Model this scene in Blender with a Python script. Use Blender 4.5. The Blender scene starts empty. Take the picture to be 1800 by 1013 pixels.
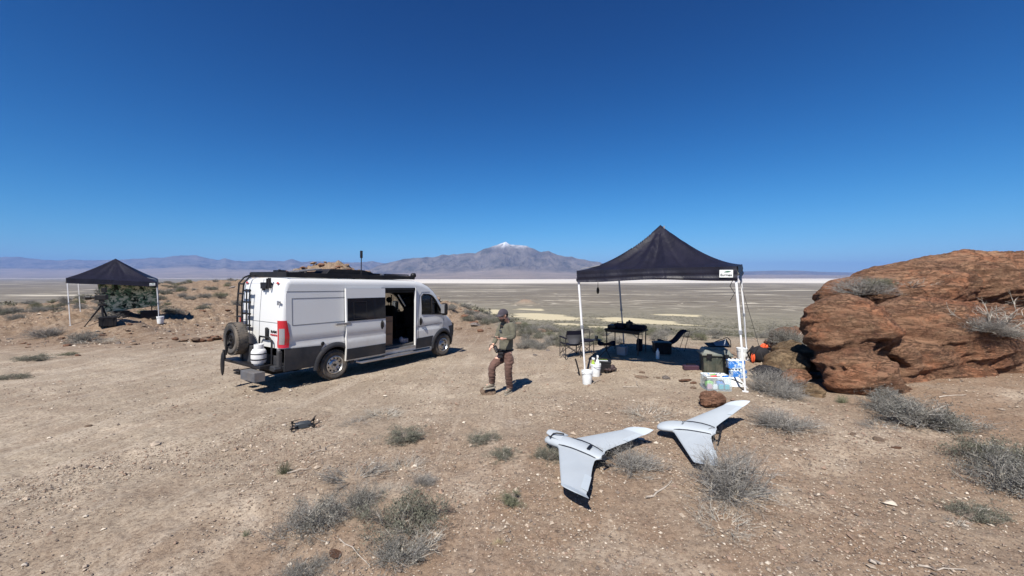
import bpy, bmesh, math, random
import numpy as np
from mathutils import Vector, Matrix, Euler, Quaternion, noise as mnoise
from mathutils.geometry import delaunay_2d_cdt
rad = math.radians
S = bpy.context.scene
COL = S.collection
random.seed(7)

# ------------------------------------------------------------------ camera
F = 690.0            # focal length in pixels of the 1800 px wide photograph
PITCH = math.atan((506.5 - 486.0) / F)
cam_d = bpy.data.cameras.new('camera')
cam = bpy.data.objects.new('camera', cam_d)
COL.objects.link(cam)
cam_d.sensor_width = 36.0
cam_d.lens = 36.0 * F / 1800.0
cam_d.clip_start = 0.05
cam_d.clip_end = 200000
cam.location = (0, 0, 0)
cam.rotation_euler = (math.pi / 2 - PITCH, 0, 0)
S.camera = cam

# ------------------------------------------------------------------ sky, sun, exposure
SUN_EL = rad(51)
SUN_AZ = rad(20)          # the sun stands behind the camera, this far to its left
sun_dir = Vector((-math.sin(SUN_AZ) * math.cos(SUN_EL), -math.cos(SUN_AZ) * math.cos(SUN_EL), math.sin(SUN_EL)))
w = bpy.data.worlds.new('World')
S.world = w
w.use_nodes = True
nt = w.node_tree
nt.nodes.clear()
sky = nt.nodes.new('ShaderNodeTexSky')
sky.sky_type = 'NISHITA'
sky.sun_disc = False
sky.sun_elevation = SUN_EL
sky.sun_rotation = math.atan2(sun_dir.x, sun_dir.y)
sky.altitude = 1800
sky.air_density = 1.0
sky.dust_density = 0.15
sky.ozone_density = 3.5
bg = nt.nodes.new('ShaderNodeBackground')
bg.inputs['Strength'].default_value = 0.05
out = nt.nodes.new('ShaderNodeOutputWorld')
# deep, contrasty phone-camera blue: soft shoulder, then a power curve per channel on the sky's own light
sp_ = nt.nodes.new('ShaderNodeSeparateColor'); cb_ = nt.nodes.new('ShaderNodeCombineColor')
nt.links.new(sky.outputs[0], sp_.inputs[0])
def wm(op, a_, b_):
    n_ = nt.nodes.new('ShaderNodeMath'); n_.operation = op
    for k_, q_ in enumerate((a_, b_)):
        if isinstance(q_, (int, float)): n_.inputs[k_].default_value = q_
        else: nt.links.new(q_, n_.inputs[k_])
    return n_.outputs[0]
for k_, (g_, m_) in enumerate(((3.1, .138), (2.2, .60), (2.15, .82))):
    x_ = sp_.outputs[k_]
    x_ = wm('DIVIDE', x_, wm('ADD', wm('DIVIDE', x_, 6.0), 1.0))
    nt.links.new(wm('MULTIPLY', wm('POWER', x_, g_), m_), cb_.inputs[k_])
nt.links.new(cb_.outputs[0], bg.inputs['Color'])
nt.links.new(bg.outputs[0], out.inputs['Surface'])
sd = bpy.data.lights.new('sun', 'SUN')
sd.energy = 5.0
sd.angle = rad(0.53)
sd.color = (1.0, 0.955, 0.88)
so = bpy.data.objects.new('sun', sd)
COL.objects.link(so)
so.rotation_euler = (-sun_dir).to_track_quat('-Z', 'Y').to_euler()
so.location = (-20, -30, 60)
S.view_settings.view_transform = 'Standard'
S.view_settings.look = 'None'
S.view_settings.exposure = 0.6
S.view_settings.gamma = 1.0
S.render.filter_size = 1.05
S.cycles.max_bounces = 6
S.cycles.volume_bounces = 0
S.cycles.volume_step_rate = 8
S.cycles.use_denoising = True
S.cycles.denoiser = 'OPENIMAGEDENOISE'
S.cycles.denoising_input_passes = 'RGB_ALBEDO_NORMAL'
S.cycles.denoising_prefilter = 'ACCURATE'

# ------------------------------------------------------------------ numpy noise
def _hash(ix, iy, seed):
    h = (ix.astype(np.int64) * 374761393 + iy.astype(np.int64) * 668265263 + seed * 1442695041) & 0x7fffffff
    h = ((h ^ (h >> 13)) * 1274126177) & 0x7fffffff
    h = h ^ (h >> 16)
    return (h & 0xffff) / 65535.0

def vnoise(x, y, seed=0):
    x = np.asarray(x, float); y = np.asarray(y, float)
    ix = np.floor(x); iy = np.floor(y)
    fx = x - ix; fy = y - iy
    fx = fx * fx * fx * (fx * (fx * 6 - 15) + 10); fy = fy * fy * fy * (fy * (fy * 6 - 15) + 10)
    a = _hash(ix, iy, seed); b = _hash(ix + 1, iy, seed)
    c = _hash(ix, iy + 1, seed); d = _hash(ix + 1, iy + 1, seed)
    return (a + (b - a) * fx) * (1 - fy) + (c + (d - c) * fx) * fy

def fbm(x, y, octv=4, seed=0, ridge=False, gain=0.5):
    s = 0; a = 1.0; t = 0
    for i in range(octv):
        n = vnoise(x * 1.0, y * 1.0, seed + i * 17)
        if ridge:
            n = 1 - np.abs(2 * n - 1)
            n = n * n
        s = s + a * n; t += a
        a *= gain
        x, y = 1.9 * x * .8 - 1.9 * y * .6 + 3.1, 1.9 * x * .6 + 1.9 * y * .8 + 7.7
    return s / t

def sstep(a, b, x):
    t = np.clip((x - a) / (b - a), 0, 1)
    return t * t * (3 - 2 * t)

# ------------------------------------------------------------------ terrain height (camera is the origin)
E_AZ = [-180, -100, -70, -53, -49, -44, -40, -34, -24, -17, -11, -3, 2, 8, 23, 36, 44, 55, 90, 120, 180]
E_R  = [60, 50, 45, 62, 64, 88, 105, 112, 92, 60, 36, 22.5, 16.5, 14.5, 15.5, 16, 19, 24, 40, 60, 60]
V_R = np.log([5, 14, 30, 60, 100, 300, 1000, 3000, 4500])
V_K = [.17, .163, .150, .138, .126, .10, .062, .0285, .0200]

def seg_dist(x, y, pts):
    """distance to a polyline and the value interpolated along it"""
    best = np.full(np.shape(x), 1e9); val = np.zeros(np.shape(x))
    for (x0, y0, v0), (x1, y1, v1) in zip(pts[:-1], pts[1:]):
        dx, dy = x1 - x0, y1 - y0
        t = np.clip(((x - x0) * dx + (y - y0) * dy) / (dx * dx + dy * dy), 0, 1)
        d = np.hypot(x - x0 - t * dx, y - y0 - t * dy)
        m = d < best
        best = np.where(m, d, best); val = np.where(m, v0 + (v1 - v0) * t, val)
    return best, val

def g2(x, y, cx, cy, sx, sy=None):
    sy = sy or sx
    return np.exp(-((x - cx) / sx) ** 2 - ((y - cy) / sy) ** 2)

def terrain(x, y, detail=True):
    x = np.asarray(x, float); y = np.asarray(y, float)
    r = np.maximum(np.hypot(x, y), .3)
    az = np.degrees(np.arctan2(x, y))
    P = -2.42 + .25 * np.tanh(x / 6) - .47 * np.tanh((y - 9) / 9)
    P = P + .30 * g2(x, y, 3.6, 11.8, 2.4)
    P = P + .20 * sstep(-9, -17, x)
    P = P + .30 * sstep(5, 10, x) * sstep(14, 9, y)
    rise = sstep(-48, -44, az) * sstep(-12, -20, az)
    P = P + 1.45 * rise * sstep(26, 80, r)
    # red mounds by the left canopy, rubble bank behind it
    P = P + .75 * g2(x, y, -19.5, 19.0, 1.8, 1.2) * (1 if not detail else (.6 + .8 * fbm(x * .9, y * .9, 3, 5)))
    P = P + .55 * g2(x, y, -24.5, 22.5, 3.2, 2.5) + .5 * g2(x, y, -29, 25, 4, 3)
    P = P + .3 * g2(x, y, -22, 32, 5, 2.5) + .15 * g2(x, y, -30, 46, 8, 5)
    # hill behind the van and the ridge running down from it
    crag = fbm(x * .35, y * .35, 5, 21, ridge=True) if detail else .45
    hill = g2(x, y, -27, 60, 8.5, 9) + .30 * g2(x, y, -37, 62, 8, 8) + .22 * g2(x, y, -50, 68, 7, 7)
    P = P + hill * (1.9 + 1.7 * crag)
    d, v = seg_dist(x, y, [(-27, 58, .5), (-13, 41, 1.1), (-6.4, 30.5, 1.15), (-3.2, 24.5, .62), (-.6, 19.5, .12)])
    P = P + v * np.exp(-(d / 3.2) ** 2) * (.7 + .6 * crag)
    k = np.interp(np.log(r), V_R, V_K)
    V = -k * r
    V = np.where(r > 4500, -90.0, V)
    if detail:
        V = V + fbm(x * .02, y * .02, 3, 3) * sstep(40, 200, r) * 3 * sstep(3000, 500, r)
    E = np.interp(az, E_AZ, E_R) * ((.92 + .16 * fbm(x * .12, y * .12, 3, 9)) if detail else 1.0)
    t = sstep(0, 1, (r - E) / (E * .9))
    z = P * (1 - t) + V * t
    # on the valley side the plateau keeps its height until the slope drops under it
    # a red knoll on the slope below
    z = z + 11.0 * g2(x, y, 22, 640, 15, 26) * (1 if not detail else (.5 + fbm(x * .06, y * .06, 4, 8)))
    if detail:
        nearw = sstep(90, 30, r)
        z = z + (fbm(x * .55, y * .55, 3, 1) - .5) * .14 * sstep(160, 40, r) * (1 - .75 * van_pad(x, y))
        z = z + (fbm(x * 3.1, y * 3.1, 3, 2) - .5) * .045 * nearw * (1 - .5 * van_pad(x, y))
        rough = sstep(-9, -20, x) * sstep(22, 30, np.hypot(x + 10, y + 3)) + hill * 2 + np.exp(-(d / 4) ** 2) * sstep(.1, .8, v)
        z = z + np.clip(rough, 0, 1.5) * (fbm(x * 1.7, y * 1.7, 5, 12, ridge=True, gain=.6) - .3) * .55 * sstep(140, 60, r)
        # wheel tracks
        tx, ty = x * .87 - y * .49, x * .49 + y * .87
        z = z - .012 * np.sin(tx * 0) * nearw
    return z

def van_pad(x, y):
    d, v = seg_dist(x, y, [(-5.2, 8.8, 0), (-2.0, 14.5, 0)])
    return np.exp(-(d / 3.0) ** 2)

def T(x, y):
    return float(terrain(np.array([x]), np.array([y]))[0])

def ray(u, v):
    d = Vector(((u - 900) / F, 1.0, -(v - 506.5) / F))
    d.rotate(Euler((-PITCH, 0, 0)))
    return d / d.y

def on(u, v, lift=0.0):
    """ground point seen at photo pixel (u, v)"""
    d = ray(u, v)
    ys = np.concatenate([np.arange(2.5, 60, .02), np.geomspace(60, 9000, 4000)])
    zz = terrain(d.x * ys, ys) + lift
    below = np.nonzero(d.z * ys <= zz)[0]
    yy = ys[below[0]] if len(below) else ys[-1]
    return Vector((d.x * yy, yy, d.z * yy - lift))

def at(u, v, y):
    """point at depth y seen at photo pixel (u, v)"""
    return ray(u, v) * y

# ------------------------------------------------------------------ object helpers
def tag(o, label=None, cat=None, group=None, kind=None):
    if label: o['label'] = label
    if cat: o['category'] = cat
    if group: o['group'] = group
    if kind: o['kind'] = kind
    return o

def empty(name, loc=(0, 0, 0), rz=0.0, label=None, cat=None, group=None, rot=None):
    o = bpy.data.objects.new(name, None)
    COL.objects.link(o)
    o.location = loc
    o.rotation_euler = rot if rot else (0, 0, rz)
    o.empty_display_size = .1
    return tag(o, label, cat, group)

def np_mesh(name, verts, faces, mats, parent=None, smooth=True, attrs=None, fm=None):
    """verts (n,3) array, faces (m,k) array of one face size"""
    me = bpy.data.meshes.new(name)
    verts = np.asarray(verts, np.float32); faces = np.asarray(faces, np.int32)
    m, k = faces.shape
    me.vertices.add(len(verts)); me.vertices.foreach_set('co', verts.ravel())
    me.loops.add(m * k); me.loops.foreach_set('vertex_index', faces.ravel())
    me.polygons.add(m)
    me.polygons.foreach_set('loop_start', np.arange(0, m * k, k, dtype=np.int32))
    me.polygons.foreach_set('loop_total', np.full(m, k, np.int32))
    if fm is not None: me.polygons.foreach_set('material_index', np.asarray(fm, np.int32))
    me.update(calc_edges=True)
    me.polygons.foreach_set('use_smooth', np.full(m, smooth))
    for mt in (mats if isinstance(mats, (list, tuple)) else [mats]): me.materials.append(mt)
    for an, av in (attrs or {}).items():
        a = me.attributes.new(an, 'FLOAT', 'POINT'); a.data.foreach_set('value', np.asarray(av, np.float32))
    me.validate()
    o = bpy.data.objects.new(name, me)
    COL.objects.link(o)
    if parent: o.parent = parent
    return o

class MB:
    """collects shapes for ONE mesh"""
    def __init__(s): s.v = []; s.f = []; s.m = []
    def add(s, vs, fs, mi=0, M=None):
        b = len(s.v)
        for p in vs:
            p = Vector(p)
            s.v.append(M @ p if M else p)
        for f in fs: s.f.append(tuple(b + i for i in f)); s.m.append(mi)
        return s
    def box(s, c, size, mi=0, rot=None, taper=1.0):
        hx, hy, hz = (q / 2 for q in size)
        vs = []
        for z, k in ((-hz, 1), (hz, taper)):
            for x, y in ((-hx, -hy), (hx, -hy), (hx, hy), (-hx, hy)): vs.append((x * k, y * k, z))
        M = Matrix.Translation(c)
        if rot is not None: M = M @ (rot if isinstance(rot, Matrix) else Euler(rot).to_matrix().to_4x4())
        return s.add(vs, [(3, 2, 1, 0), (4, 5, 6, 7), (0, 1, 5, 4), (1, 2, 6, 5), (2, 3, 7, 6), (3, 0, 4, 7)], mi, M)
    def tube(s, pts, r, n=8, mi=0, caps=True, close=False):
        pts = [Vector(p) for p in pts]
        rs = r if isinstance(r, (list, tuple)) else [r] * len(pts)
        rings = []
        up = None
        for i, p in enumerate(pts):
            if close: t = pts[(i + 1) % len(pts)] - pts[i - 1]
            else: t = pts[min(i + 1, len(pts) - 1)] - pts[max(i - 1, 0)]
            t.normalize()
            if up is None: up = Vector((0, 0, 1)) if abs(t.z) < .9 else Vector((1, 0, 0))
            a = (up - t * up.dot(t))
            if a.length < 1e-4: a = t.orthogonal()
            a.normalize(); up = a
            b = t.cross(a)
            rings.append([p + (a * math.cos(2 * math.pi * k / n) + b * math.sin(2 * math.pi * k / n)) * rs[i] for k in range(n)])
        vs = [q for g in rings for q in g]
        fs = []
        L = len(pts)
        for i in range(L if close else L - 1):
            j = (i + 1) % L
            for k in range(n):
                fs.append((i * n + k, i * n + (k + 1) % n, j * n + (k + 1) % n, j * n + k))
        if caps and not close:
            fs.append(tuple(range(n))[::-1]); fs.append(tuple((L - 1) * n + k for k in range(n)))
        return s.add(vs, fs, mi)
    def lathe(s, prof, n=24, mi=0, M=None, capped=True):
        """prof: (radius, z) from bottom to top"""
        vs = []; fs = []
        for (r, z) in prof:
            for k in range(n):
                a = 2 * math.pi * k / n
                vs.append((r * math.cos(a), r * math.sin(a), z))
        for i in range(len(prof) - 1):
            for k in range(n):
                fs.append((i * n + k, i * n + (k + 1) % n, (i + 1) * n + (k + 1) % n, (i + 1) * n + k))
        if capped:
            fs.append(tuple(range(n))[::-1]); fs.append(tuple((len(prof) - 1) * n + k for k in range(n)))
        return s.add(vs, fs, mi, M)
    def prism(s, poly, z0, z1, mi=0, M=None):
        n = len(poly)
        vs = [(x, y, z0) for x, y in poly] + [(x, y, z1) for x, y in poly]
        fs = [tuple(range(n))[::-1], tuple(range(n, 2 * n))] + [(i, (i + 1) % n, n + (i + 1) % n, n + i) for i in range(n)]
        return s.add(vs, fs, mi, M)
    def grid(s, P, mi=0, flip=False):
        """P: list of rows of points"""
        n = len(P); m = len(P[0])
        fs = []
        for i in range(n - 1):
            for j in range(m - 1):
                q = (i * m + j, i * m + j + 1, (i + 1) * m + j + 1, (i + 1) * m + j)
                fs.append(q[::-1] if flip else q)
        return s.add([p for row in P for p in row], fs, mi)
    def sphere(s, c, r, mi=0, nu=16, nv=10, rot=None):
        rx, ry, rz = r if isinstance(r, (tuple, list)) else (r, r, r)
        vs = []; fs = []
        for i in range(nv + 1):
            th = math.pi * i / nv
            for k in range(nu):
                a = 2 * math.pi * k / nu
                vs.append((rx * math.sin(th) * math.cos(a), ry * math.sin(th) * math.sin(a), rz * math.cos(th)))
        for i in range(nv):
            for k in range(nu): fs.append((i * nu + k, (i + 1) * nu + k, (i + 1) * nu + (k + 1) % nu, i * nu + (k + 1) % nu))
        M = Matrix.Translation(c)
        if rot is not None: M = M @ Euler(rot).to_matrix().to_4x4()
        return s.add(vs, fs, mi, M)
    def build(s, name, mats, parent=None, smooth=None, bevel=0, solid=None, subsurf=0, weld=False):
        me = bpy.data.meshes.new(name)
        me.from_pydata([tuple(p) for p in s.v], [], s.f)
        for mt in (mats if isinstance(mats, (list, tuple)) else [mats]): me.materials.append(mt)
        me.polygons.foreach_set('material_index', s.m)
        bm = bmesh.new(); bm.from_mesh(me)
        bmesh.ops.remove_doubles(bm, verts=bm.verts, dist=1e-5)
        bmesh.ops.dissolve_degenerate(bm, edges=bm.edges, dist=1e-6)
        if solid is None: bmesh.ops.recalc_face_normals(bm, faces=bm.faces)
        bm.to_mesh(me); bm.free()
        o = bpy.data.objects.new(name, me)
        COL.objects.link(o)
        if parent: o.parent = parent
        if solid:
            md = o.modifiers.new('solid', 'SOLIDIFY'); md.thickness = solid; md.offset = 0
            if smooth is not None:
                es = o.modifiers.new('split', 'EDGE_SPLIT'); es.split_angle = rad(smooth if smooth is not True else 60)
        if bevel:
            md = o.modifiers.new('bevel', 'BEVEL'); md.width = bevel; md.segments = 2; md.limit_method = 'ANGLE'; md.angle_limit = rad(40)
        if subsurf:
            md = o.modifiers.new('sub', 'SUBSURF'); md.levels = subsurf; md.render_levels = subsurf
        if smooth is not None:
            if smooth is True: me.shade_smooth()
            else:
                me.shade_smooth()
                me.set_sharp_from_angle(angle=rad(smooth))
        return o

# ------------------------------------------------------------------ material helpers
class NT:
    def __init__(s, name):
        s.m = bpy.data.materials.new(name); s.m.use_nodes = True
        s.t = s.m.node_tree; s.t.nodes.clear()
        s.o = s.t.nodes.new('ShaderNodeOutputMaterial')
        s.b = s.t.nodes.new('ShaderNodeBsdfPrincipled')
        s.t.links.new(s.b.outputs[0], s.o.inputs[0])
        s.pos = None
    def n(s, t, **kw):
        nd = s.t.nodes.new(t)
        for k, v in kw.items(): setattr(nd, k, v)
        return nd
    def set(s, sock, v):
        if hasattr(v, 'is_linked') or hasattr(v, 'links'): s.t.links.new(v, sock)
        else:
            if isinstance(v, (tuple, list)) and len(v) == 3 and len(sock.default_value) == 4: v = (*v, 1)
            sock.default_value = v
    def coord(s, kind='Object', scale=(1, 1, 1), rot=(0, 0, 0)):
        tc = s.n('ShaderNodeTexCoord'); mp = s.n('ShaderNodeMapping')
        mp.inputs['Scale'].default_value = scale; mp.inputs['Rotation'].default_value = rot
        s.t.links.new(tc.outputs[kind], mp.inputs['Vector'])
        return mp.outputs[0]
    def noise(s, scale, det=4, rough=.55, vec=None, dist=0, col=False):
        nd = s.n('ShaderNodeTexNoise')
        nd.inputs['Scale'].default_value = scale; nd.inputs['Detail'].default_value = det
        nd.inputs['Roughness'].default_value = rough; nd.inputs['Distortion'].default_value = dist
        s.t.links.new(vec if vec else s.coord(), nd.inputs['Vector'])
        return nd.outputs[1 if col else 0]
    def vor(s, scale, vec=None, feature='F1', out='Distance', rnd=1.0):
        nd = s.n('ShaderNodeTexVoronoi', feature=feature)
        nd.inputs['Scale'].default_value = scale
        nd.inputs['Randomness'].default_value = rnd
        s.t.links.new(vec if vec else s.coord(), nd.inputs['Vector'])
        return nd.outputs[out]
    def ramp(s, f, stops, interp='LINEAR'):
        nd = s.n('ShaderNodeValToRGB'); cr = nd.color_ramp; cr.interpolation = interp
        while len(cr.elements) > 1: cr.elements.remove(cr.elements[-1])
        for i, (p, c) in enumerate(stops):
            e = cr.elements[0] if i == 0 else cr.elements.new(p)
            e.position = p
            e.color = (c, c, c, 1) if isinstance(c, (int, float)) else (*c, 1)
        s.t.links.new(f, nd.inputs[0])
        return nd.outputs[0]
    def mix(s, f, a, b, mode='MIX'):
        nd = s.n('ShaderNodeMix', data_type='RGBA', blend_type=mode)
        s.set(nd.inputs[0], f); s.set(nd.inputs[6], a); s.set(nd.inputs[7], b)
        return nd.outputs[2]
    def math(s, op, a, b=0.0, clamp=False):
        nd = s.n('ShaderNodeMath', operation=op); nd.use_clamp = clamp
        s.set(nd.inputs[0], a); s.set(nd.inputs[1], b)
        return nd.outputs[0]
    def attr(s, name):
        nd = s.n('ShaderNodeAttribute'); nd.attribute_name = name
        return nd.outputs['Fac']
    def bump(s, h, strength=.5, dist=.02, normal=None):
        nd = s.n('ShaderNodeBump'); nd.inputs['Strength'].default_value = strength
        nd.inputs['Distance'].default_value = dist
        s.t.links.new(h, nd.inputs['Height'])
        if normal: s.t.links.new(normal, nd.inputs['Normal'])
        return nd.outputs[0]
    def done(s, color=None, rough=.8, metal=0.0, normal=None, spec=None, trans=None, alpha=None, sheen=None, coat=None, emit=None):
        b = s.b
        if color is not None: s.set(b.inputs['Base Color'], color)
        s.set(b.inputs['Roughness'], rough); s.set(b.inputs['Metallic'], metal)
        if normal: s.t.links.new(normal, b.inputs['Normal'])
        if spec is not None: s.set(b.inputs['Specular IOR Level'], spec)
        if trans is not None: s.set(b.inputs['Transmission Weight'], trans)
        if alpha is not None: s.set(b.inputs['Alpha'], alpha)
        if sheen is not None: s.set(b.inputs['Sheen Weight'], sheen)
        if coat is not None: s.set(b.inputs['Coat Weight'], coat)
        return s.m

def simple(name, col, rough=.6, metal=0, var=.12, vscale=6, bump=0, bscale=40, spec=None, dirt=0, coat=None):
    """a plain procedural material with a little tonal variation"""
    t = NT(name)
    n = t.noise(vscale, 5, .6)
    dark = tuple(c * (1 - var) for c in col); light = tuple(min(1, c * (1 + var)) for c in col)
    c = t.mix(t.ramp(n, [(.3, 0.0), (.7, 1.0)]), dark, light)
    if dirt:
        n2 = t.noise(vscale * .6, 6, .7)
        c = t.mix(t.math('MULTIPLY', t.ramp(n2, [(.42, 0.0), (.75, 1.0)]), dirt), c, (.36, .28, .20))
    nm = t.bump(t.noise(bscale, 3, .6), bump, .004) if bump else None
    rr = t.math('ADD', t.math('MULTIPLY', t.noise(vscale * 2, 3), .15), rough - .07)
    return t.done(c, rr, metal, nm, spec, coat=coat)
# ================================================================== LAND
def ground_material():
    t = NT('desert_ground')
    pos = t.coord('Object')
    big = t.noise(.22, 5, .6, pos)
    mid = t.noise(1.3, 6, .65, pos)
    fine = t.noise(24, 8, .75, pos)
    grit = t.noise(75, 4, .8, pos)
    col = t.mix(t.ramp(big, [(.35, 0.0), (.65, 1.0)]), (.305, .248, .186), (.395, .328, .25))
    col = t.mix(t.ramp(mid, [(.42, 0.0), (.72, .85)]), col, (.27, .205, .15))
    # reddish ground towards the camera and the rocks
    red = t.attr('red')
    rf = t.math('MULTIPLY', red, t.ramp(t.noise(2.3, 6, .7, pos), [(.25, .35), (.65, 1.0)]))
    col = t.mix(rf, col, (.225, .14, .088))
    rub = t.math('MULTIPLY', t.attr('rub'), t.ramp(t.noise(1.1, 7, .75, pos, .5), [(.25, .45), (.6, 1.0)]))
    col = t.mix(rub, col, t.mix(t.ramp(t.noise(3.0, 6, .75, pos), [(.38, 0.0), (.62, 1.0)]), (.095, .062, .042), (.215, .15, .10)))
    # pale fine silt in patches
    col = t.mix(t.math('MULTIPLY', t.ramp(t.noise(.9, 5, .6, pos, .4), [(.52, 0.0), (.68, 1.0)]), .7), col, (.50, .415, .32))
    col = t.mix(t.math('MULTIPLY', t.attr('rub'), .75), col, t.mix(t.ramp(t.noise(2.2, 7, .8, pos), [(.36, 0.0), (.62, 1.0)]), (.10, .062, .040), (.24, .165, .11)))
    # grey litter
    col = t.mix(t.math('MULTIPLY', t.ramp(t.noise(1.7, 5, .7, pos, .8), [(.60, 0.0), (.72, 1.0)]), .5), col, (.30, .265, .235))
    # worn tracks, long streaks running towards the van
    sv = t.coord('Object', (3.2, .20, 1), (0, 0, rad(-57)))
    st = t.noise(1.0, 6, .65, sv, .7)
    col = t.mix(t.math('MULTIPLY', t.attr('track'), t.ramp(st, [(.50, 0.0), (.66, .6)])), col, (.47, .40, .32))
    col = t.mix(t.math('MULTIPLY', t.attr('track'), t.ramp(st, [(.30, .35), (.45, 0.0)])), col, (.27, .21, .16))
    # valley scrub, sand patches, playa
    geo = t.n('ShaderNodeNewGeometry')
    s1 = t.vor(.62, pos)
    s2 = t.noise(.075, 6, .7, pos)
    scv = t.coord('Object', (.0022, .012, 1))
    s3 = t.noise(1.0, 7, .62, scv)
    scrub = t.mix(t.ramp(s2, [(.35, 0.0), (.68, 1.0)]), (.165, .148, .112), (.275, .245, .185))
    scrub = t.mix(t.math('MULTIPLY', t.attr('dots'), t.ramp(s1, [(.22, .95), (.46, 0.0)])), scrub, (.085, .085, .058))
    farc = t.mix(t.ramp(s3, [(.36, 0.0), (.62, 1.0)]), (.115, .098, .076), (.20, .172, .13))
    farc = t.mix(t.ramp(t.noise(1.0, 6, .6, t.coord('Object', (.0011, .0065, 1))), [(.56, 0.0), (.63, .85)]), farc, (.50, .45, .36))
    scrub = t.mix(t.attr('farv'), scrub, farc)
    scrub = t.mix(t.attr('sand'), scrub, (.52, .45, .30))
    playn = t.noise(1.0, 4, .6, t.coord('Object', (.00015, .0016, 1)))
    playa = t.mix(t.ramp(playn, [(.4, 0.0), (.6, 1.0)]), (.66, .61, .54), (.54, .49, .42))
    scrub = t.mix(t.attr('playa'), scrub, playa)
    nearcol = col
    nearcol = t.mix(t.math('MULTIPLY', t.ramp(fine, [(.36, 1.0), (.54, 0.0)]), .82), nearcol, (.115, .078, .056))
    nearcol = t.mix(t.math('MULTIPLY', t.ramp(grit, [(.57, 0.0), (.68, 1.0)]), .6), nearcol, (.56, .47, .385))
    nearcol = t.mix(t.math('MULTIPLY', t.attr('rub'), t.ramp(t.noise(9, 5, .8, pos), [(.50, 0.0), (.62, .7)])), nearcol, (.33, .26, .19))
    final = t.mix(t.attr('valley'), nearcol, scrub)
    h = t.math('ADD', t.math('MULTIPLY', fine, .7), t.math('MULTIPLY', grit, .45))
    h = t.math('ADD', h, t.math('MULTIPLY', t.noise(7, 6, .7, pos), 1.6))
    nm = t.bump(h, .55, .035)
    return t.done(final, .93, 0, nm, spec=.15)

SAND_PATCHES = [(950, 555, 52, 5), (858, 551, 24, 2), (1130, 566, 70, 5), (1075, 577, 42, 3), (925, 545, 30, 1.5), (1180, 553, 40, 1.2), (1000, 571, 26, 2)]

def build_ground():
    az1 = np.radians(np.arange(-60, 60.01, .19))
    az2 = np.radians(np.arange(63, 297.1, 4.0))
    az = np.concatenate([az1, az2])
    rr = [0.35]
    while rr[-1] < 60000:
        r = rr[-1]
        k = 1.0075 if r < 90 else (1.016 if r < 400 else 1.03)
        rr.append(r * k)
    rr = np.array(rr)
    A, R = np.meshgrid(az, rr)
    X = R * np.sin(A); Y = R * np.cos(A)
    Z = terrain(X, Y)
    # sub-pixel crumbs of soil on the near ground
    Z = Z + (fbm(X * 11, Y * 11, 3, 40) - .5) * .022 * sstep(30, 10, R)
    # knobbly stones bedded in the rough ground on the left and on the hill
    n = len(az); m = len(rr)
    ii = np.arange((m - 1) * n).reshape(m - 1, n)
    a = ii; b = np.roll(ii, -1, axis=1)
    faces = np.stack([a, b, b + n, a + n], -1).reshape(-1, 4)[:, ::-1]
    V = np.stack([X, Y, Z], -1).reshape(-1, 3)
    V = np.vstack([V, [[0, 0, terrain(np.array([0.]), np.array([0.3]))[0]]]])
    x = V[:, 0]; y = V[:, 1]; r = np.hypot(x, y)
    azd = np.degrees(np.arctan2(x, y))
    E = np.interp(azd, E_AZ, E_R)
    wob = fbm(x * .3, y * .3, 4, 77)
    valley = sstep(.85, 1.35, r / E + (wob - .5) * .5)
    left = sstep(-16, -22, x) * sstep(14, 20, y) * .0
    red = np.clip(sstep(8.5, 4.0, np.hypot(x - 2, y)) * .75 + sstep(4.5, 7, x) * sstep(16, 10, y) * 1.2
                  + sstep(-11, -19, x + .25 * (y - 18)) * sstep(12, 17, y) * sstep(34, 24, y) * .9
                  + 1.2 * g2(x, y, -27, 60, 14, 12) + g2(x, y, 22, 640, 15, 26) * 1.0, 0, 1)
    red = red * np.clip(.35 + 1.3 * fbm(x * .5, y * .5, 4, 31), 0, 1)
    valley = valley * (1 - np.clip(g2(x, y, 22, 640, 15, 26) * 1.6, 0, 1)) * (1 - g2(x, y, -27, 60, 12, 10))
    track = np.clip(sstep(1.5, -2.5, x) * sstep(22, 14, y) + .35 * sstep(3, 0, x), 0, 1) * (1 - red * .6)
    farv = sstep(250, 900, r)
    dots = sstep(700, 200, r)
    shore = y + (fbm(x * .0006, y * .002, 4, 55) - .5) * 1500 - 9000 * sstep(-1500, -4500, x)
    rub = np.clip(sstep(-12, -18, x + .2 * (y - 18)) * sstep(13.5, 18, y) * sstep(80, 55, y) * .9 + 1.2 * g2(x, y, -27, 60, 16, 14) + .8 * g2(x, y, -45, 64, 20, 12) + .9 * np.exp(-(seg_dist(x, y, [(-27, 58, 0), (-13, 41, 0), (-6.4, 30.5, 0), (-3.2, 24.5, 0), (-.6, 19.5, 0)])[0] / 3.6) ** 2), 0, 1)
    rub = rub * np.clip(.55 + 1.0 * fbm(x * .4, y * .4, 4, 19), 0, 1)
    playa = sstep(4700, 5600, shore)
    sand = np.zeros(len(V))
    wn = fbm(x * .03, y * .12, 4, 66)
    u = 900 + F * x / np.maximum(y, .1); v = 486 - F * V[:, 2] / np.maximum(y, .1)
    global SAND_WORLD
    for (pu, pv, pw, ph) in SAND_PATCHES:
        c = on(pu, pv); lo = on(pu, pv + ph); hi = on(pu, pv - ph)
        sx = pw * c.y / F; sy = max(4, (hi.y - lo.y) / 2)
        q = ((x - c.x) / sx) ** 2 + ((y - c.y) / sy) ** 2 + (wn - .5) * 1.4
        sand = np.maximum(sand, sstep(1.05, .75, q) * .95)
    return np_mesh('ground', V, faces, [ground_material()], smooth=True,
                   attrs=dict(rub=rub, valley=valley, red=red, track=track, farv=farv, dots=dots, playa=playa, sand=sand))

g = build_ground(); tag(g, kind='structure')

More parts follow.
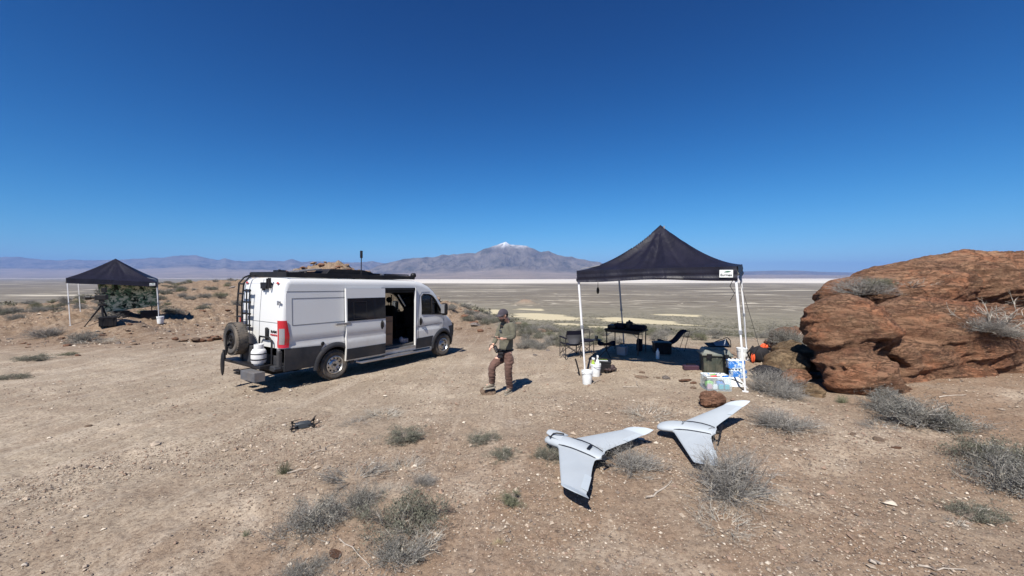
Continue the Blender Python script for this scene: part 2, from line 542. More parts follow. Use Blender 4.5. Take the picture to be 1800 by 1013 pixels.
FAR_CTL = [(-400, 460), (-100, 456), (0, 453), (30, 452), (60, 455), (100, 458), (130, 456), (170, 458), (215, 456), (250, 455), (290, 452), (318, 449), (345, 449), (368, 455),
           (386, 457), (396, 453), (408, 457), (430, 459), (460, 457), (500, 460), (514, 455), (530, 460), (560, 459), (600, 461), (640, 461), (655, 459), (680, 463),
           (740, 470), (900, 474), (1060, 477), (1130, 482), (1180, 483), (1240, 481), (1300, 478), (1340, 476), (1400, 476), (1450, 478), (1490, 479), (1560, 482), (1900, 483), (2300, 481)]
NEAR_CTL = [(600, 486), (640, 479), (662, 468), (690, 460), (725, 453), (760, 452), (779, 446), (800, 448), (815, 444), (835, 444), (850, 436), (865, 432), (878, 427), (888, 424), (899, 429), (910, 429),
            (925, 431), (938, 436), (950, 442), (966, 442), (975, 445), (1000, 451), (1030, 456), (1060, 463), (1090, 468), (1120, 475), (1160, 482), (1200, 486)]

def mountain_material(name, snow):
    t = NT(name)
    p = t.coord('Object')
    rock = t.mix(t.ramp(t.noise(.0011, 8, .65, p), [(.35, 0.0), (.65, 1.0)]), (.12, .108, .10), (.25, .215, .185))
    fan = t.mix(t.ramp(t.noise(.0007, 6, .6, p), [(.4, 0.0), (.6, 1.0)]), (.30, .25, .21), (.38, .31, .26))
    c = t.mix(t.attr('rocky'), fan, rock)
    c = t.mix(t.math('MULTIPLY', t.ramp(t.noise(.0016, 6, .7, p), [(.52, 0.0), (.60, .8)]), t.attr('rocky')), c, (.085, .08, .06))
    if snow:
        f = t.math('MULTIPLY', t.attr('snow'), t.ramp(t.noise(.0045, 8, .8, p), [(.40, 0.0), (.47, 1.0)]))
        c = t.mix(f, c, (.85, .87, .90))
    nm = t.bump(t.noise(.0028, 9, .75, p), 1.0, 260)
    return t.done(c, .95, 0, nm, spec=.1)

def mountains(name, ctl, y0, y1, ncol, nrow, seed, base_z, snow, fan, fan_t, rough_len):
    us = np.linspace(ctl[0][0], ctl[-1][0], ncol)
    top = np.interp(us, [c[0] for c in ctl], [c[1] for c in ctl])
    ts = np.linspace(0, 1, nrow)
    yc = y0 + (y1 - y0) * .72                       # depth of the crest
    crest = (486 - top) / F * yc                    # height over the camera
    U, Tt = np.meshgrid(us, ts)
    C = np.meshgrid(crest, ts)[0]
    Y = y0 + (y1 - y0) * Tt
    X = (U - 900) / F * yc * (.35 + .65 * Y / yc) if False else (U - 900) / F * Y
    H = np.maximum(C - base_z, 0)
    # gentle fan, then a ragged face up to the crest, then down behind
    tf = fan_t
    sh = np.where(Tt < tf, fan * (Tt / tf) ** 1.5, np.where(Tt < .72, fan + (1 - fan) * np.clip((Tt - tf) / (.72 - tf), 0, 1) ** 1.15, 1 - (np.clip(Tt - .72, 0, 1) / .28) ** 1.3))
    rd = fbm(X / rough_len, Y / rough_len * .55, 6, seed, ridge=True, gain=.55)
    ero = np.clip((Tt - tf * .7) / (.72 - tf), 0, 1)
    bell = np.exp(-((Tt - .72) / .11) ** 2)
    Z = base_z + H * sh * (1 - .88 * ero * (1 - bell) * (1 - rd)) + H * .10 * (rd - .55) * bell
    Z = Z + np.where(Tt <= 0, -60, 0)
    n = ncol; m = nrow
    ii = np.arange(m * n).reshape(m, n)[:-1, :-1]
    faces = np.stack([ii, ii + 1, ii + 1 + n, ii + n], -1).reshape(-1, 4)
    rocky = sstep(tf * .85, tf * 1.3, Tt + (rd - .5) * .18)
    hrel = (Z - base_z) / max(1.0, float(H.max()))
    sn = sstep(.70, .92, hrel + (rd - .5) * .25) * sstep(845, 880, U) * sstep(985, 940, U) if snow else np.zeros_like(Z)
    V = np.stack([X, Y, Z], -1).reshape(-1, 3)
    o = np_mesh(name, V, faces, [mountain_material(name + '_rock', snow)], smooth=True, attrs=dict(rocky=rocky.ravel(), snow=sn.ravel()))
    return tag(o, kind='structure')

mountains('distant_hills', FAR_CTL, 15500, 42000, 900, 150, 5, -92, False, .42, .40, 1800.)
mountains('snowy_mountain', NEAR_CTL, 12000, 26000, 620, 200, 11, -92, True, .22, .38, 1350.)

# the air itself
def build_haze():
    me = MB().box((0, 0, 930), (124000, 124000, 2240))
    t = bpy.data.materials.new('haze_air'); t.use_nodes = True
    tr = t.node_tree; tr.nodes.clear()
    o = tr.nodes.new('ShaderNodeOutputMaterial'); v = tr.nodes.new('ShaderNodeVolumePrincipled')
    v.inputs['Color'].default_value = (.27, .48, .98, 1)
    v.inputs['Density'].default_value = 2.1e-5
    v.inputs['Anisotropy'].default_value = 0.0
    tr.links.new(v.outputs[0], o.inputs['Volume'])
    ob = me.build('haze', t)
    tag(ob, kind='stuff')
    return ob
build_haze()
# ================================================================== VAN
M = {}
def van_paint():
    t = NT('van_white_paint')
    p = t.coord('Object')
    sep = t.n('ShaderNodeSeparateXYZ'); t.t.links.new(p, sep.inputs[0])
    low = t.ramp(sep.outputs['Z'], [(.35, 1.0), (1.25, .12)])
    zz = t.math('MULTIPLY', sep.outputs['Z'], 1.0)
    dz = t.ramp(t.math('SUBTRACT', 1.35, zz), [(.0, .06), (.9, .75)])
    d = t.math('MULTIPLY', dz, t.ramp(t.noise(2.2, 7, .7, p), [(.38, .15), (.68, 1.0)]))
    c = t.mix(d, (.62, .625, .625), (.44, .39, .32))
    r = t.math('ADD', t.math('MULTIPLY', t.noise(5, 4, .6, p), .15), .26)
    return t.done(c, r, 0, None, spec=.5, coat=.25)
M['paint'] = van_paint()
M['clad'] = simple('charcoal_cladding_plastic', (.026, .029, .036), .6, var=.2, dirt=.12, spec=.3, vscale=3, bump=.3, bscale=200)
M['black'] = simple('black_powder_coat', (.008, .008, .010), .5, dirt=.05, vscale=5, spec=.3)
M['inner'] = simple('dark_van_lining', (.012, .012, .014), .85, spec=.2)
M['rubber'] = simple('tyre_rubber', (.045, .043, .042), .85, dirt=.55, vscale=5, bump=.5, bscale=60)
M['steel'] = simple('dusty_steel', (.42, .42, .43), .42, metal=.85, dirt=.4, vscale=8)
M['tread'] = simple('galvanised_step_metal', (.20, .20, .21), .55, metal=.6, dirt=.4, vscale=8, bump=.8, bscale=90)
M['tank'] = simple('white_tank_paint', (.62, .62, .62), .4, dirt=.35, vscale=6)
M['redl'] = NT('red_lamp_plastic').done((.42, .012, .02), .18, 0, spec=.6, coat=.4)
M['clearl'] = NT('clear_lamp_plastic').done((.36, .36, .38), .15, .5)
M['brown'] = simple('brown_cabinet_wood', (.16, .095, .055), .6)
M['white_trim'] = simple('white_trim', (.75, .75, .75), .5)
def glass(name, tint=(.045, .05, .055), a=.55):
    t = NT(name)
    tr = t.n('ShaderNodeBsdfTransparent'); tr.inputs[0].default_value = (.55, .6, .6, 1)
    gl = t.n('ShaderNodeBsdfGlossy'); gl.inputs['Roughness'].default_value = .03; gl.inputs[0].default_value = (.85, .9, .95, 1)
    fr = t.n('ShaderNodeFresnel'); fr.inputs[0].default_value = 1.5
    mx = t.n('ShaderNodeMixShader')
    t.t.links.new(fr.outputs[0], mx.inputs[0]); t.t.links.new(tr.outputs[0], mx.inputs[1]); t.t.links.new(gl.outputs[0], mx.inputs[2])
    t.t.links.new(mx.outputs[0], t.o.inputs[0])
    return t.m
M['glass'] = glass('window_glass')
M['dglass'] = NT('privacy_glass').done((.012, .014, .02), .06, 0, spec=.7)
M['chrome'] = simple('wheel_steel', (.5, .5, .5), .35, metal=.9, dirt=.25, vscale=12)
M['cloth_dark'] = simple('dark_seat_fabric', (.01, .01, .012), .9, spec=.1)
M['solar'] = NT('solar_glass').done((.01, .012, .03), .12, .2, spec=.6)

def vW(x, z):
    w = 1.01
    if x > 4.9: w -= .26 * ((x - 4.9) / 1.30) ** 2.4
    if z > 1.17: w -= .055 * (z - 1.17) / 1.4
    if z < .75: w -= .03 * ((.75 - z) / .4)
    # crease along the flank
    if x < 5.3: w -= float(np.interp(z, [.98, 1.02, 1.13, 1.17], [0, .014, .014, 0]))
    return w

TOP = [(0.02, .42), (0.0, .60), (0.0, 1.2), (.02, 1.8), (.06, 2.36), (.10, 2.50), (.20, 2.555), (.6, 2.565), (2.4, 2.57), (3.7, 2.565), (4.15, 2.545), (4.45, 2.49), (4.72, 2.38), (4.95, 2.22),
       (5.08, 2.08), (5.30, 1.80), (5.52, 1.52), (5.62, 1.40), (5.80, 1.33), (6.0, 1.235), (6.16, 1.13), (6.27, 1.0), (6.33, .86), (6.36, .62), (6.33, .34)]
RND = [(0, .10), (3, .10), (6, .13), (9, .15), (13, .13), (14, .10), (17, .09), (18, .12), (24, .16)]
TOP = [(x if x < 5.5 else 5.5 + (x - 5.5) * .80, z) for x, z in TOP]
def rnd_at(i): return float(np.interp(i, [a for a, b in RND], [b for a, b in RND]))

def top_normal(s):
    i = min(int(s), len(TOP) - 2)
    a = Vector(TOP[max(i - 0, 0)]); b = Vector(TOP[i + 1])
    def seg(k):
        k = max(0, min(k, len(TOP) - 2))
        d = Vector(TOP[k + 1]) - Vector(TOP[k]); d.normalize(); return d
    f = s - i
    d = seg(i)
    if f < .5: d = seg(i - 1) * (.5 - f) + d * (.5 + f)
    else: d = d * (1.5 - f) + seg(i + 1) * (f - .5)
    d.normalize()
    return Vector((-d.y, d.x))    # points outwards when the path runs rear > roof > nose

def top_pt(s):
    i = min(int(s), len(TOP) - 2); f = s - i
    a = Vector(TOP[i]); b = Vector(TOP[i + 1])
    return a.lerp(b, f)

def skin(s0, s1, t0=-1.0, t1=1.0, lift=0.0, per=3, crown=.03, nt_=25, full=True):
    """patch of the rear/roof/windscreen/nose skin; t is across, -1 right .. 1 left"""
    rows = []
    ns = max(2, int((s1 - s0) * per) + 1)
    for i in range(ns):
        s = s0 + (s1 - s0) * i / (ns - 1)
        p = top_pt(s); nrm = top_normal(s); r = rnd_at(s)
        ref = p - nrm * r
        w = vW(ref.x, ref.y)
        row = []
        if full:
            ts = [-1 + .0] + []
            ang = [k / 6 * math.pi / 2 for k in range(7)]
            prof = [(-(w - r) - r * math.cos(a), r * (1 - math.sin(a))) for a in ang]
            prof += [((w - r) * (-1 + 2 * k / 10), 0) for k in range(1, 10)]
            prof += [(-a, b) for a, b in prof[:7][::-1]]
        else:
            prof = [((w - r) * (t0 + (t1 - t0) * k / (nt_ - 1)), 0) for k in range(nt_)]
        for y, inset in prof:
            c = crown * (1 - (y / w) ** 2) if 5 < s < 23 else 0
            q = p - nrm * (inset - lift - c)
            row.append((q.x, y, q.y))
        rows.append(row)
    return rows

def panel(outline, holes=(), side=-1, off=0.0, step=.16):
    """flat outline in (x,z) mapped onto the flank; returns verts, faces"""
    pts = []; edges = []
    def loop(poly):
        b = len(pts); n = len(poly)
        pts.extend(Vector(p) for p in poly); edges.extend((b + i, b + (i + 1) % n) for i in range(n))
    def dens(poly, st=.12):
        o = []
        for i, p in enumerate(poly):
            q = poly[(i + 1) % len(poly)]
            n = max(1, int(math.hypot(q[0] - p[0], q[1] - p[1]) / st))
            for k in range(n): o.append((p[0] + (q[0] - p[0]) * k / n, p[1] + (q[1] - p[1]) * k / n))
        return o
    outline = dens(outline); holes = [dens(h) for h in holes]
    loop(outline)
    for h in holes: loop(h)
    def inside(poly, x, y):
        c = False
        for i in range(len(poly)):
            x0, y0 = poly[i]; x1, y1 = poly[i - 1]
            if (y0 > y) != (y1 > y) and x < (x1 - x0) * (y - y0) / (y1 - y0) + x0: c = not c
        return c
    xs = [p[0] for p in outline]; zs = [p[1] for p in outline]
    x = min(xs) + step / 2
    while x < max(xs):
        for z in [min(zs) + step * (k + .5) for k in range(int((max(zs) - min(zs)) / step) + 1)] + [.98, 1.02, 1.13, 1.17]:
            if inside(outline, x, z) and not any(inside(h, x, z) for h in holes): pts.append(Vector((x, z)))
        x += step
    v, e, f, *_ = delaunay_2d_cdt(pts, edges, [], 0, 1e-5)
    fs = []
    for t in f:
        cx = sum(v[i][0] for i in t) / 3; cy = sum(v[i][1] for i in t) / 3
        if inside(outline, cx, cy) and not any(inside(h, cx, cy) for h in holes): fs.append(tuple(t))
    vs = [(p[0], side * (vW(p[0], p[1]) + off), p[1]) for p in v]
    return vs, fs

def arch(cx, r, z0, n=12, a0=None):
    """wheel arch points from rear to front"""
    cz = .40
    a = math.asin((cz - z0) / r) if z0 < cz else 0
    return [(cx - r * math.cos(th), cz + r * math.sin(th)) for th in [(-a) + (math.pi + 2 * a) * k / n for k in range(n + 1)]]

def roof_edge(s0, s1, n):
    o = []
    for i in range(n + 1):
        s = s0 + (s1 - s0) * i / n
        p = top_pt(s) - top_normal(s) * rnd_at(s)
        o.append((p.x, p.y))
    return o

def wheel(parent, x, y, side, r=.385, w=.25, name='wheel', rotM=None, spare=False):
    e = empty(name, (x, y, r)); e.parent = parent
    if rotM is not None: e.rotation_euler = rotM
    # local axis: y outward = side
    Mx = Matrix.Rotation(rad(90) * (1 if side < 0 else -1), 4, 'X')
    tb = MB()
    rr = .225
    prof = [(rr, -w / 2 + .02), (rr + .02, -w / 2), (r - .06, -w / 2 - .008), (r - .015, -w / 2 + .03), (r, -w / 2 + .06), (r, w / 2 - .06), (r - .015, w / 2 - .03), (r - .06, w / 2 + .008), (rr + .02, w / 2), (rr, w / 2 - .02)]
    tb.lathe(prof, 48, 0, Mx, capped=False)
    for k in range(40):          # tread lugs
        a = 2 * math.pi * k / 40
        for q in (-1, 1):
            MM = Mx @ Matrix.Rotation(a + q * .05, 4, 'Z') @ Matrix.Translation((r - .008, 0, q * w * .27))
            tb.add([(-.012, -.015, -.045), (.008, -.015, -.045), (.008, .015, -.045), (-.012, .015, -.045), (-.012, -.015, .045), (.008, -.015, .045), (.008, .015, .045), (-.012, .015, .045)],
                   [(3, 2, 1, 0), (4, 5, 6, 7), (0, 1, 5, 4), (1, 2, 6, 5), (2, 3, 7, 6), (3, 0, 4, 7)], 0, MM)
    tb.build('tyre', M['rubber'], e, smooth=40)
    rb = MB()
    rb.lathe([(rr + .005, -w / 2 + .01), (rr + .005, w / 2 - .002), (rr - .012, w / 2 + .004), (rr - .025, w / 2 - .02), (rr - .04, w / 2 - .07)], 40, 0, Mx, capped=False)
    rb.lathe([(rr - .035, w / 2 - .075), (.15, w / 2 - .055), (.115, w / 2 - .02), (.10, w / 2 - .015), (.085, w / 2 - .03), (.04, w / 2 - .03), (.0, w / 2 - .03)], 40, 0, Mx, capped=False)
    for k in range(5):
        a = 2 * math.pi * k / 5
        rb.lathe([(.012, w / 2 - .03), (.012, w / 2 - .002), (.005, w / 2)], 8, 0, Mx @ Matrix.Translation((.065 * math.cos(a), .065 * math.sin(a), 0)))
    rb.build('rim', M['black'] if spare else M['chrome'], e, smooth=35)
    hb = MB()
    for k in range(10):
        a = 2 * math.pi * (k + .5) / 10
        hb.lathe([(.019, w / 2 - .058), (.019, w / 2 - .038)], 8, 0, Mx @ Matrix.Translation((.165 * math.cos(a), .165 * math.sin(a), 0)))
    hb.lathe([(.032, w / 2 - .03), (.032, w / 2 + .004), (.02, w / 2 + .01)], 16, 0, Mx)
    hb.lathe([(.19, w / 2 - .060), (.19, w / 2 - .052), (.02, w / 2 - .052)], 24, 1, Mx)
    hb.build('hub_cap', [M['black'], M['black'] if spare else M['chrome']], e, smooth=35)
    return e

RWX, FWX = 1.33, 5.37
def build_van():
    rw = on(587.5, 667); fw = on(775, 626.0)
    ex = Vector((fw.x - rw.x, fw.y - rw.y, fw.z - rw.z)).normalized()
    right = ex.cross(Vector((0, 0, 1))).normalized()
    up = right.cross(ex).normalized()
    left = -right
    print('VAN wheelbase seen', (fw - rw).length)
    # contact patches lie on the right flank
    mid = (rw + fw) / 2
    org = mid - ex * ((RWX + FWX) / 2) + left * .93
    van = empty('camper_van', org, label='dusty white high-roof camper van with its side door slid open, parked on the dirt', cat='van')
    van.rotation_euler = Matrix((ex, left, up)).transposed().to_euler()
    P, mats = M['paint'], [M['paint'], M['inner']]
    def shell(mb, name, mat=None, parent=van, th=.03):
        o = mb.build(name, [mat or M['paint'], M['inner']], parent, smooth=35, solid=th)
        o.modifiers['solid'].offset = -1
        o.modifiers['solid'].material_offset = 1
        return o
    SIDE_TOP = roof_edge(4.35, 17, 40)
    front_edge = roof_edge(17, 23.7, 16)[1:]
    x0 = .10
    # -------- flank with real openings
    DOOR = [(2.80, .50), (4.07, .50), (4.07, 2.33), (2.80, 2.33)]
    CABW = [(4.36, 1.50), (5.26, 1.45), (5.24, 1.60), (5.02, 1.90), (4.86, 2.06), (4.70, 2.12), (4.44, 2.13), (4.36, 2.06)]
    CABL = [(4.20, 1.46), (5.46, 1.42), (5.40, 1.58), (5.14, 1.90), (4.94, 2.08), (4.76, 2.14), (4.30, 2.14), (4.20, 2.06)]
    def flank(side):
        outl = [(x0, .50)] + arch(RWX, .46, .42, 14) + [(RWX + .46, .40), (4.86, .40)] + arch(FWX, .46, .42, 14) + [(FWX + .52, .40), (5.96, .42)] + front_edge[::-1] + SIDE_TOP[::-1] + [(x0, 2.2), (x0, 1.2)]
        vs, fs = panel(outl, [DOOR, CABW] if side < 0 else [CABL], side)
        return vs, fs
    for side in (-1, 1):
        vs, fs = flank(side)
        mb = MB(); mb.add(vs, fs if side > 0 else fs)
        bm_name = 'side_panel'
        me_o = mb
        o = shell(fix(mb, side), bm_name)
        if side < 0: o['label'] = 'right flank with the open doorway'
    # -------- rear, roof, windscreen, bonnet, nose
    def sk(s0, s1, name, mat=None, **k):
        mb = MB(); mb.grid(skin(s0, s1, **k), flip=False)
        return shell(fixn(mb), name, mat)
    sk(1.6, 6.0, 'rear_panel'); sk(6.0, 14.0, 'roof', per=4); sk(17.0, 20.6, 'bonnet', per=4); sk(20.6, 23.9, 'front_bumper', M['clad'], per=4)
    mb = MB(); rows = skin(14.0, 17.0, per=4)
    mb.grid([[p for p in row[3:-3]] for row in rows]); w_ = mb.build('windscreen', M['glass'], van, smooth=True)
    for sl in (slice(0, 5), slice(-5, None)):
        mb = MB(); mb.grid([row[sl] for row in rows]); shell(fixn(mb), 'windscreen_pillar')
    # -------- dark skirting low on the sides
    def strip(name, poly, side, off=.012, mat=None, parent=van):
        vs, fs = panel(poly, [], side, off, .14)
        mb = MB(); mb.add(vs, fs); fix(mb, side)
        o = mb.build(name, mat or M['clad'], parent, smooth=40, solid=.02)
        o.modifiers['solid'].offset = -1
        return o
    for side in (-1, 1):
        strip('skirting', [(x0 - .04, .44)] + [(RWX - .53, .44), (RWX - .53, .50), (RWX - .50, .66), (RWX - .40, .82), (RWX - .33, .93)] + [(x0 - .04, .96)], side, .014)
        strip('skirting', [(4.13, .42), (4.80, .42), (4.80, .55), (4.86, .76), (4.13, .74)], side, .014)
        strip('skirting', [(5.90, .40), (6.04, .42), (6.06, 1.0), (5.74, 1.0), (5.84, .80), (5.90, .6)], side, .016)
        if side > 0: strip('skirting', [(1.90, .42), (4.10, .42), (4.10, .74), (1.85, .78)], side, .014)
        for cx in (RWX, FWX):   # wheel arch flares
            rows = []
            for k in range(21):
                th = -.12 + (math.pi + .24) * k / 20
                row = []
                for (rr, of) in ((.452, -.02), (.455, .030), (.475, .040), (.53, .030), (.565, .004)):
                    x = cx - rr * math.cos(th); z = .40 + rr * math.sin(th)
                    row.append((x, side * (vW(x, z) + of), z))
                rows.append(row)
            a = MB(); a.grid(rows); fixn(a); a.build('wheel_arch', M['clad'], van, smooth=50, solid=.012)
            # dark inner wheel well
            a = MB()
            rows = []
            for k in range(13):
                th = -.1 + (math.pi + .2) * k / 12
                x = cx - .475 * math.cos(th); z = .40 + .475 * math.sin(th)
                rows.append([(x, side * .97, z), (x, side * .55, z)])
            a.grid(rows); a.build('wheel_well', M['inner'], van, smooth=50, solid=.01)
    # underbody and floor
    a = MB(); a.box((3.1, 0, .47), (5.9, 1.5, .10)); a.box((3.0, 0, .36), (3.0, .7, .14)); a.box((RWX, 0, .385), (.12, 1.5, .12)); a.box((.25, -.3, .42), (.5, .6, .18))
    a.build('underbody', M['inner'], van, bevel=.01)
    a = MB(); a.box((3.4, 0, .58), (4.1, 1.85, .06)); a.build('cabin_floor', simple('vinyl_floor', (.09, .085, .08), .7), van)
    # side rail step under the door
    a = MB(); a.tube([(1.95, -1.0, .37), (2.05, -1.07, .33), (4.70, -1.07, .33), (4.78, -1.0, .38)], .035, 10); a.box((3.4, -1.0, .375), (1.1, .14, .03)); a.build('side_step', M['steel'], van, smooth=40)
    a = MB(); a.box((3.43, -.94, .52), (1.30, .16, .05)); a.build('door_sill', M['steel'], van, bevel=.008)
    # window glass
    for side in (-1, 1):
        CW = CABW if side < 0 else CABL
        vs, fs = panel(CW, [], side, -.018, .3); a = MB(); a.add(vs, fs); a.build('cab_window', M['glass'], van)
        # rubber frame round the glass and the upright bar
        loop = CW
        a = MB(); a.tube([(x, side * (vW(x, z) + .004), z) for x, z in loop], .022, 6, close=True)
        a.tube([(4.83, side * (vW(4.83, 1.48) - .004), 1.475), (4.83, side * (vW(4.83, 2.05) - .004), 2.05)], .020, 6)
        a.build('window_seal', M['black'], van, smooth=50)
    # -------- sliding door, open
    sd = empty('sliding_door', (-1.21, -.085, 0)); sd.parent = van
    DR = [(2.80, .50), (4.06, .50), (4.06, 2.33), (2.80, 2.33)]
    DWIN = [(2.80, 1.46), (4.06, 1.46), (4.06, 2.06), (2.80, 2.06)]
    vs, fs = panel([(2.80, .44), (4.06, .44), (4.06, 2.33), (2.80, 2.33)], [], -1, 0, .13); a = MB(); a.add(vs, fs); fix(a, -1)
    o = a.build('door_panel', [M['paint'], M['inner']], sd, smooth=35, solid=.06); o.modifiers['solid'].offset = -1; o.modifiers['solid'].material_offset = 1
    vs, fs = panel([(2.83, 1.475), (4.05, 1.475), (4.05, 2.07), (2.83, 2.07)], [], -1, .009, .13); a = MB(); a.add(vs, fs); fix(a, -1)
    a.build('door_window', M['dglass'], sd, smooth=True, solid=.008)
    a = MB()
    for (x0_, x1_, z0_, z1_) in ((3.02, 3.42, 1.53, 1.97),):
        for (ax, az_, bx, bz) in ((x0_, z0_, x1_, z0_), (x1_, z0_, x1_, z1_), (x1_, z1_, x0_, z1_), (x0_, z1_, x0_, z0_)):
            a.tube([(ax, -(vW(ax, az_) + .013), az_), (bx, -(vW(bx, bz) + .013), bz)], .006, 4)
    a.build('window_slider_frame', M['black'], sd)
    vs, fs = panel([(2.81, .47), (4.05, .47), (4.05, .76), (2.81, .76)], [], -1, .012, .13); a = MB(); a.add(vs, fs); fix(a, -1)
    a.build('door_skirting', M['clad'], sd, smooth=True, solid=.012)
    def handle(x, z, par, side=-1, name='handle'):
        a = MB(); a.sphere((x, side * (vW(x, z) + .010), z), (.055, .02, .13), 0, 14, 8)
        a.tube([(x, side * (vW(x, z) + .015), z - .09), (x, side * (vW(x, z) + .055), z - .05), (x, side * (vW(x, z) + .055), z + .06), (x, side * (vW(x, z) + .015), z + .1)], .020, 8)
        return a.build(name, M['black'], par, smooth=50)
    handle(3.93, 1.30, sd)
    # track arm behind the open door
    a = MB(); a.box((2.72, -(vW(2.7, 1.5) - .01), 1.42), (.42, .05, .06)); a.build('track_arm', M['steel'], sd, bevel=.01)
    # door edges of the doorway (bright jambs)
    a = MB()
    a.box((4.085, -.985, 1.42), (.035, .07, 1.84)); a.build('door_jamb', M['paint'], van, bevel=.012)
    a = MB(); a.box((3.43, -.965, 2.30), (1.28, .08, .08)); a.box((3.43, -.90, 2.22), (1.28, .12, .05)); a.build('upper_track', M['black'], van, bevel=.006)
    # panel gaps on the right flank: thin dark grooves
    def groove(name, lines, side=-1, r=.0055, closed=False):
        a = MB()
        for ln in lines:
            pts = []
            for (xa, za), (xb, zb) in zip(ln[:-1], ln[1:]):
                n = max(1, int(math.hypot(xb - xa, zb - za) / .1))
                pts += [(xa + (xb - xa) * k / n, za + (zb - za) * k / n) for k in range(n)]
            pts.append(ln[-1])
            a.tube([(x, side * (vW(x, z) + .0005), z) for x, z in pts], r, 5)
        return a.build(name, M['gap'], van)
    M['gap'] = simple('dark_panel_gap', (.10, .105, .11), .8)
    groove('panel_gap', [[(.24, 1.48), (.24, 2.10), (2.75, 2.10)], [(.24, 1.48), (2.75, 1.48)], [(.12, 2.26), (2.74, 2.26)], [(1.64, .85), (1.64, 2.30)]], -1, .006)
    groove('panel_gap', [[(4.13, .45), (4.13, 2.36)], [(4.20, .74), (4.20, 1.42), (4.28, 2.08), (4.38, 2.20), (4.74, 2.20)], [(5.38, 1.46), (5.42, 1.30), (5.36, 1.0)], [(4.2, 1.10), (5.3, 1.16)]], -1, .006)
    # cab door handle, mirror
    handle(4.30, 1.27, van)
    for side in (-1, 1):
        mi = empty('wing_mirror', (5.18, side * 1.02, 1.50)); mi.parent = van
        a = MB(); a.box((.03, side * .17, .12), (.16, .20, .40)); a.build('mirror_housing', M['black'], mi, bevel=.05, smooth=50)
        a = MB(); a.tube([(0.02, -side * .06, -.02), (.02, side * .12, .0)], .035, 8); a.build('mirror_arm', M['black'], mi, smooth=50)
        a = MB(); a.box((-.055, side * .17, .14), (.01, .15, .30)); a.build('mirror_glass', M['clearl'], mi, bevel=.02)
    # -------- rear details
    a = MB()
    for s0, s1, t0, t1 in ((1.2, 5.25, -.008, .008),):
        a.grid(skin(s0, s1, t0, t1, .004, full=False, nt_=2))
    for s0 in (4.55, 5.15, 2.55):
        a.grid(skin(s0, s0 + .02, -.97, .97, .003, full=False, nt_=12))
    a.build('rear_door_gap', M['gap'], van)
    for side in (-1, 1):   # lamps wrap round the corners
        rows_r = []; rows_c = []
        a = MB(); b = MB()
        zs = [.98 + .62 * k / 14 for k in range(15)]
        for z in zs:
            row = []
            topf = (z - .98) / .62
            w = vW(.1, z)
            wd = .050 * (1 - max(0, topf - .45) / .55 * .9) * (.75 + .25 * min(1, topf / .15))
            for k in range(9):
                q = k / 8
                th = q * math.pi / 2
                rx = .10 + .012
                if k == 0: row.append((-.014, side * (w - .10 - .03), z))
                row.append((.10 - rx * math.cos(th), side * (w - .10 + rx * math.sin(th)), z))
                if k == 8: row.append((.10 + wd * 1.25, side * (vW(.2, z) + .012), z))
            rows_r.append(row)
        a.grid(rows_r, 0); fixn(a)
        o = a.build('tail_lamp', M['redl'], van, smooth=60, solid=.012); o.modifiers['solid'].offset = 1
        for z in [1.06 + .36 * k / 8 for k in range(9)]:
            w = vW(.1, z); row = []
            for k in range(6):
                th = (.15 + .62 * k / 5) * math.pi / 2
                row.append((.10 - .128 * math.cos(th), side * (w - .10 + .128 * math.sin(th)), z))
            rows_c.append(row)
        b.grid(rows_c); fixn(b); b.build('clear_lens', M['clearl'], o, smooth=60)
    a = MB(); a.box((-.035, -.42, 1.27), (.05, .10, .30)); a.build('rear_handle', M['black'], van, bevel=.03, smooth=50)
    # RAM lettering with the red line of small text below it
    def text(body, size, loc, rot, mat, parent, name='lettering', ext=.003, sx=1.0, align='CENTER'):
        cu = bpy.data.curves.new(name, 'FONT'); cu.body = body; cu.size = size; cu.extrude = ext; cu.align_x = align; cu.align_y = 'CENTER'
        cu.offset = size * .02
        ob = bpy.data.objects.new(name, cu); COL.objects.link(ob)
        dg = bpy.context.evaluated_depsgraph_get(); me = bpy.data.meshes.new_from_object(ob.evaluated_get(dg))
        bpy.data.objects.remove(ob)
        for v in me.vertices: v.co.x *= sx
        me.materials.clear(); me.materials.append(mat)
        o2 = bpy.data.objects.new(name, me); COL.objects.link(o2); o2.parent = parent; o2.location = loc; o2.rotation_euler = rot
        return o2
    globals()['text'] = text
    RT = Matrix(((0, 0, -1), (-1, 0, 0), (0, 1, 0))).to_euler()
    text('RAM', .085, (-.008, -.67, 1.33), RT, M['black'], van, sx=1.45)
    text('PROMASTER', .055, (-.008, -.675, 1.255), RT, M['redl'], van, sx=.95)
    # number plate lamp bar, camera and little lamps over the doors
    a = MB(); a.box((.03, -.25, 2.43), (.07, .42, .07)); a.box((.0, -.22, 2.36), (.05, .26, .09)); a.box((-.01, -.22, 2.30), (.05, .06, .06)); a.build('rear_camera', M['black'], van, bevel=.01)
    for y in (-.72, .72):
        a = MB(); a.sphere((.055, y, 2.45), (.02, .05, .028), 0, 12, 8); a.build('marker_lamp', M['redl'], van, smooth=True)
    a = MB(); a.box((-.01, -.48, 2.45), (.06, .05, .24)); a.box((-.02, -.40, 2.47), (.04, .03, .17)); a.build('roof_bracket', M['black'], van, bevel=.006)
    # hinges
    for z in (2.02, .93):
        a = MB(); a.box((-.01, -.90, z), (.035, .10, .04)); a.box((-.012, -.86, z - .02), (.03, .03, .10)); a.build('hinge', M['steel'], van, bevel=.006)
    # -------- rear bumper, carrier, step
    a = MB(); a.box((-.02, -.68, .52), (.24, .56, .12)); a.box((-.02, .68, .52), (.24, .56, .12)); a.box((-.06, 0, .52), (.16, 1.96, .06)); a.box((.0, 0, .68), (.06, 1.84, .22)); a.box((-.0, -.91, .70), (.10, .1, .42))
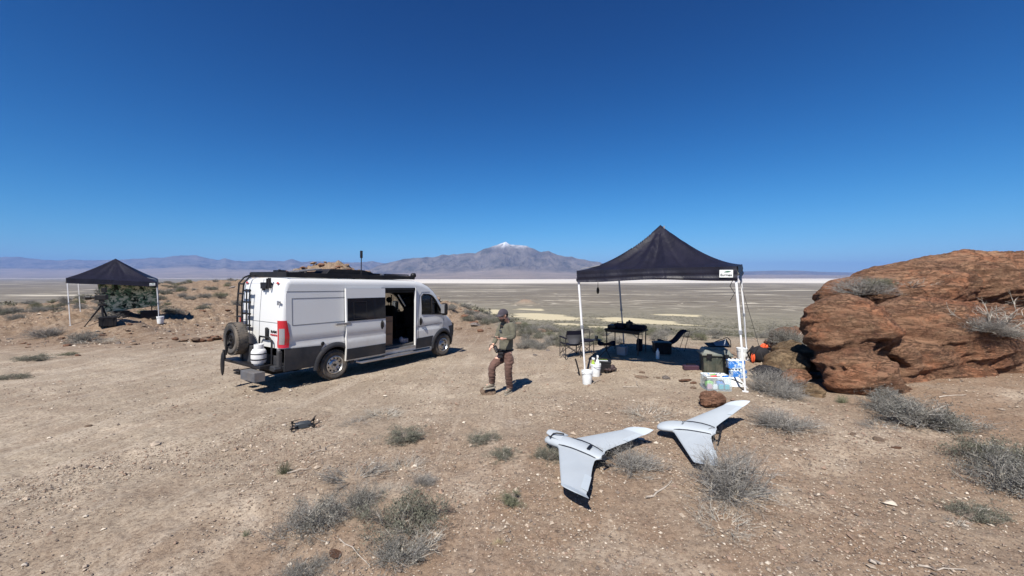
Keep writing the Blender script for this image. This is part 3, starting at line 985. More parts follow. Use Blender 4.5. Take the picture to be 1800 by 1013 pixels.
    a.build('rear_bumper', M['clad'], van, bevel=.025)
    a = MB(); a.box((-.20, .10, .56), (.30, 1.75, .07)); a.tube([(.0, 0, .42), (-.42, 0, .42)], .035, 8); a.build('carrier_frame', M['black'], van, bevel=.01)
    st = MB(); st.box((-.42, -.62, .40), (.22, .62, .20)); 
    for k in range(7): st.box((-.535, -.62, .32 + k * .026), (.012, .60, .007))
    st.build('hitch_step', M['tread'], van, bevel=.01)
    a = MB(); a.box((-.42, .04, .42), (.10, .30, .04)); a.box((-.42, .04, .36), (.10, .26, .03)); a.build('hitch_bracket', M['black'], van, bevel=.006)
    # tyre carrier post and spare
    a = MB(); a.tube([(-.12, .48, .56), (-.16, .48, 1.10)], .035, 8); a.tube([(-.16, .46, 1.08), (-.30, .46, 1.08)], .05, 8); a.box((-.14, .46, .95), (.04, .3, .34)); a.build('spare_carrier', M['black'], van, bevel=.004)
    sp = wheel(van, -.36, .56, -1, r=.385, w=.25, name='spare_wheel', spare=True)
    sp.location = (-.34, .36, 1.13); sp.rotation_euler = (0, 0, rad(-90)); sp['label'] = 'spare wheel on a black rim'
    a = MB(); a.sphere((0, 0, 0), (.03, .17, .045), 0, 12, 8); 
    # strap and folding shovel blade hanging from the spare
    a = MB(); a.box((-.50, .47, .98), (.03, .06, .46)); a.box((-.52, .52, .76), (.05, .10, .22), taper=.8)
    a.build('shovel_strap', M['black'], van, bevel=.01)
    a = MB(); a.sphere((-.54, .55, .54), (.03, .085, .28), 0, 14, 10); a.build('shovel_blade', M['black'], van, smooth=True)
    a = MB(); a.box((-.16, .10, .78), (.10, .42, .40), rot=(0, 0, 0)); a.build('number_plate_panel', M['clad'], van, bevel=.02)
    # tank cage: hoop
    a = MB(); a.tube([(-.06, -.70, .58), (-.06, -.70, 1.12), (-.08, -.63, 1.20), (-.08, -.20, 1.20), (-.06, -.14, 1.12), (-.06, -.14, .58)], .022, 8); a.build('tank_bracket', M['black'], van, smooth=50)
    # -------- ladder on the left rear door
    a = MB()
    for y in (.80, .56):
        a.tube([(-.13, y, 1.22), (-.13, y, 1.9), (-.09, y, 2.44), (.02, y, 2.58), (.16, y, 2.64)], .022, 8)
    for z in (1.34, 1.62, 1.90, 2.18, 2.42):
        x = -.13 if z < 2 else -.13 + (z - 1.9) * .075
        a.box((x, .68, z), (.05, .25, .035))
    a.build('ladder', M['black'], van, bevel=.003)
    a = MB()
    for y in (.46, .30):
        a.tube([(-.08, y, 1.30), (-.07, y, 2.30)], .016, 8)
    for z in (1.42, 1.70, 1.98, 2.26): a.box((-.08, .42, z), (.05, .30, .04))
    a.build('ladder', M['black'], van, bevel=.003)
    # -------- roof rack with what is bolted on it
    a = MB()
    for y in (-.84, .84):
        a.box((2.17, y, 2.65), (4.0, .05, .105))
    a.box((.20, 0, 2.655), (.05, 1.68, .13)); a.box((4.14, 0, 2.655), (.05, 1.68, .11))
    for k in range(9): a.box((.6 + k * .45, 0, 2.675), (.05, 1.66, .035))
    a.build('roof_rack', M['black'], van, bevel=.006)
    a = MB(); a.box((3.30, -.1, 2.735), (1.50, 1.25, .035)); a.build('solar_panel', M['solar'], van, bevel=.004)
    a = MB(); a.box((1.52, .25, 2.735), (1.55, .6, .035)); a.build('solar_panel', M['solar'], van, bevel=.004)
    a = MB(); a.box((.95, -.30, 2.78), (.62, .46, .03), rot=(0, rad(-8), 0)); a.tube([(.95, -.3, 2.68), (.95, -.3, 2.77)], .03, 8); a.build('satellite_dish', M['tread'], van, bevel=.01)
    a = MB()
    a.prism([(-.8, 2.69), (-.70, 2.80), (-.62, 2.83), (.35, 2.83), (.62, 2.77), (.80, 2.69)], -.30, .30, 0, Matrix.Translation((2.02, -.45, 0)) @ Matrix.Rotation(rad(90), 4, 'X'))
    a.build('roof_box', M['black'], van, bevel=.012)
    a = MB(); a.box((.62, .3, 2.75), (.2, .25, .06)); a.tube([(.62, .3, 2.7), (.62, .3, 2.80)], .03, 8); a.build('roof_vent', M['black'], van, bevel=.01)
    a = MB(); a.tube([(4.12, -.80, 2.72), (4.22, -.80, 2.735)], .075, 16); a.sphere((4.14, -.80, 2.725), (.06, .08, .08), 0, 14, 10); a.build('spot_lamp', M['black'], van, smooth=40)
    a = MB(); a.tube([(2.9, -.80, 2.70), (2.98, -.80, 2.70)], .045, 12); a.build('clamp', M['steel'], van, smooth=40)
    a = MB(); a.tube([(2.22, -.82, 2.66), (2.22, -.82, 3.16)], .014, 6); a.tube([(2.22, -.82, 3.16), (2.22, -.82, 3.36)], .035, 10); a.build('antenna', M['black'], van, smooth=40)
    # -------- bull bar
    a = MB()
    a.tube([(6.16, -.62, .55), (6.30, -.62, .60), (6.32, -.62, 1.02), (6.18, -.62, 1.08)], .025, 8)
    a.tube([(6.16, .62, .55), (6.30, .62, .60), (6.32, .62, 1.02), (6.18, .62, 1.08)], .025, 8)
    a.tube([(6.31, -.62, .8), (6.31, .62, .8)], .025, 8)
    a.build('bull_bar', M['black'], van, smooth=50)
    for side in (-1, 1):
        a = MB(); a.sphere((5.90, side * (vW(6.0, 1.0) - .06), 1.10), (.20, .07, .11), 0, 14, 8, rot=(0, rad(28), side * rad(-30))); a.build('headlight', M['clearl'], van, smooth=True)
    # -------- inside
    for side in (-1, 1):
        se = empty('cab_seat', (4.62, side * .45, .95)); se.parent = van
        if side > 0: se.rotation_euler = (0, 0, 0)
        a = MB(); a.box((.05, 0, .02), (.52, .52, .16)); a.build('seat_cushion', M['cloth_dark'], se, bevel=.06, smooth=60)
        a = MB(); a.box((-.26, 0, .42), (.14, .50, .72), rot=(0, rad(-8), 0), taper=.86); a.build('seat_back', M['cloth_dark'], se, bevel=.06, smooth=60)
        a = MB(); a.sphere((-.34, 0, .96), (.06, .14, .10), 0, 14, 10); a.tube([(-.33, .05, .76), (-.33, .05, .94)], .01, 6); a.tube([(-.33, -.05, .76), (-.33, -.05, .94)], .01, 6); a.build('headrest', M['cloth_dark'], se, smooth=60)
        a = MB(); a.box((0, 0, -.2), (.4, .4, .35)); a.build('seat_base', M['inner'], se, bevel=.02)
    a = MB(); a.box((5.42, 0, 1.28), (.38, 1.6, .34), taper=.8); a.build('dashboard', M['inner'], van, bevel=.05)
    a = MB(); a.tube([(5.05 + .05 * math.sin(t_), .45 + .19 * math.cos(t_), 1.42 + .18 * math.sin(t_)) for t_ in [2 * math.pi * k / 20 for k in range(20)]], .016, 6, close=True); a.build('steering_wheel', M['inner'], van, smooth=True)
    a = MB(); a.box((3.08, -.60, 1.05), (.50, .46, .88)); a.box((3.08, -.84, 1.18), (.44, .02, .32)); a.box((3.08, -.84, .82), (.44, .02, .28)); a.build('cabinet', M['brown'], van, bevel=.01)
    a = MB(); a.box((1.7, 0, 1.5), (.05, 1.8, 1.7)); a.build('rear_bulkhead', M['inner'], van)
    a = MB(); a.box((3.9, -.70, .68), (.22, .16, .14)); a.sphere((3.75, -.74, .72), (.07, .07, .1)); a.build('floor_clutter', simple('clutter', (.2, .2, .24), .6), van, bevel=.02)
    # -------- wheels
    for x in (RWX, FWX):
        for side in (-1, 1):
            wheel(van, x, side * .88, side)
    # left fuel cap knob on the flank
    a = MB(); a.sphere((.98, -(vW(1, .98) + .01), .97), (.05, .02, .05), 0, 10, 8); a.build('fuel_cap', M['black'], van, smooth=True)
    # the gas bottle stands on the carrier: a thing of its own
    R = van.rotation_euler.to_matrix()
    gp = org + R @ Vector((-.25, -.52, .60))
    gb = empty('gas_bottle', gp, label='white propane bottle standing on the rear carrier of the van', cat='gas bottle')
    gb.rotation_euler = van.rotation_euler; gb.scale = (1.0, 1.0, .98)
    a = MB(); a.lathe([(.10, 0), (.105, .03), (.135, .04), (.152, .09), (.155, .16), (.155, .27), (.150, .31), (.12, .365), (.05, .385)], 28); a.build('bottle_body', M['tank'], gb, smooth=50)
    a = MB(); a.lathe([(.085, .37), (.098, .38), (.100, .46), (.095, .475), (.088, .46), (.085, .39)], 20, capped=False); a.build('collar', M['tank'], gb, smooth=50)
    a = MB(); a.tube([(0, 0, .38), (0, 0, .44)], .02, 8); a.tube([(-.03, 0, .43), (.03, 0, .43)], .02, 8); a.build('valve', M['steel'], gb, smooth=50)
    a = MB(); a.lathe([(.158, .12), (.158, .145)], 28, capped=False); a.lathe([(.158, .25), (.158, .27)], 28, capped=False); a.build('strap', M['black'], gb, smooth=50, solid=.004)
    return van

def fix(mb, side):
    """outward facing triangles for a flank panel"""
    out_ = []
    for f in mb.f:
        a, b, c = (Vector(mb.v[i]) for i in f[:3])
        n = (b - a).cross(c - a)
        out_.append(f if n.y * side > 0 else f[::-1])
    mb.f = out_
    return mb
def fixn(mb):
    """outward from the body's middle line"""
    out_ = []
    for f in mb.f:
        p = [Vector(mb.v[i]) for i in f]
        c = sum(p, Vector()) / len(p)
        n = (p[1] - p[0]).cross(p[2] - p[1])
        o = c - Vector((min(max(c.x, 1.2), 5.2), 0, 1.3))
        out_.append(f if n.dot(o) > 0 else f[::-1])
    mb.f = out_
    return mb
VAN = build_van()
# ================================================================== CANOPIES
M['canopy'] = None
def canopy_fabric():
    t = NT('navy_black_polyester')
    p = t.coord('Object')
    c = t.mix(t.ramp(t.noise(2.5, 5, .6, p), [(.3, 0.0), (.7, 1.0)]), (.006, .006, .013), (.013, .012, .024))
    nm = t.bump(t.noise(5, 4, .6, t.coord('Object', (1, 1, .4)), .8), .35, .05)
    return t.done(c, .50, 0, nm, spec=.32)
M['canopy'] = canopy_fabric()
M['leg'] = simple('white_canopy_frame', (.72, .72, .73), .4, dirt=.12, vscale=5)
M['gframe'] = simple('grey_canopy_frame', (.30, .31, .33), .45, metal=.3)
M['tagw'] = simple('white_tag', (.72, .74, .72), .6)
M['green'] = simple('green_mark', (.03, .12, .07), .6)

def canopy(corners, z_eave, peak, concave, lean, label, tag_face, folds, name='pop_up_canopy', leg_mats=None):
    """corners: ground points FL, FR, BR, BL. Local frame at their middle"""
    c = sum(corners, Vector()) / 4
    ex = (corners[1] - corners[0]); ex.z = 0; S_ = ex.length; ex.normalize()
    yaw = math.atan2(ex.y, ex.x)
    e = empty(name, c, yaw, label, 'canopy')
    h = S_ / 2
    gl = [(-h, -h), (h, -h), (h, h), (-h, h)]
    inv = Matrix.Rotation(-yaw, 3, 'Z')
    lz = [(inv @ (q - c)) for q in corners]
    eave = z_eave
    tx = (lz[1].z - lz[0].z + lz[2].z - lz[3].z) / 2 / S_; ty = (lz[3].z - lz[0].z + lz[2].z - lz[1].z) / 2 / S_
    print('corner z', [round(q.z, 2) for q in corners], tx, ty)
    lx, ly = lean
    def surf(x, y):
        r = max(abs(x), abs(y)) / h
        hip = min(abs(x), abs(y)) / max(1e-6, max(abs(x), abs(y)))
        q = max(0.0, 1 - r)
        z = peak * (concave * q ** 1.75 + (1 - concave) * q)
        sag = .16 * math.sin(math.pi * min(1, r)) * max(0.0, 1 - hip ** 2) ** .8 * (.7 if folds < 1 else 1)
        z -= sag * .55
        a = math.atan2(y, x)
        f = (mnoise.noise(Vector((a * 4.2, r * 1.1, folds * 3.1))) * .075 + mnoise.noise(Vector((a * 9.5, r * 2.0, 5 + folds))) * .035) * math.sin(math.pi * min(1, r * .96)) * folds * (1 - hip ** 6)
        z += f
        return z
    N = 72
    rows = []
    for i in range(N + 1):
        row = []
        for j in range(N + 1):
            x = -h + S_ * j / N; y = -h + S_ * i / N
            z = eave + surf(x, y)
            row.append((x + lx * (z / eave), y + ly * (z / eave), z + x * tx + y * ty))
        rows.append(row)
    a = MB(); a.grid(rows)
    o = a.build('canopy_roof', M['canopy'], e, smooth=38, solid=.004)
    # valance all round, each side its own cloth
    for s_ in range(4):
        p0 = Vector(gl[s_]); p1 = Vector(gl[(s_ + 1) % 4]); n2 = Vector((p1.y - p0.y, -(p1.x - p0.x))).normalized()
        rows = []
        for k in range(9):
            row = []
            for j in range(61):
                t_ = j / 60
                q = p0.lerp(p1, t_)
                dz = k / 8
                depth = .27 + .012 * math.sin(t_ * 9 + s_) - (.07 * math.sin(math.pi * t_) if False else 0) - .02 * folds * math.sin(math.pi * t_)
                wv = folds * .02 * mnoise.noise(Vector((t_ * 9, s_ * 7.7, dz * .8))) + folds * .010 * math.sin(dz * 14 + t_ * 3) * dz
                top = surf(q.x * .999, q.y * .999) * .0
                z = eave + .004 - dz * depth
                off = .012 + wv + .012 * dz
                row.append((q.x + n2.x * off + lx * z / eave, q.y + n2.y * off + ly * z / eave, z + q.x * tx + q.y * ty))
            rows.append(row)
        a = MB(); a.grid(rows); a.build('valance', M['canopy'], e, smooth=50, solid=.004)
    # legs
    for k, (gx, gy) in enumerate(gl):
        base = lz[k]; foot = Vector((gx * .985, gy * .985, base.z))
        top = Vector((gx * .985 + lx, gy * .985 + ly, eave - .06 + gx * tx + gy * ty))
        lm = (leg_mats or [M['leg']] * 4)[k]
        mid = foot.lerp(top, .47)
        le = empty('leg', foot); le.parent = e
        a = MB()
        def sq(p, q, w_):
            d = (q - p).normalized(); M4 = Matrix.Translation((p + q) / 2 - foot) @ d.to_track_quat('Z', 'Y').to_matrix().to_4x4() @ Matrix.Rotation(0, 4, 'Z')
            a.box((0, 0, 0), (w_, w_, (q - p).length), rot=None) if False else a.add([(x * w_ / 2, y * w_ / 2, z * (q - p).length / 2) for z in (-1, 1) for x, y in ((-1, -1), (1, -1), (1, 1), (-1, 1))],
                  [(3, 2, 1, 0), (4, 5, 6, 7), (0, 1, 5, 4), (1, 2, 6, 5), (2, 3, 7, 6), (3, 0, 4, 7)], 0, M4)
        sq(mid, top, .040); a.build('upper_tube', lm, le, bevel=.004)
        a = MB(); sq(foot, mid + (top - mid) * .12, .032); a.build('lower_tube', lm, le, bevel=.004)
        a = MB(); a.box((0, 0, .006), (.10, .10, .012)); a.build('foot_plate', lm, le)
        a = MB(); sq(mid + (top - mid) * .0, mid + (top - mid) * .06, .056); a.build('height_clip', M['gframe'], le, bevel=.005); a = MB(); sq(top - (top - mid) * .10, top, .060); a.build('corner_bracket', M['gframe'], le, bevel=.005)
    # scissor trusses under the edge and up to the peak
    a = MB()
    ze = eave - .16
    for s_ in range(4):
        p0 = Vector(gl[s_]) * .975; p1 = Vector(gl[(s_ + 1) % 4]) * .975
        q = [p0.lerp(p1, t_) for t_ in (0, .25, .5, .75, 1)]
        for u in range(4):
            z0, z1 = (ze - .06, ze + .08)
            L = lambda P_, z: (P_.x + lx * z / eave, P_.y + ly * z / eave, z + P_.x * tx + P_.y * ty)
            a.tube([L(q[u], z0), L(q[u + 1], z1)], .010, 5); a.tube([L(q[u], z1), L(q[u + 1], z0)], .010, 5)
    a.build('truss', M['gframe'], e)
    a = MB()
    a.tube([(lx, ly, eave - .10), (lx, ly, eave + peak - .03)], .018, 8)
    for (gx, gy) in gl:
        a.tube([(gx * .96 + lx, gy * .96 + ly, eave - .05), (gx * .45 + lx, gy * .45 + ly, eave + peak * .16), (lx, ly, eave + peak - .12)], .011, 5)
    a.build('peak_pole', M['gframe'], e)
    # maker's tag on the front valance
    ft = empty('maker_tag', (h * tag_face[0] + lx * .93, -h - .045 + ly * .93, eave - .135 + tx * h * .9 - ty * h)); ft.parent = e
    a = MB(); a.box((0, 0, 0), (.27 * tag_face[1], .006, .17 * tag_face[1])); a.build('tag_patch', M['tagw'], ft, bevel=.002)
    a = MB()
    k_ = tag_face[1]
    a.grid([[( (-.05 + .15 * u / 12) * k_, -.0055, (.035 + .022 * math.sin(math.pi * u / 12) * s2 + .012 * u / 12) * k_) for u in range(13)] for s2 in (-.55, 1)])
    a.build('tag_swoosh', M['green'], ft, solid=.002)
    text('Eurmax', .075 * k_, (0, -.006, -.03 * k_), (rad(90), 0, 0), M['black'], ft, ext=.0015, sx=1.0)
    return e, c, yaw, h

FL = on(1029, 663); FR = on(1318, 689)
ex = (FR - FL); ex.z = 0; S_ = 3.05
print('right canopy front length', ex.length)
d1 = ex.normalized(); n1 = Vector((-d1.y, d1.x, 0))
FRc = FL + d1 * max(2.95, min(3.2, ex.length))
BR = FRc + n1 * 3.05; BL = FL + n1 * 3.05
for q in (FL, FRc, BR, BL): q.z = T(q.x, q.y)
CAN1, C1c, C1yaw, C1h = canopy([FL, FRc, BR, BL], 2.40, 1.04, .88, (-.20, .02), 'large black pop-up canopy leaning left over the camp table, white tag on its front edge', (.885, .84), 1.45,
       leg_mats=[M['leg'], M['leg'], M['leg'], M['gframe']])
# strap toggles hanging from the frame
for (u, v) in ((1051, 511),):
    p = at(u, v, FL.y + .5)
    e = empty('hanging_toggle', p, 0, 'small black lamp hanging under the front edge of the large canopy', 'lamp')
    a = MB(); a.sphere((0, 0, 0), (.035, .035, .085), 0, 12, 8); a.build('lamp_body', M['black'], e, smooth=True)
    a = MB(); a.tube([(0, 0, .08), (0, 0, .24)], .006, 5); a.build('cord', M['black'], e)
# guy ropes
def rope(pts, label, name='guy_rope'):
    a = MB(); a.tube(pts, .006, 5)
    o = a.build(name, M['black']); return tag(o, label, 'rope')
wl = CAN1.matrix_world
def cw(x, y, z): return C1c + Matrix.Rotation(C1yaw, 3, 'Z') @ Vector((x, y, z))
tp = cw(C1h - .22, C1h - .05, 2.05); gp = on(1347, 652)
rope([tp, tp.lerp(gp, .5), gp], 'thin dark guy rope running down from the back right leg of the large canopy')
p0 = cw(C1h - .26, -C1h + .10, 2.12)
rope([p0, p0 + Vector((-.03, .05, -.12)), p0 + Vector((.05, .03, -.26)), p0 + Vector((-.02, .05, -.40))], 'short black strap dangling beside the front right leg of the large canopy', 'dangling_strap')

# left canopy
a0 = on(122, 573); 
dirv = Vector((a0.x, a0.y, 0)).normalized()
side = Vector((dirv.y, -dirv.x, 0))
L_ = 3.5
b0 = on(290, 569)
ex = (b0 - a0); ex.z = 0
print('left canopy', a0, b0, ex.length)
W2 = 3.25
q1 = a0 + (side * W2).xyz
# front edge direction across the line of sight
FLl = a0.copy(); FRl = a0 + ex.normalized() * ex.length
rr_ = ray(290, 569); vd = Vector((rr_.x, rr_.y, 0)).normalized(); ex = Vector((vd.y, -vd.x, 0)) * 3.55
FRl = FLl + ex; BRl = FRl + vd * 3.55; BLl = FLl + vd * 3.55
for q in (FLl, FRl, BRl, BLl): q.z = T(q.x, q.y)
LCAN, C2c, C2yaw, C2h = canopy([FLl, FRl, BRl, BLl], 2.32 * ex.length / 3.4, 1.12 * ex.length / 3.4, .25, (-.06, 0), 'smaller black pop-up canopy at far left sheltering a camouflage net', (.88, .9), .45)
def c2(x, y, z): return C2c + Matrix.Rotation(C2yaw, 3, 'Z') @ Vector((x * C2h, y * C2h, z))

# camouflage net
def camo():
    t = NT('camouflage_cloth')
    p = t.coord('Object')
    n1_ = t.noise(2.6, 4, .6, p, .8); n2_ = t.noise(4.2, 4, .7, t.coord('Object', (1, 1, 1.3), (.4, .3, .2)), .8)
    c = t.mix(t.ramp(n1_, [(.44, 0.0), (.48, 1.0)]), (.06, .09, .055), (.12, .20, .12))
    c = t.mix(t.ramp(n2_, [(.50, 0.0), (.53, 1.0)]), c, (.55, .55, .38))
    c = t.mix(t.ramp(t.noise(3.4, 4, .6, p, .8), [(.56, 0.0), (.59, 1.0)]), c, (.02, .028, .02))
    nm = t.bump(t.noise(9, 4, .7, p), .45, .04)
    return t.done(c, .9, 0, nm, spec=.1)
hw = C2h
rows = []
for i in range(41):
    tz = i / 40
    row = []
    for j in range(81):
        s_ = j / 80
        x = (-.44 + 1.38 * s_)
        top = 2.30; bot = .50 + .28 * s_ - .012 * math.sin(s_ * 20)
        z = top + (bot - top) * tz
        y = -.52 + .06 * tz + .02 * mnoise.noise(Vector((s_ * 6, tz * 3, 1))) + .018 * math.sin(s_ * 11 + tz * 2) * tz
        q = c2(x + (.10 - .0) * tz * (1 - s_) , y, z - .0)
        z0 = c2(0, 0, 0).z
        row.append(q + Vector((0, 0, .012 * mnoise.noise(Vector((s_ * 14, tz * 12, 4))))))
    rows.append(row)
a = MB(); a.grid(rows)
o = a.build('camouflage_net', camo(), smooth=60, solid=.006)
tag(o, 'green camouflage net hung inside the far left canopy', 'net')
a = MB(); a.tube([r_[0] for r_ in rows] + list(rows[-1])[1:] + [r_[-1] for r_ in rows[::-1]][1:], .018, 5); a.build('hem', simple('pale_net_hem', (.22, .25, .17), .9), o, smooth=True)

# things under the left canopy
def crate(name, p, size, yaw, mat, label, cat='box', lid=True, group=None):
    e = empty(name, p, yaw, label, cat, group)
    sx, sy, sz = size
    a = MB(); a.box((0, 0, sz * .42), (sx * .94, sy * .94, sz * .84), taper=1.0)
    for q in (-.3, 0, .3): a.box((q * sx, -sy * .475, sz * .40), (sx * .05, .012, sz * .7))
    a.build('crate_body', mat, e, bevel=.012)
    a = MB(); a.box((0, 0, sz * .92), (sx, sy, sz * .15)); a.box((0, 0, sz * 1.01), (sx * .8, sy * .8, sz * .05)); a.build('lid', mat, e, bevel=.012)
    a = MB()
    for q in (-.28, .28): a.box((q * sx, -sy * .505, sz * .82), (.06, .02, .09))
    a.build('latch', M['black'], e, bevel=.004)
    return e
def ground(q, dz=0): q = q.copy(); q.z = T(q.x, q.y) + dz; return q
crate('equipment_case', on(190, 573), (.62, .45, .42), C2yaw, M['black'], 'black equipment case on the ground beside the tripod, nearest the camera', 'case')
crate('equipment_case', ground(c2(.05, -.5, 0)), (.8, .5, .42), C2yaw + .1, M['black'], 'black equipment case in the middle under the camouflage net', 'case')
crate('equipment_case', ground(c2(.75, -.45, 0)), (.8, .5, .50), C2yaw - .1, M['black'], 'black equipment case under the right end of the camouflage net', 'case')
ft = empty('folding_table', ground(c2(.35, -.1, 0)), C2yaw, 'dark folding table standing behind the camouflage net', 'table')
a = MB(); a.box((0, 0, .72), (1.8, .75, .05)); a.build('table_top', M['black'], ft, bevel=.01)
for sx in (-1, 1):
    for sy in (-1, 1):
        a = MB(); a.tube([(sx * .8, sy * .3, 0), (sx * .8, sy * .3, .7)], .02, 8); a.build('leg', M['black'], ft)

def bucket(p, h, label, content=None, group=None, handle=True, tilt=0, lid=False):
    e = empty('bucket', p, random.uniform(0, 6), label, 'bucket', group)
    r = h * .40
    a = MB()
    a.lathe([(r * .82, 0), (r * .84, h * .02), (r * .97, h * .80), (r * 1.05, h * .81), (r * 1.05, h * .83), (r * .98, h * .84), (r * .98, h * .90), (r * 1.06, h * .91), (r * 1.06, h * .94), (r, h * .95), (r * 1.02, h), (r * .97, h), (r * .96, h * .9), (r * .80, h * .05), (0, h * .05)], 32, capped=False)
    a.lathe([(0, 0), (r * .82, 0)], 32, capped=False)
    a.build('bucket_shell', M['bucket'], e, smooth=35)
    if lid:
        a = MB(); a.lathe([(r * 1.05, h * .97), (r * 1.08, h * .98), (r * 1.08, h * 1.04), (r * .95, h * 1.03), (0, h * 1.03)], 32); a.build('bucket_lid', M['bucket'], e, smooth=35)
    if handle:
        a = MB()
        a.tube([(r * 1.04 * math.cos(t_), r * 1.10 * math.sin(t_) * .9 - 0, h * .86 - (r * .9) * math.sin(t_) * .75) for t_ in [math.pi * k / 16 for k in range(17)]], .004, 5)
        a.build('handle', M['gframe'], e)
    return e
M['bucket'] = simple('white_bucket_plastic', (.76, .78, .78), .45, dirt=.18, vscale=12)
bucket(on(282, 569), .42, 'white bucket at the foot of the smaller canopy by its right leg')

# camera on a tripod
tp = on(180, 573)
tr = empty('tripod', tp, .3, 'black tripod with its legs splayed beside the camouflage net', 'tripod')
for k, (u, v) in enumerate(((148, 575), (193, 570), (183, 577))):
    f = on(u, v) - tp; 
    fr = Matrix.Rotation(-.3, 3, 'Z') @ f
    top = Vector((0, 0, .98))
    a = MB(); a.tube([fr, fr.lerp(top, .5)], .022, 8); a.tube([fr.lerp(top, .42), top], .036, 8); a.build('leg', M['black'], tr, smooth=50)
a = MB(); a.tube([(0, 0, .55), (0, 0, 1.12)], .03, 8); a.box((0, 0, 1.0), (.18, .18, .10)); a.box((0, 0, 1.16), (.16, .12, .12)); a.tube([(0, 0, 1.15), (.45, -.3, .92)], .014, 6); a.build('tripod_head', M['black'], tr, bevel=.004)
cm = empty('video_camera', tp + Vector((0, 0, 1.22)), rad(200), 'black video camera mounted on the tripod', 'camera')
a = MB(); a.box((0, 0, .12), (.42, .20, .24)); a.box((-.02, 0, .30), (.25, .06, .06)); a.build('camera_body', M['black'], cm, bevel=.02)
a = MB(); a.tube([(.2, 0, .12), (.36, 0, .12)], .07, 16); a.tube([(.36, 0, .12), (.55, 0, .12)], .09, 16); a.build('lens', M['black'], cm, smooth=40)
a = MB(); a.box((-.10, .0, .46), (.16, .14, .22)); a.build('monitor', M['black'], cm, bevel=.01)

# ================================================================== CAMP FURNITURE
M['camp_fab'] = simple('navy_camp_fabric', (.008, .008, .018), .85, var=.3, spec=.2)
M['mesh_fab'] = simple('grey_mesh_fabric', (.07, .07, .08), .9)
M['blk_tube'] = simple('black_steel_tube', (.02, .02, .022), .5, dirt=.1)
M['shade'] = simple('cool_grey_plastic', (.25, .27, .30), .6)  # one even cool grey, for the tub and the loose sheet

def camp_chair(p, yaw, h, label, k=1.0, arms=True, fab=None):
    """folding director style chair; local -y is the front"""
    e = empty('camp_chair', p, yaw, label, 'chair')
    w_ = .56 * k; d_ = .48 * k; sh = .44 * k; ah = .62 * k
    for sx in (-1, 1):
        a = MB(); a.tube([(sx * w_ / 2, -d_ / 2, 0), (sx * w_ / 2, -d_ / 2, ah)], .013, 8); a.build('leg', M['blk_tube'], e, smooth=50)
        a = MB(); a.tube([(sx * w_ / 2, d_ / 2, 0), (sx * w_ / 2, d_ / 2, ah), (sx * w_ / 2, d_ / 2 + .08, h)], .013, 8); a.build('leg', M['blk_tube'], e, smooth=50)
        if arms:
            a = MB(); a.box((sx * w_ / 2, 0, ah + .01), (.06, d_ * 1.15, .025)); a.build('armrest', M['camp_fab'], e, bevel=.008)
        a = MB(); a.tube([(sx * w_ / 2, -d_ / 2, .06), (sx * w_ / 2, d_ / 2, sh)], .009, 6); a.tube([(sx * w_ / 2, d_ / 2, .06), (sx * w_ / 2, -d_ / 2, sh)], .009, 6)
        a.build('side_brace', M['blk_tube'], e)
    for y in (-d_ / 2, d_ / 2):
        a = MB(); a.tube([(-w_ / 2, y, .08), (w_ / 2, y, sh)], .009, 6); a.tube([(w_ / 2, y, .08), (-w_ / 2, y, sh)], .009, 6); a.build('cross_brace', M['blk_tube'], e)
    rows = [[(w_ / 2 * (-1 + 2 * j / 12), d_ / 2 * (-1 + 2 * i / 8), sh - .05 * math.sin(math.pi * j / 12) + .01) for j in range(13)] for i in range(9)]
    a = MB(); a.grid(rows); a.build('seat', fab or M['camp_fab'], e, smooth=True, solid=.015)
    rows = []
    for i in range(11):
        z = sh + .02 + (h - sh) * i / 10
        y = d_ / 2 + .08 * max(0, (z - ah) / (h - ah)) if z > ah else d_ / 2
        wk = 1 if i > 6 else (.55 + .45 * i / 6)
        rows.append([(w_ / 2 * wk * (-1 + 2 * j / 12), y + .07 * math.sin(math.pi * j / 12) * (1 - i / 13), z) for j in range(13)])
    a = MB(); a.grid(rows[:8]); a.build('lower_back', M['mesh_fab'], e, smooth=True, solid=.010)
    a = MB(); a.grid(rows[7:]); a.build('backrest', fab or M['camp_fab'], e, smooth=True, solid=.016)
    return e
p = on(1004, 628)
camp_chair(p, rad(14 + 180), .78, 'folding camp chair with navy back seen from behind, left of the canopy leg', .92)

def side_chair(p, yaw, label):
    e = empty('folding_stool', p, yaw, label, 'stool')
    w_, d_ = .40, .36
    a = MB(); a.tube([(-w_ / 2, d_ / 2, .40), (-w_ / 2, d_ / 2, .66), (-w_ / 2 + .04, d_ / 2, .70), (w_ / 2 - .04, d_ / 2, .70), (w_ / 2, d_ / 2, .66), (w_ / 2, d_ / 2, .40)], .012, 8); a.build('back_frame', M['blk_tube'], e, smooth=50)
    for sx in (-1, 1):
        for sy in (-1, 1):
            a = MB(); a.tube([(sx * w_ / 2, sy * d_ / 2, 0), (sx * w_ / 2, sy * d_ / 2, .42)], .012, 8); a.build('leg', M['blk_tube'], e)
    a = MB(); a.tube([(-w_ / 2, -d_ / 2, .03), (w_ / 2, -d_ / 2, .38)], .009, 6); a.tube([(w_ / 2, -d_ / 2, .03), (-w_ / 2, -d_ / 2, .38)], .009, 6); a.build('cross_brace', M['blk_tube'], e)
    a = MB(); a.box((0, 0, .42), (w_, d_, .05)); a.build('seat', M['camp_fab'], e, bevel=.015)
    a = MB(); a.box((w_ / 2 + .14, -.02, .43), (.26, .24, .02)); a.lathe([(.04, .0), (.05, .04), (.05, .10)], 14, 0, Matrix.Translation((w_ / 2 + .14, 0, .44))); a.build('side_tray', M['blk_tube'], e)
    return e
side_chair(on(1028, 624), rad(8), 'black tube framed folding chair with a side tray behind the front left canopy leg')

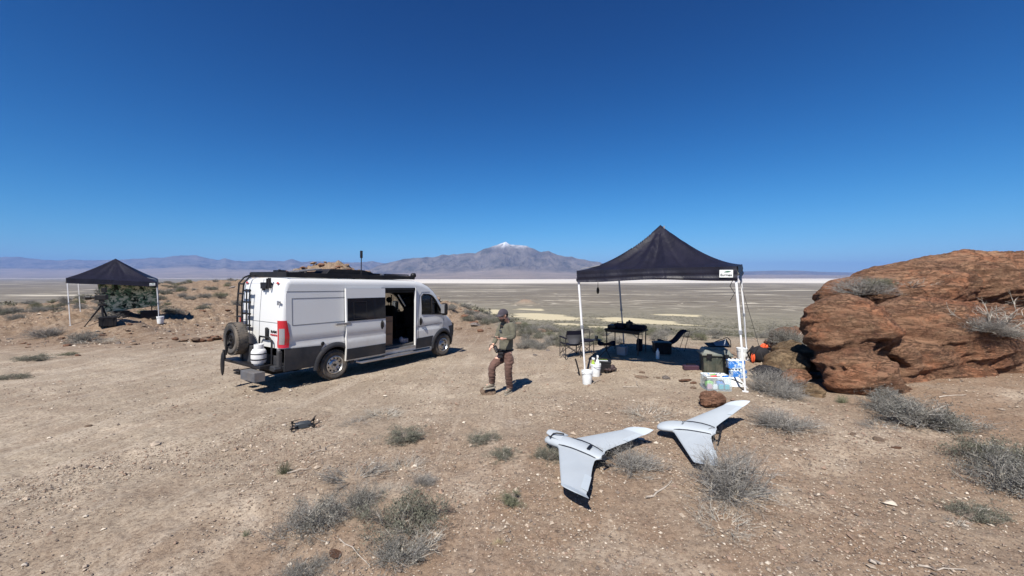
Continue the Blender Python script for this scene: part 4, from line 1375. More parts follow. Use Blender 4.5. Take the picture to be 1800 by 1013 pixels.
# camp table
tA = on(1064, 622.5); tB = on(1124, 627.5)
ctr = on(1094, 623)
tdir = (tB - tA); tl = Vector((tdir.x, tdir.y, 0)).length
yawT = math.atan2(tdir.y, tdir.x)
print('table length', tl)
hT = .63
ctr = (tA + tB) / 2 + Vector((-math.sin(yawT), math.cos(yawT), 0)) * .27; ctr.z = T(ctr.x, ctr.y)
tb = empty('camp_table', ctr, yawT, 'black folding camp table covered with gear under the large canopy', 'table')
wt = tl + .04
a = MB(); a.box((0, 0, hT), (wt, .62, .035)); 
for k in range(7): a.box((-wt / 2 + wt * (k + .5) / 7, 0, hT + .02), (wt / 7 - .012, .60, .01))
a.build('table_top', M['black'], tb, bevel=.004)
a = MB(); a.box((0, -.29, hT - .04), (wt * .96, .02, .05)); a.build('apron', M['black'], tb)
for sx in (-1, 1):
    for sy in (-1, 1):
        a = MB(); a.tube([(sx * (wt / 2 - .06), sy * .27, 0), (sx * (wt / 2 - .06), sy * .27, hT)], .016, 8); a.build('leg', M['blk_tube'], tb)
    a = MB(); a.tube([(sx * (wt / 2 - .07), -.27, hT - .17), (sx * (wt / 2 - .26), -.27, hT - .03)], .008, 6); a.build('strut', M['gframe'], tb)
RzT = Matrix.Rotation(yawT, 3, 'Z')
def ontab(x, y, dz=.026): return ctr + RzT @ Vector((x, y, hT + dz))
def simple_box_thing(name, p, yaw, size, mat, label, cat, bev=.012, extra=None):
    e = empty(name, p, yaw, label, cat)
    a = MB(); a.box((0, 0, size[2] / 2), size); a.build('body', mat, e, bevel=bev)
    if extra: extra(e, size)
    return e
def knobs(e, s):
    a = MB(); a.tube([(-s[0] * .3, 0, s[2]), (-s[0] * .3, 0, s[2] * 1.3), (s[0] * .3, 0, s[2] * 1.3), (s[0] * .3, 0, s[2])], .008, 6); a.build('handle', M['black'], e)
def flaps(e, s):
    a = MB(); a.box((0, -s[1] * .5, s[2] * .7), (s[0] * .3, .02, s[2] * .3)); a.build('flap', M['camp_fab'], e)
simple_box_thing('hard_case', ontab(-wt * .36, -.05), yawT + .1, (.22, .30, .09), M['black'], 'small black case lying on the left end of the camp table', 'case', extra=knobs)
simple_box_thing('gear_bag', ontab(-wt * .17, .0), yawT - .1, (.30, .26, .14), M['camp_fab'], 'dark gear bag left of the centre pole on the camp table', 'bag', .04, extra=knobs)
e = empty('kettle', ontab(.10 * wt, -.02), 0, 'dark cooking pot standing tall in the middle of the camp table', 'pot')
a = MB(); a.lathe([(.08, 0), (.095, .02), (.095, .18), (.085, .20), (.03, .22), (.02, .25)], 20); a.build('pot_body', M['black'], e, smooth=40)
a = MB(); a.tube([(.09, 0, .16), (.16, 0, .15), (.16, 0, .06), (.09, 0, .04)], .009, 6); a.build('handle', M['black'], e)
simple_box_thing('soft_bag', ontab(.33 * wt, .02), yawT + .05, (.42, .30, .13), M['camp_fab'], 'low black soft bag on the right end of the camp table', 'bag', .05, extra=flaps)
# dangling cable at the table's right end
e = MB(); q = ontab(wt / 2 + .01, -.2, 0); e.tube([q, q + Vector((.02, 0, -.2)), q + Vector((-.01, 0, -.33)), q + Vector((.03, 0, -.36))], .008, 5); tag(e.build('cable', M['black']), 'black cable hanging off the right end of the camp table', 'cable')
# little folding stool with white panel, grey bin, black bag under the table
def tripod_stool(p, yaw, label):
    e = empty('folding_stool', p, yaw, label, 'stool')
    for k in range(3):
        a_ = 2 * math.pi * k / 3 + .4
        q = MB(); q.tube([(.20 * math.cos(a_), .20 * math.sin(a_), 0), (-.17 * math.cos(a_), -.17 * math.sin(a_), .40)], .011, 6); q.build('leg', M['blk_tube'], e)
    q = MB()
    rows = []
    for i in range(7):
        rows.append([(.24 * (i / 6) * math.cos(t_), .24 * (i / 6) * math.sin(t_), .34 + .10 * (i / 6) ** 2 * (.6 + .5 * math.cos(3 * t_ + .3))) for t_ in [2 * math.pi * k / 24 for k in range(25)]])
    q.grid(rows); q.build('seat', M['camp_fab'], e, smooth=True, solid=.012)
    return e
tripod_stool(on(1066, 629), .5, 'low folding stool with slung navy seat at the left end of the camp table')
simple_box_thing('storage_tub', on(1094, 624), yawT, (.24, .22, .24), M['shade'], 'grey tub standing in the shade under the camp table', 'tub', extra=knobs)
simple_box_thing('shoulder_bag', on(1124, 617), yawT + .3, (.16, .14, .34), M['camp_fab'], 'dark upright bag leaning at the right rear leg of the camp table', 'bag', .04, extra=flaps)

# low lounge chair, crate, bottle in the shade
def lounge(p, yaw, label):
    e = empty('lounge_chair', p, yaw, label, 'chair')
    prof = [(-.46, .40), (-.36, .33), (-.20, .26), (-.02, .24), (.12, .32), (.25, .50), (.38, .68), (.47, .74), (.60, .80)]
    rows = []
    for i, (x, z) in enumerate(prof):
        ww = .27 - (.05 if i in (0, 8) else 0)
        rows.append([(x, ww * (-1 + 2 * j / 10), z + .07 * abs(-1 + 2 * j / 10) ** 2 * (1 if 0 < i < 8 else 0)) for j in range(11)])
    a = MB(); a.grid(rows); a.build('sling', M['camp_fab'], e, smooth=True, solid=.02, subsurf=1)
    for sy in (-1, 1):
        a = MB(); a.tube([(.62, sy * .20, .82), (.40, sy * .25, .0)], .010, 6); a.build('rear_leg', M['blk_tube'], e)
        a = MB(); a.tube([(-.30, sy * .24, 0), (-.05, sy * .22, .22), (.22, sy * .24, 0)], .010, 6); a.build('front_leg', M['blk_tube'], e)
    a = MB(); a.box((-.42, 0, .22), (.10, .46, .40)); a.build('front_panel', M['camp_fab'], e, bevel=.03)
    return e
LO = lounge(on(1180, 616), rad(-4), 'black low lounge chair with high reclined back, facing left under the canopy')
LO.scale = (.74, .74, .72)
crate('plastic_crate', on(1163, 620.5), (.46, .36, .30), rad(-6), M['black'], 'black crate in front of the lounge chair', 'crate')
def bottle(p, h, r, mat, label, cap, tilt=(0, 0)):
    e = empty('water_bottle', p, 0, label, 'bottle', rot=(tilt[0], tilt[1], 0))
    a = MB(); a.lathe([(r * .9, 0), (r, .01), (r, h * .28), (r * .93, h * .32), (r, h * .36), (r, h * .66), (r * .4, h * .86), (r * .36, h * .9)], 16); a.build('bottle_body', mat, e, smooth=40)
    a = MB(); a.lathe([(r * .42, h * .9), (r * .42, h), (0, h)], 12); a.build('cap', cap, e, smooth=40)
    return e
M['blue'] = simple('blue_plastic', (.02, .14, .42), .35)
M['clearp'] = NT('cloudy_clear_plastic').done((.72, .78, .80), .25, 0, spec=.5)

bottle(on(1156, 631), .27, .045, M['clearp'], 'clear water bottle standing in the canopy shade in front of the crate', M['blue'])
# front bucket group
bk = on(1032, 675)
bucket(bk, .29, 'white bucket at the foot of the front left canopy leg, in front')
bk2 = on(1047, 661)
bucket(bk2, .29, 'white bucket with bottles in it, just behind the front one')
M['lime'] = simple('lime_label', (.36, .50, .06), .5)
def spray(p, h, mat, label):
    e = empty('spray_bottle', p, random.random() * 6, label, 'bottle')
    a = MB(); a.lathe([(.035, 0), (.042, .02), (.042, h * .55), (.018, h * .72), (.016, h * .8)], 16); a.build('bottle_body', mat, e, smooth=40)
    a = MB(); a.box((0, 0, h * .88), (.03, .07, h * .14)); a.tube([(0, -.03, h * .9), (0, -.07, h * .88)], .01, 6); a.build('trigger', M['bucket'], e, bevel=.004)
    return e
spray(bk2 + Vector((-.06, 0, .12)), .32, M['lime'], 'lime green bottle sticking out of the rear white bucket')
spray(bk2 + Vector((.045, .02, .13)), .36, M['bucket'], 'tall white spray bottle sticking out of the rear white bucket')
e = empty('tool_box', on(1060, 654), rad(-12), 'black toolbox with pale strips on its lid, right of the white buckets', 'toolbox')
a = MB(); a.box((0, 0, .12), (.36, .26, .24)); a.build('box_body', M['black'], e, bevel=.015)
a = MB(); a.box((0, 0, .26), (.38, .28, .05)); a.build('lid', M['black'], e, bevel=.012)
for q in (-.07, .05):
    a = MB(); a.box((-.02, q, .290), (.26, .035, .008)); a.build('pale_strip', M['lime'] if q > 0 else M['bucket'], e)
a = MB(); a.tube([(-.1, 0, .28), (-.1, 0, .33), (.1, 0, .33), (.1, 0, .28)], .010, 6); a.build('handle', M['black'], e)
a = MB(); pts = []
q0 = on(1019, 661)
a.tube([q0, q0 + Vector((-.03, 0, .14)), q0 + Vector((-.07, .02, .30)), q0 + Vector((-.10, .04, .40))], .018, 8)
tag(a.build('black_tube', M['black'], smooth=50), 'curved black rubber strip leaning beside the white bucket', 'strip')
# dark leather straps on the ground
e = empty('work_glove', on(1075, 655), .4, 'dark brown gloves and straps heaped on the dirt right of the toolbox', 'gloves')
M['leather'] = simple('dark_leather', (.05, .03, .03), .7, var=.4)
a = MB()
for k in range(3):
    t0 = random.random() * 6
    a.tube([(-.12 + .1 * k + .07 * math.cos(t0 + q), .06 * math.sin(t0 + q * 1.3), .05 + .05 * abs(math.sin(q * 1.1))) for q in [j * .5 for j in range(9)]], .022, 7)
a.build('strap_heap', M['leather'], e, smooth=True)
a = MB(); a.sphere((.03, 0, .10), (.07, .05, .09), 0, 12, 8); a.build('glove_cuff', M['leather'], e, smooth=True)
# stick lying by the bucket
def stick(u0, v0, u1, v1, r, label, mat=None):
    p0, p1 = on(u0, v0), on(u1, v1)
    pts = [p0.lerp(p1, k / 5) + Vector((random.uniform(-.02, .02), random.uniform(-.02, .02), r + random.uniform(0, .02))) for k in range(6)]
    a = MB(); a.tube(pts, [r * (1 - .12 * k) for k in range(6)], 6)
    o = a.build('stick', mat or M['twig'], smooth=60); return tag(o, label, 'stick', 'sticks and dead stems lying on the dirt')
M['twig'] = simple('bleached_twig', (.36, .31, .26), .9, var=.3, vscale=20)

# ---- right corner: tote, laptop bag, clear bin, water pack, white board, bucket, packs
yaw = rad(-14)
tc = on(1256, 654)
M['olive'] = simple('olive_grey_plastic', (.045, .052, .040), .5, var=.2, dirt=.25, vscale=7)
M['olive2'] = simple('weathered_olive_lid', (.13, .145, .125), .5, var=.25, dirt=.3, vscale=7)
e = empty('storage_tote', tc, yaw, 'large dark olive storage tote with ribbed lid beside the front right canopy leg', 'storage tote')
a = MB(); a.box((0, 0, .20), (.52, .38, .40), taper=1.10); 
for q in (-.18, 0, .18): a.box((q, -.20, .2), (.05, .03, .34), taper=1.05)
a.build('tote_body', M['olive'], e, bevel=.02)
a = MB(); a.box((0, 0, .425), (.64, .50, .05)); a.box((0, 0, .49), (.60, .46, .10), taper=.82)
for q in (-.16, .0, .16): a.box((q, 0, .545), (.07, .34, .03), taper=.9)
a.build('lid', M['olive2'], e, bevel=.014)
for q in (-.17, .17):
    a = MB(); a.box((q, -.255, .40), (.11, .02, .10)); a.build('latch', M['black'], e, bevel=.006)
lp = tc + Matrix.Rotation(yaw, 3, 'Z') @ Vector((.08, .10, .560))
e = empty('document_bag', lp, yaw + .1, 'open black bag with pale sheet inside lying on the storage tote', 'bag')
a = MB(); a.grid([[(-.24 + .48 * j / 8, -.12 + .26 * i / 6, .02 + .10 * (j / 8) ** 2 * (i / 6) + .04 * (i / 6)) for j in range(9)] for i in range(7)]); a.build('bag_flap', M['black'], e, solid=.02, smooth=60)
a = MB(); a.grid([[(-.08 + .28 * j / 4, -.12 + .20 * i / 4, .045 + .09 * ((j + 2) / 6) ** 2 * (i / 4) + .035 * (i / 4)) for j in range(5)] for i in range(5)]); a.build('sheet', M['shade'], e, solid=.004)
a = MB(); a.tube([(.24, -.12, .03), (.27, .0, .16), (.25, .14, .20), (.0, .16, .09)], .010, 6); a.build('bag_strap', M['black'], e, smooth=True)
# clear bin
bc = on(1258, 684); yb = rad(-6)
M['binp'] = NT('frosted_bin_plastic').m
def frosted():
    t = NT('frosted_bin')
    tr = t.n('ShaderNodeBsdfTransparent'); tr.inputs[0].default_value = (.92, .95, .96, 1)
    t.set(t.b.inputs['Base Color'], (.75, .80, .82)); t.b.inputs['Roughness'].default_value = .25
    mx = t.n('ShaderNodeMixShader'); mx.inputs[0].default_value = .16
    t.t.links.new(tr.outputs[0], mx.inputs[1]); t.t.links.new(t.b.outputs[0], mx.inputs[2]); t.t.links.new(mx.outputs[0], t.o.inputs[0])
    return t.m
M['frost'] = frosted()
e = empty('clear_bin', bc, yb, 'clear plastic bin full of colourful packets in front of the olive tote', 'bin')
a = MB(); W_, D_, H_ = .44, .34, .26
for (c_, s_) in (((0, -D_ / 2, H_ / 2), (W_, .008, H_)), ((0, D_ / 2, H_ / 2), (W_, .008, H_)), ((-W_ / 2, 0, H_ / 2), (.008, D_ - .008, H_)), ((W_ / 2, 0, H_ / 2), (.008, D_ - .008, H_)), ((0, 0, .006), (W_, D_, .012))): a.box(c_, s_)
a.build('bin_walls', M['frost'], e, bevel=.002)
a = MB(); a.tube([(-W_ / 2, -D_ / 2, H_), (W_ / 2, -D_ / 2, H_), (W_ / 2, D_ / 2, H_), (-W_ / 2, D_ / 2, H_)], .012, 6, close=True); a.build('rim', M['clearp'], e)
cols = [('blue', (.03, .16, .50)), ('green', (.18, .42, .08)), ('white', (.75, .75, .73)), ('cream', (.70, .64, .35)), ('teal', (.02, .38, .45)), ('red', (.5, .05, .04)), ('navy', (.02, .04, .15)), ('pink', (.55, .30, .38))]
pm = {n_: simple(n_ + '_packet', c_, .45, vscale=20) for n_, c_ in cols}
Rb = Matrix.Rotation(yb, 3, 'Z')
rnd = random.Random(4)
def packet(p, size, col_, rot, where):
    x = empty('food_packet', p, 0, f'small {col_} packet {where}', 'packet', 'colourful packets in the clear bin', rot=rot)
    x['label'] = f'small {col_} packet {where}'
    a = MB(); a.box((0, 0, 0), size, taper=.9); a.build('packet_body', pm[col_], x, bevel=min(size) * .3)
    a = MB(); a.box((0, -size[1] * .1, size[2] * .55), (size[0] * .9, size[1] * .3, .003)); a.build('seal', pm['white'], x)
spots = [(-.15, .08, 'blue', 'at the back left'), (-.03, .09, 'green', 'at the back, middle'), (.08, .08, 'navy', 'at the back, right of the green one'), (.16, .06, 'cream', 'at the back right'),
         (-.16, -.02, 'white', 'in the middle left'), (-.05, -.03, 'red', 'in the centre'), (.06, -.02, 'white', 'in the middle right'), (.15, -.05, 'blue', 'on the right')]
for (x, y, c_, wh) in spots:
    packet(bc + Rb @ Vector((x, y, .245 + rnd.random() * .03)), (.11, .08, .035), c_, (rnd.uniform(-.5, .5), rnd.uniform(-.5, .5), rnd.uniform(0, 3)), wh + ' of the clear bin')
for (x, c_, wh) in ((-.16, 'pink', 'at the front left, low'), (-.06, 'white', 'at the front, low, left of the teal one'), (.05, 'teal', 'at the front, low'), (.155, 'teal', 'at the front right, low')):
    packet(bc + Rb @ Vector((x, -.115, .075)), (.095, .07, .10), c_, (0, 0, rnd.uniform(-.1, .1)), wh + ' in the clear bin')
for (x, y, c_, wh) in ((-.1, .06, 'green', 'buried at the left'), (.1, .06, 'blue', 'buried at the right')):
    packet(bc + Rb @ Vector((x, y, .09)), (.16, .12, .14), c_, (0, 0, .1), wh + ' inside the clear bin')
# pack of water bottles in film
wc = on(1297, 664)
def film():
    t = NT('blue_shrink_film')
    p = t.coord('Object'); n_ = t.noise(9, 4, .7, p, 1.0)
    c = t.mix(t.ramp(n_, [(.46, 0.0), (.54, 1.0)]), (.03, .20, .62), (.62, .74, .82))
    return t.done(c, .18, 0, t.bump(t.noise(18, 4, .7, p), 1, .03), spec=.7, coat=.5)
M['film'] = film()
for k, (dx, dy, dz, lb) in enumerate(((0, 0, 0, 'lower'), (-.02, .06, .20, 'upper'))):
    e = empty('water_pack', wc + Vector((dx, dy, dz)), rad(10 - 16 * k), f'{lb} blue shrink-wrapped pack of water bottles beside the tote', 'water pack', 'packs of bottled water')
    a = MB()
    for i in range(4):
        for j in range(2):
            a.lathe([(.036, 0), (.038, .01), (.038, .13), (.016, .17), (.014, .19)], 10, 0, Matrix.Translation((-.12 + .08 * i, -.04 + .08 * j, .003)))
    a.build('wrapped_bottles', M['clearp'], e, smooth=40)
    a = MB()
    rows = []
    for i in range(7):
        z = .0 + .165 * i / 6
        rows.append([((.17 + .012 * mnoise.noise(Vector((t_ * 2, z * 20, k)))) * math.copysign(abs(math.cos(t_)) ** .35, math.cos(t_)), (.09 + .01 * mnoise.noise(Vector((t_ * 3, z * 20, 4 + k)))) * math.copysign(abs(math.sin(t_)) ** .35, math.sin(t_)), z) for t_ in [2 * math.pi * q / 48 for q in range(49)]])
    a.grid(rows); a.build('film', M['film'], e, smooth=50, solid=.003)
# white foam board leaning flat
b0 = on(1276, 685); b1 = on(1318, 682)
e = empty('white_board', (b0 + b1) / 2 + Vector((0, .18, .02)), rad(4), 'white foam board lying tilted on the ground by the front right canopy leg', 'board', rot=(rad(24), 0, rad(4)))
a = MB(); a.box((0, 0, .02), (.46, .42, .025)); a.build('board_panel', M['bucket'], e, bevel=.006)
a = MB(); a.tube([(-.02, .18, .04), (.08, .10, .045), (.18, -.02, .04)], .012, 6); a.build('board_strap', M['black'], e, smooth=True)
bucket(on(1304, 633), .30, 'white lidded bucket with wire handle by the back right canopy leg', lid=True)
# backpacks
M['orange'] = simple('orange_fabric', (.75, .10, .03), .7, var=.2)
M['pack'] = simple('black_backpack_fabric', (.010, .009, .012), .85, var=.4, bump=.5, bscale=30)
def backpack(p, yaw, size, label, orange):
    e = empty('backpack', p, yaw, label, 'backpack')
    a = MB(); a.sphere((0, 0, size[2] * .45), (size[0] / 2, size[1] / 2, size[2] / 2), 0, 22, 14, rot=(0, rad(12), 0)); o = a.build('pack_body', M['pack'], e, smooth=True)
    for v in o.data.vertices:
        n_ = mnoise.noise(v.co * 9); v.co += v.co.normalized() * n_ * .03
    a = MB(); a.sphere((size[0] * .28, -size[1] * .35, size[2] * .34), (size[0] * .25, size[1] * .2, size[2] * .3), 0, 14, 10); a.build('front_pocket', M['pack'], e, smooth=True)
    for sy in (-1, 1):
        a = MB(); a.tube([(-size[0] * .40, sy * .09, size[2] * .15), (-size[0] * .58, sy * .09, size[2] * .5), (-size[0] * .28, sy * .07, size[2] * .92)], .022, 8); a.build('shoulder_strap', M['pack'], e, smooth=True)
    if orange:
        for (x, y, z, r_) in ((.02, -.05, .93, .075), (.12, -.04, .88, .06)):
            a = MB(); a.sphere((x, y, size[2] * z), (r_ * .8, r_ * .7, r_ * 1.15), 0, 12, 8, rot=(.3, .5, 0)); o = a.build('orange_pouch', M['orange'], e, smooth=True)
            for v in o.data.vertices: v.co += Vector((mnoise.noise(v.co * 22), mnoise.noise(v.co * 22 + Vector((5, 5, 5))), 0)) * .03
        a = MB(); a.sphere((-size[0] * .55, -.08, size[2] * .30), (.05, .05, .12), 0, 10, 8); a.build('orange_side', M['orange'], e, smooth=True)
    return e
backpack(on(1336, 636), rad(10), (.50, .36, .42), 'black backpack with bright orange pouches on top, leaning by the rocks', True)
backpack(on(1354, 668), rad(-20), (.62, .42, .30), 'dark purple-black bag lying flat behind the dry bush by the rocks', False)
simple_box_thing('small_box', on(1214, 650), rad(-3), (.34, .14, .10), simple('maroon_box', (.05, .02, .035), .6), 'small dark maroon box on the dirt left of the olive tote', 'box', extra=knobs)
# ================================================================== FIXED-WING DRONES AND THE QUADCOPTER
M['foam'] = simple('pale_blue_grey_foam', (.385, .42, .45), .55, var=.05, vscale=3, dirt=.05, spec=.4)
M['flap'] = simple('pale_elevon_foam', (.42, .465, .50), .55, var=.04, vscale=3)
M['seam'] = simple('dark_wing_seam', (.02, .02, .025), .7)
LE = [(0.0, .32), (.10, .30), (.16, .20), (.95, -.37)]     # (span y, x) leading edge
TE = [(0.0, -.47), (.10, -.46), (.16, -.43), (.34, -.49), (.62, -.61), (.95, -.73)]
def ip(tab, y): return float(np.interp(y, [a for a, b in tab], [b for a, b in tab]))

def flying_wing(nose, tail, tipL, tipR, label, hatch):
    left = (tipL - tipR); span = left.length; left.normalize()
    tm = (tipL + tipR) / 2
    ax = nose - tm
    ax = (ax - left * ax.dot(left)); L0 = ax.length; ax.normalize()
    up = ax.cross(left).normalized()
    kx = L0 / 1.11; ky = span / 1.90
    lean = (nose - tm).dot(left) / ky / 1.11      # the body lies slightly askew to the line of its tips
    print('WING', L0, span, kx, ky)
    e = empty('flying_wing_drone', (0, 0, 0), 0, label, 'drone')
    e.matrix_world = Matrix.Translation(tm + ax * .55 * kx) @ Matrix((ax, left, up)).transposed().to_4x4() @ Matrix.Diagonal((kx, ky, (kx + ky) / 2, 1))
    # wings: airfoil section lofts
    def section(y, xle, xte, z0, th, n=14, flip=1):
        c = xle - xte
        up_ = []; dn = []
        for i in range(n + 1):
            t = (1 - math.cos(math.pi * i / n)) / 2
            y_t = 5 * th * (.2969 * math.sqrt(t) - .126 * t - .3516 * t * t + .2843 * t ** 3 - .1015 * t ** 4)
            camber = .015 * math.sin(math.pi * t)
            up_.append((xle - t * c, y, z0 + (y_t + camber) * c)); dn.append((xle - t * c, y, z0 + (-y_t * .6 + camber) * c))
        return up_ + dn[::-1]
    for sd_ in (-1, 1):
        rows = []
        ys = [.10, .14, .18, .26, .36, .48, .62, .78, .95]
        for y in ys:
            s = section(y * sd_, ip(LE, y), ip(TE, y), .0 + .03 * y, .12 - .03 * y)
            rows.append(s)
        a = MB(); a.grid(rows); a.f.append(tuple(range(len(rows[0])))); a.m.append(0); a.f.append(tuple((len(rows) - 1) * len(rows[0]) + q for q in range(len(rows[0])))); a.m.append(0)
        wg = a.build('wing', M['foam'], e, smooth=40)
        # elevon: paler hinged strip on the outer trailing edge
        a = MB()
        r2 = []
        for y in (.60, .70, .80, .90):
            xt = ip(TE, y); z = .03 * y + .006
            r2.append([(xt + .085, y * sd_, z + .012), (xt + .04, y * sd_, z + .010), (xt - .012, y * sd_, z + .004)])
        a.grid(r2); a.build('elevon', M['flap'], wg, smooth=50, solid=.006)
        # raised tip
        rows = []
        for q in range(9):
            t = q / 8
            y = .95 + .14 * t; z = .0285 + .06 * t ** 1.3
            xle = -.37 - .08 * t - .18 * t ** 3; xte = -.73 - .14 * t + .02 * t * t
            if t > .8: xle -= .05 * ((t - .8) / .2) ** 2
            rows.append(section(y * sd_, xle, xte, z, .085 - .04 * t, 10))
        a = MB(); a.grid(rows); n_ = len(rows[0]); a.f.append(tuple(8 * n_ + q for q in range(n_))); a.m.append(0)
        a.build('wing_tip', M['flap'], e, smooth=40)
        # seam between wing and body
        a = MB(); a.tube([(x, sd_ * y, z) for x, y, z in ((.22, .135, .040), (.10, .150, .062), (-.05, .150, .066), (-.20, .145, .056), (-.34, .130, .036), (-.42, .118, .016))], .0065, 5); a.build('seam', M['seam'], e)
    # body
    secs = []
    prof = [(.56, .012, .010, .0), (.555, .045, .028, 0), (.54, .075, .045, .0), (.50, .105, .062, .005), (.42, .130, .080, .012), (.30, .145, .092, .02), (.15, .150, .095, .022), (0, .148, .090, .02), (-.15, .142, .080, .015), (-.28, .130, .066, .010), (-.38, .115, .052, .005), (-.45, .095, .040, 0), (-.475, .06, .034, 0)]
    rows = []
    for (x, wy, hz, z0) in prof:
        rows.append([(x, wy * math.copysign(abs(math.cos(t)) ** .85, math.cos(t)), z0 + hz * (.80 * math.sin(t) if math.sin(t) > 0 else .75 * math.sin(t))) for t in [2 * math.pi * q / 28 for q in range(28)]] )
    for r_ in rows: r_.append(r_[0])
    a = MB(); a.grid(rows); a.f.append(tuple(range(28))); a.m.append(0); a.f.append(tuple(12 * 29 + q for q in range(28))); a.m.append(0)
    a.build('fuselage', M['foam'], e, smooth=50)
    a = MB(); a.tube([(-.47, 0, .0), (-.53, 0, .0)], .028, 14); a.tube([(-.53, 0, 0), (-.56, 0, 0)], .014, 10); a.build('motor', M['black'], e, smooth=40)
    for q in (-1, 1):
        a = MB(); a.grid([[(-.548 + .012 * (w_ - .5) * 2, q * (.01 + .15 * t), .05 * q * t * (1 if hatch else -1) + .010 * (w_ - .5) * 2) for w_ in (0, .5, 1)] for t in (0, .2, .5, .8, 1)]); a.build('propeller_blade', M['black'], e, solid=.005, smooth=60)
    a = MB(); a.tube([(-.40, .04, -.02), (-.44, .06, -.12)], .01, 6); a.tube([(.2, 0, -.06), (.2, 0, -.10)], .05, 8); a.build('skid', M['black'], e)
    if hatch:
        a = MB()
        a.grid([[(.22 + .30 * i / 8 - .06 * (j / 6 - .5) ** 2, .12 * (-1 + 2 * j / 6) * (1 - .35 * (i / 8) ** 3) - .03, .125 + .018 * math.sin(math.pi * j / 6) - .02 * (i / 8) ** 2 - .05 * (1 - i / 8)) for j in range(7)] for i in range(9)])
        a.build('open_hatch', M['foam'], e, smooth=50, solid=.014)
        a = MB(); a.tube([(.40, .11, .085), (.36, .05, .135), (.30, .035, .150), (.24, -.02, .135), (.22, -.05, .125)], .011, 6); a.build('cable', M['black'], e, smooth=True)
        a = MB(); a.box((-.27, -.0, .078), (.05, .13, .012), rot=(0, 0, .12)); a.build('vent_slot', M['black'], e, bevel=.004)
    else:
        a = MB()
        a.sphere((.09, -.018, .116), (.010, .010, .004), 0, 8, 6); a.build('mark_dot', M['black'], e)
        a = MB(); a.sphere((.06, -.03, .115), (.010, .010, .004), 0, 8, 6); a.build('mark_dot', M['black'], e)
        a = MB(); a.tube([(.10 - .035 * math.sin(t), .03 + .035 * math.cos(t), .115) for t in [math.pi * q / 8 for q in range(1, 8)]], .0045, 5); a.build('mark_arc', M['black'], e)
        a = MB(); a.tube([(-.36, .03, .052), (-.39, -.02, .050), (-.44, -.07, .030)], .004, 5); a.build('seam', M['seam'], e)
    SH = Matrix(((1, 0, 0, 0), (lean, 1, 0, lean * .55), (0, 0, 1, 0), (0, 0, 0, 1)))
    for o_ in e.children_recursive: o_.data.transform(SH)
    return e
def lifted(u, v, h): return on(u, v, h) + Vector((0, 0, h))
flying_wing(lifted(960, 771, .12), None, lifted(1008, 864, .13), lifted(1112, 764, .13), 'pale grey flying-wing drone with open hatch and black cable, nearest the camera', True)
flying_wing(lifted(1156, 749, .14), None, lifted(1240, 817, .07), lifted(1288, 717, .25), 'pale grey flying-wing drone with a tiny face mark, beside the rust-red boulder', False)

def quadcopter(p, yaw):
    e = empty('quadcopter', p, yaw, 'small black quadcopter drone sitting on the bare dirt', 'quadcopter')
    mk = simple('dark_drone_shell', (.035, .042, .05), .4)
    a = MB(); a.box((0, 0, .090), (.25, .11, .085), taper=.84); a.box((.01, 0, .137), (.17, .08, .02), taper=.8); a.build('shell', mk, e, bevel=.014, smooth=50)
    a = MB(); a.sphere((.125, 0, .075), (.03, .03, .03), 0, 12, 8); a.build('camera_gimbal', M['black'], e, smooth=True)
    for sx in (-1, 1):
        for sy in (-1, 1):
            arm = empty('arm', (sx * .07, sy * .035, .09)); arm.parent = e
            mx, my = sx * .085, sy * .115
            a = MB(); a.tube([(0, 0, 0), (mx * .6, my * .7, .005), (mx, my, 0)], .011, 8); a.build('arm_tube', M['black'], arm, smooth=True)
            a = MB(); a.tube([(mx, my, -.05), (mx, my, .02)], .009, 8); a.tube([(mx, my, 0), (mx, my, .03)], .018, 10); a.build('motor', M['black'], arm, smooth=40)
            ang = random.uniform(0, 3)
            for q in (0, math.pi):
                a = MB(); dx, dy = math.cos(ang + q), math.sin(ang + q)
                a.grid([[(mx + dx * r_ - dy * w_ * (1 - abs(r_ - .05) * 4), my + dy * r_ + dx * w_ * (1 - abs(r_ - .05) * 4), .035 + w_ * .2) for w_ in (-.010, .010)] for r_ in (.005, .04, .08, .115)]); a.build('rotor_blade', M['black'], arm, solid=.002)
    return e
quadcopter(on(533, 753) + Vector((0, 0, -.035)), rad(28))

# ================================================================== THE MAN
def skin_obj(name, nodes, edges, mat, parent=None, sub=2, root=0, flat=None):
    """nodes: (x,y,z, rx, ry)"""
    me = bpy.data.meshes.new(name)
    me.from_pydata([n_[:3] for n_ in nodes], edges, [])
    o = bpy.data.objects.new(name, me); COL.objects.link(o)
    md = o.modifiers.new('skin', 'SKIN'); md.use_smooth_shade = True; md.branch_smoothing = .4
    sv = me.skin_vertices[0].data if me.skin_vertices else None
    if sv is None:
        bm = bmesh.new(); bm.from_mesh(me); bm.verts.layers.skin.verify(); bm.to_mesh(me); bm.free(); sv = me.skin_vertices[0].data
    for i, n_ in enumerate(nodes):
        sv[i].radius = (n_[3], n_[4] if len(n_) > 4 else n_[3]); sv[i].use_root = (i == root)
    ms = o.modifiers.new('sub', 'SUBSURF'); ms.levels = sub; ms.render_levels = sub
    dg = bpy.context.evaluated_depsgraph_get()
    m2 = bpy.data.meshes.new_from_object(o.evaluated_get(dg))
    bpy.data.objects.remove(o)
    m2.materials.clear(); m2.materials.append(mat); m2.name = name
    m2.shade_smooth()
    o2 = bpy.data.objects.new(name, m2); COL.objects.link(o2)
    if parent: o2.parent = parent
    return o2

def join_into(o, others):
    bm = bmesh.new(); bm.from_mesh(o.data)
    for q in others:
        bm.from_mesh(q.data)
    bm.to_mesh(o.data); bm.free()
    for q in others: bpy.data.objects.remove(q)

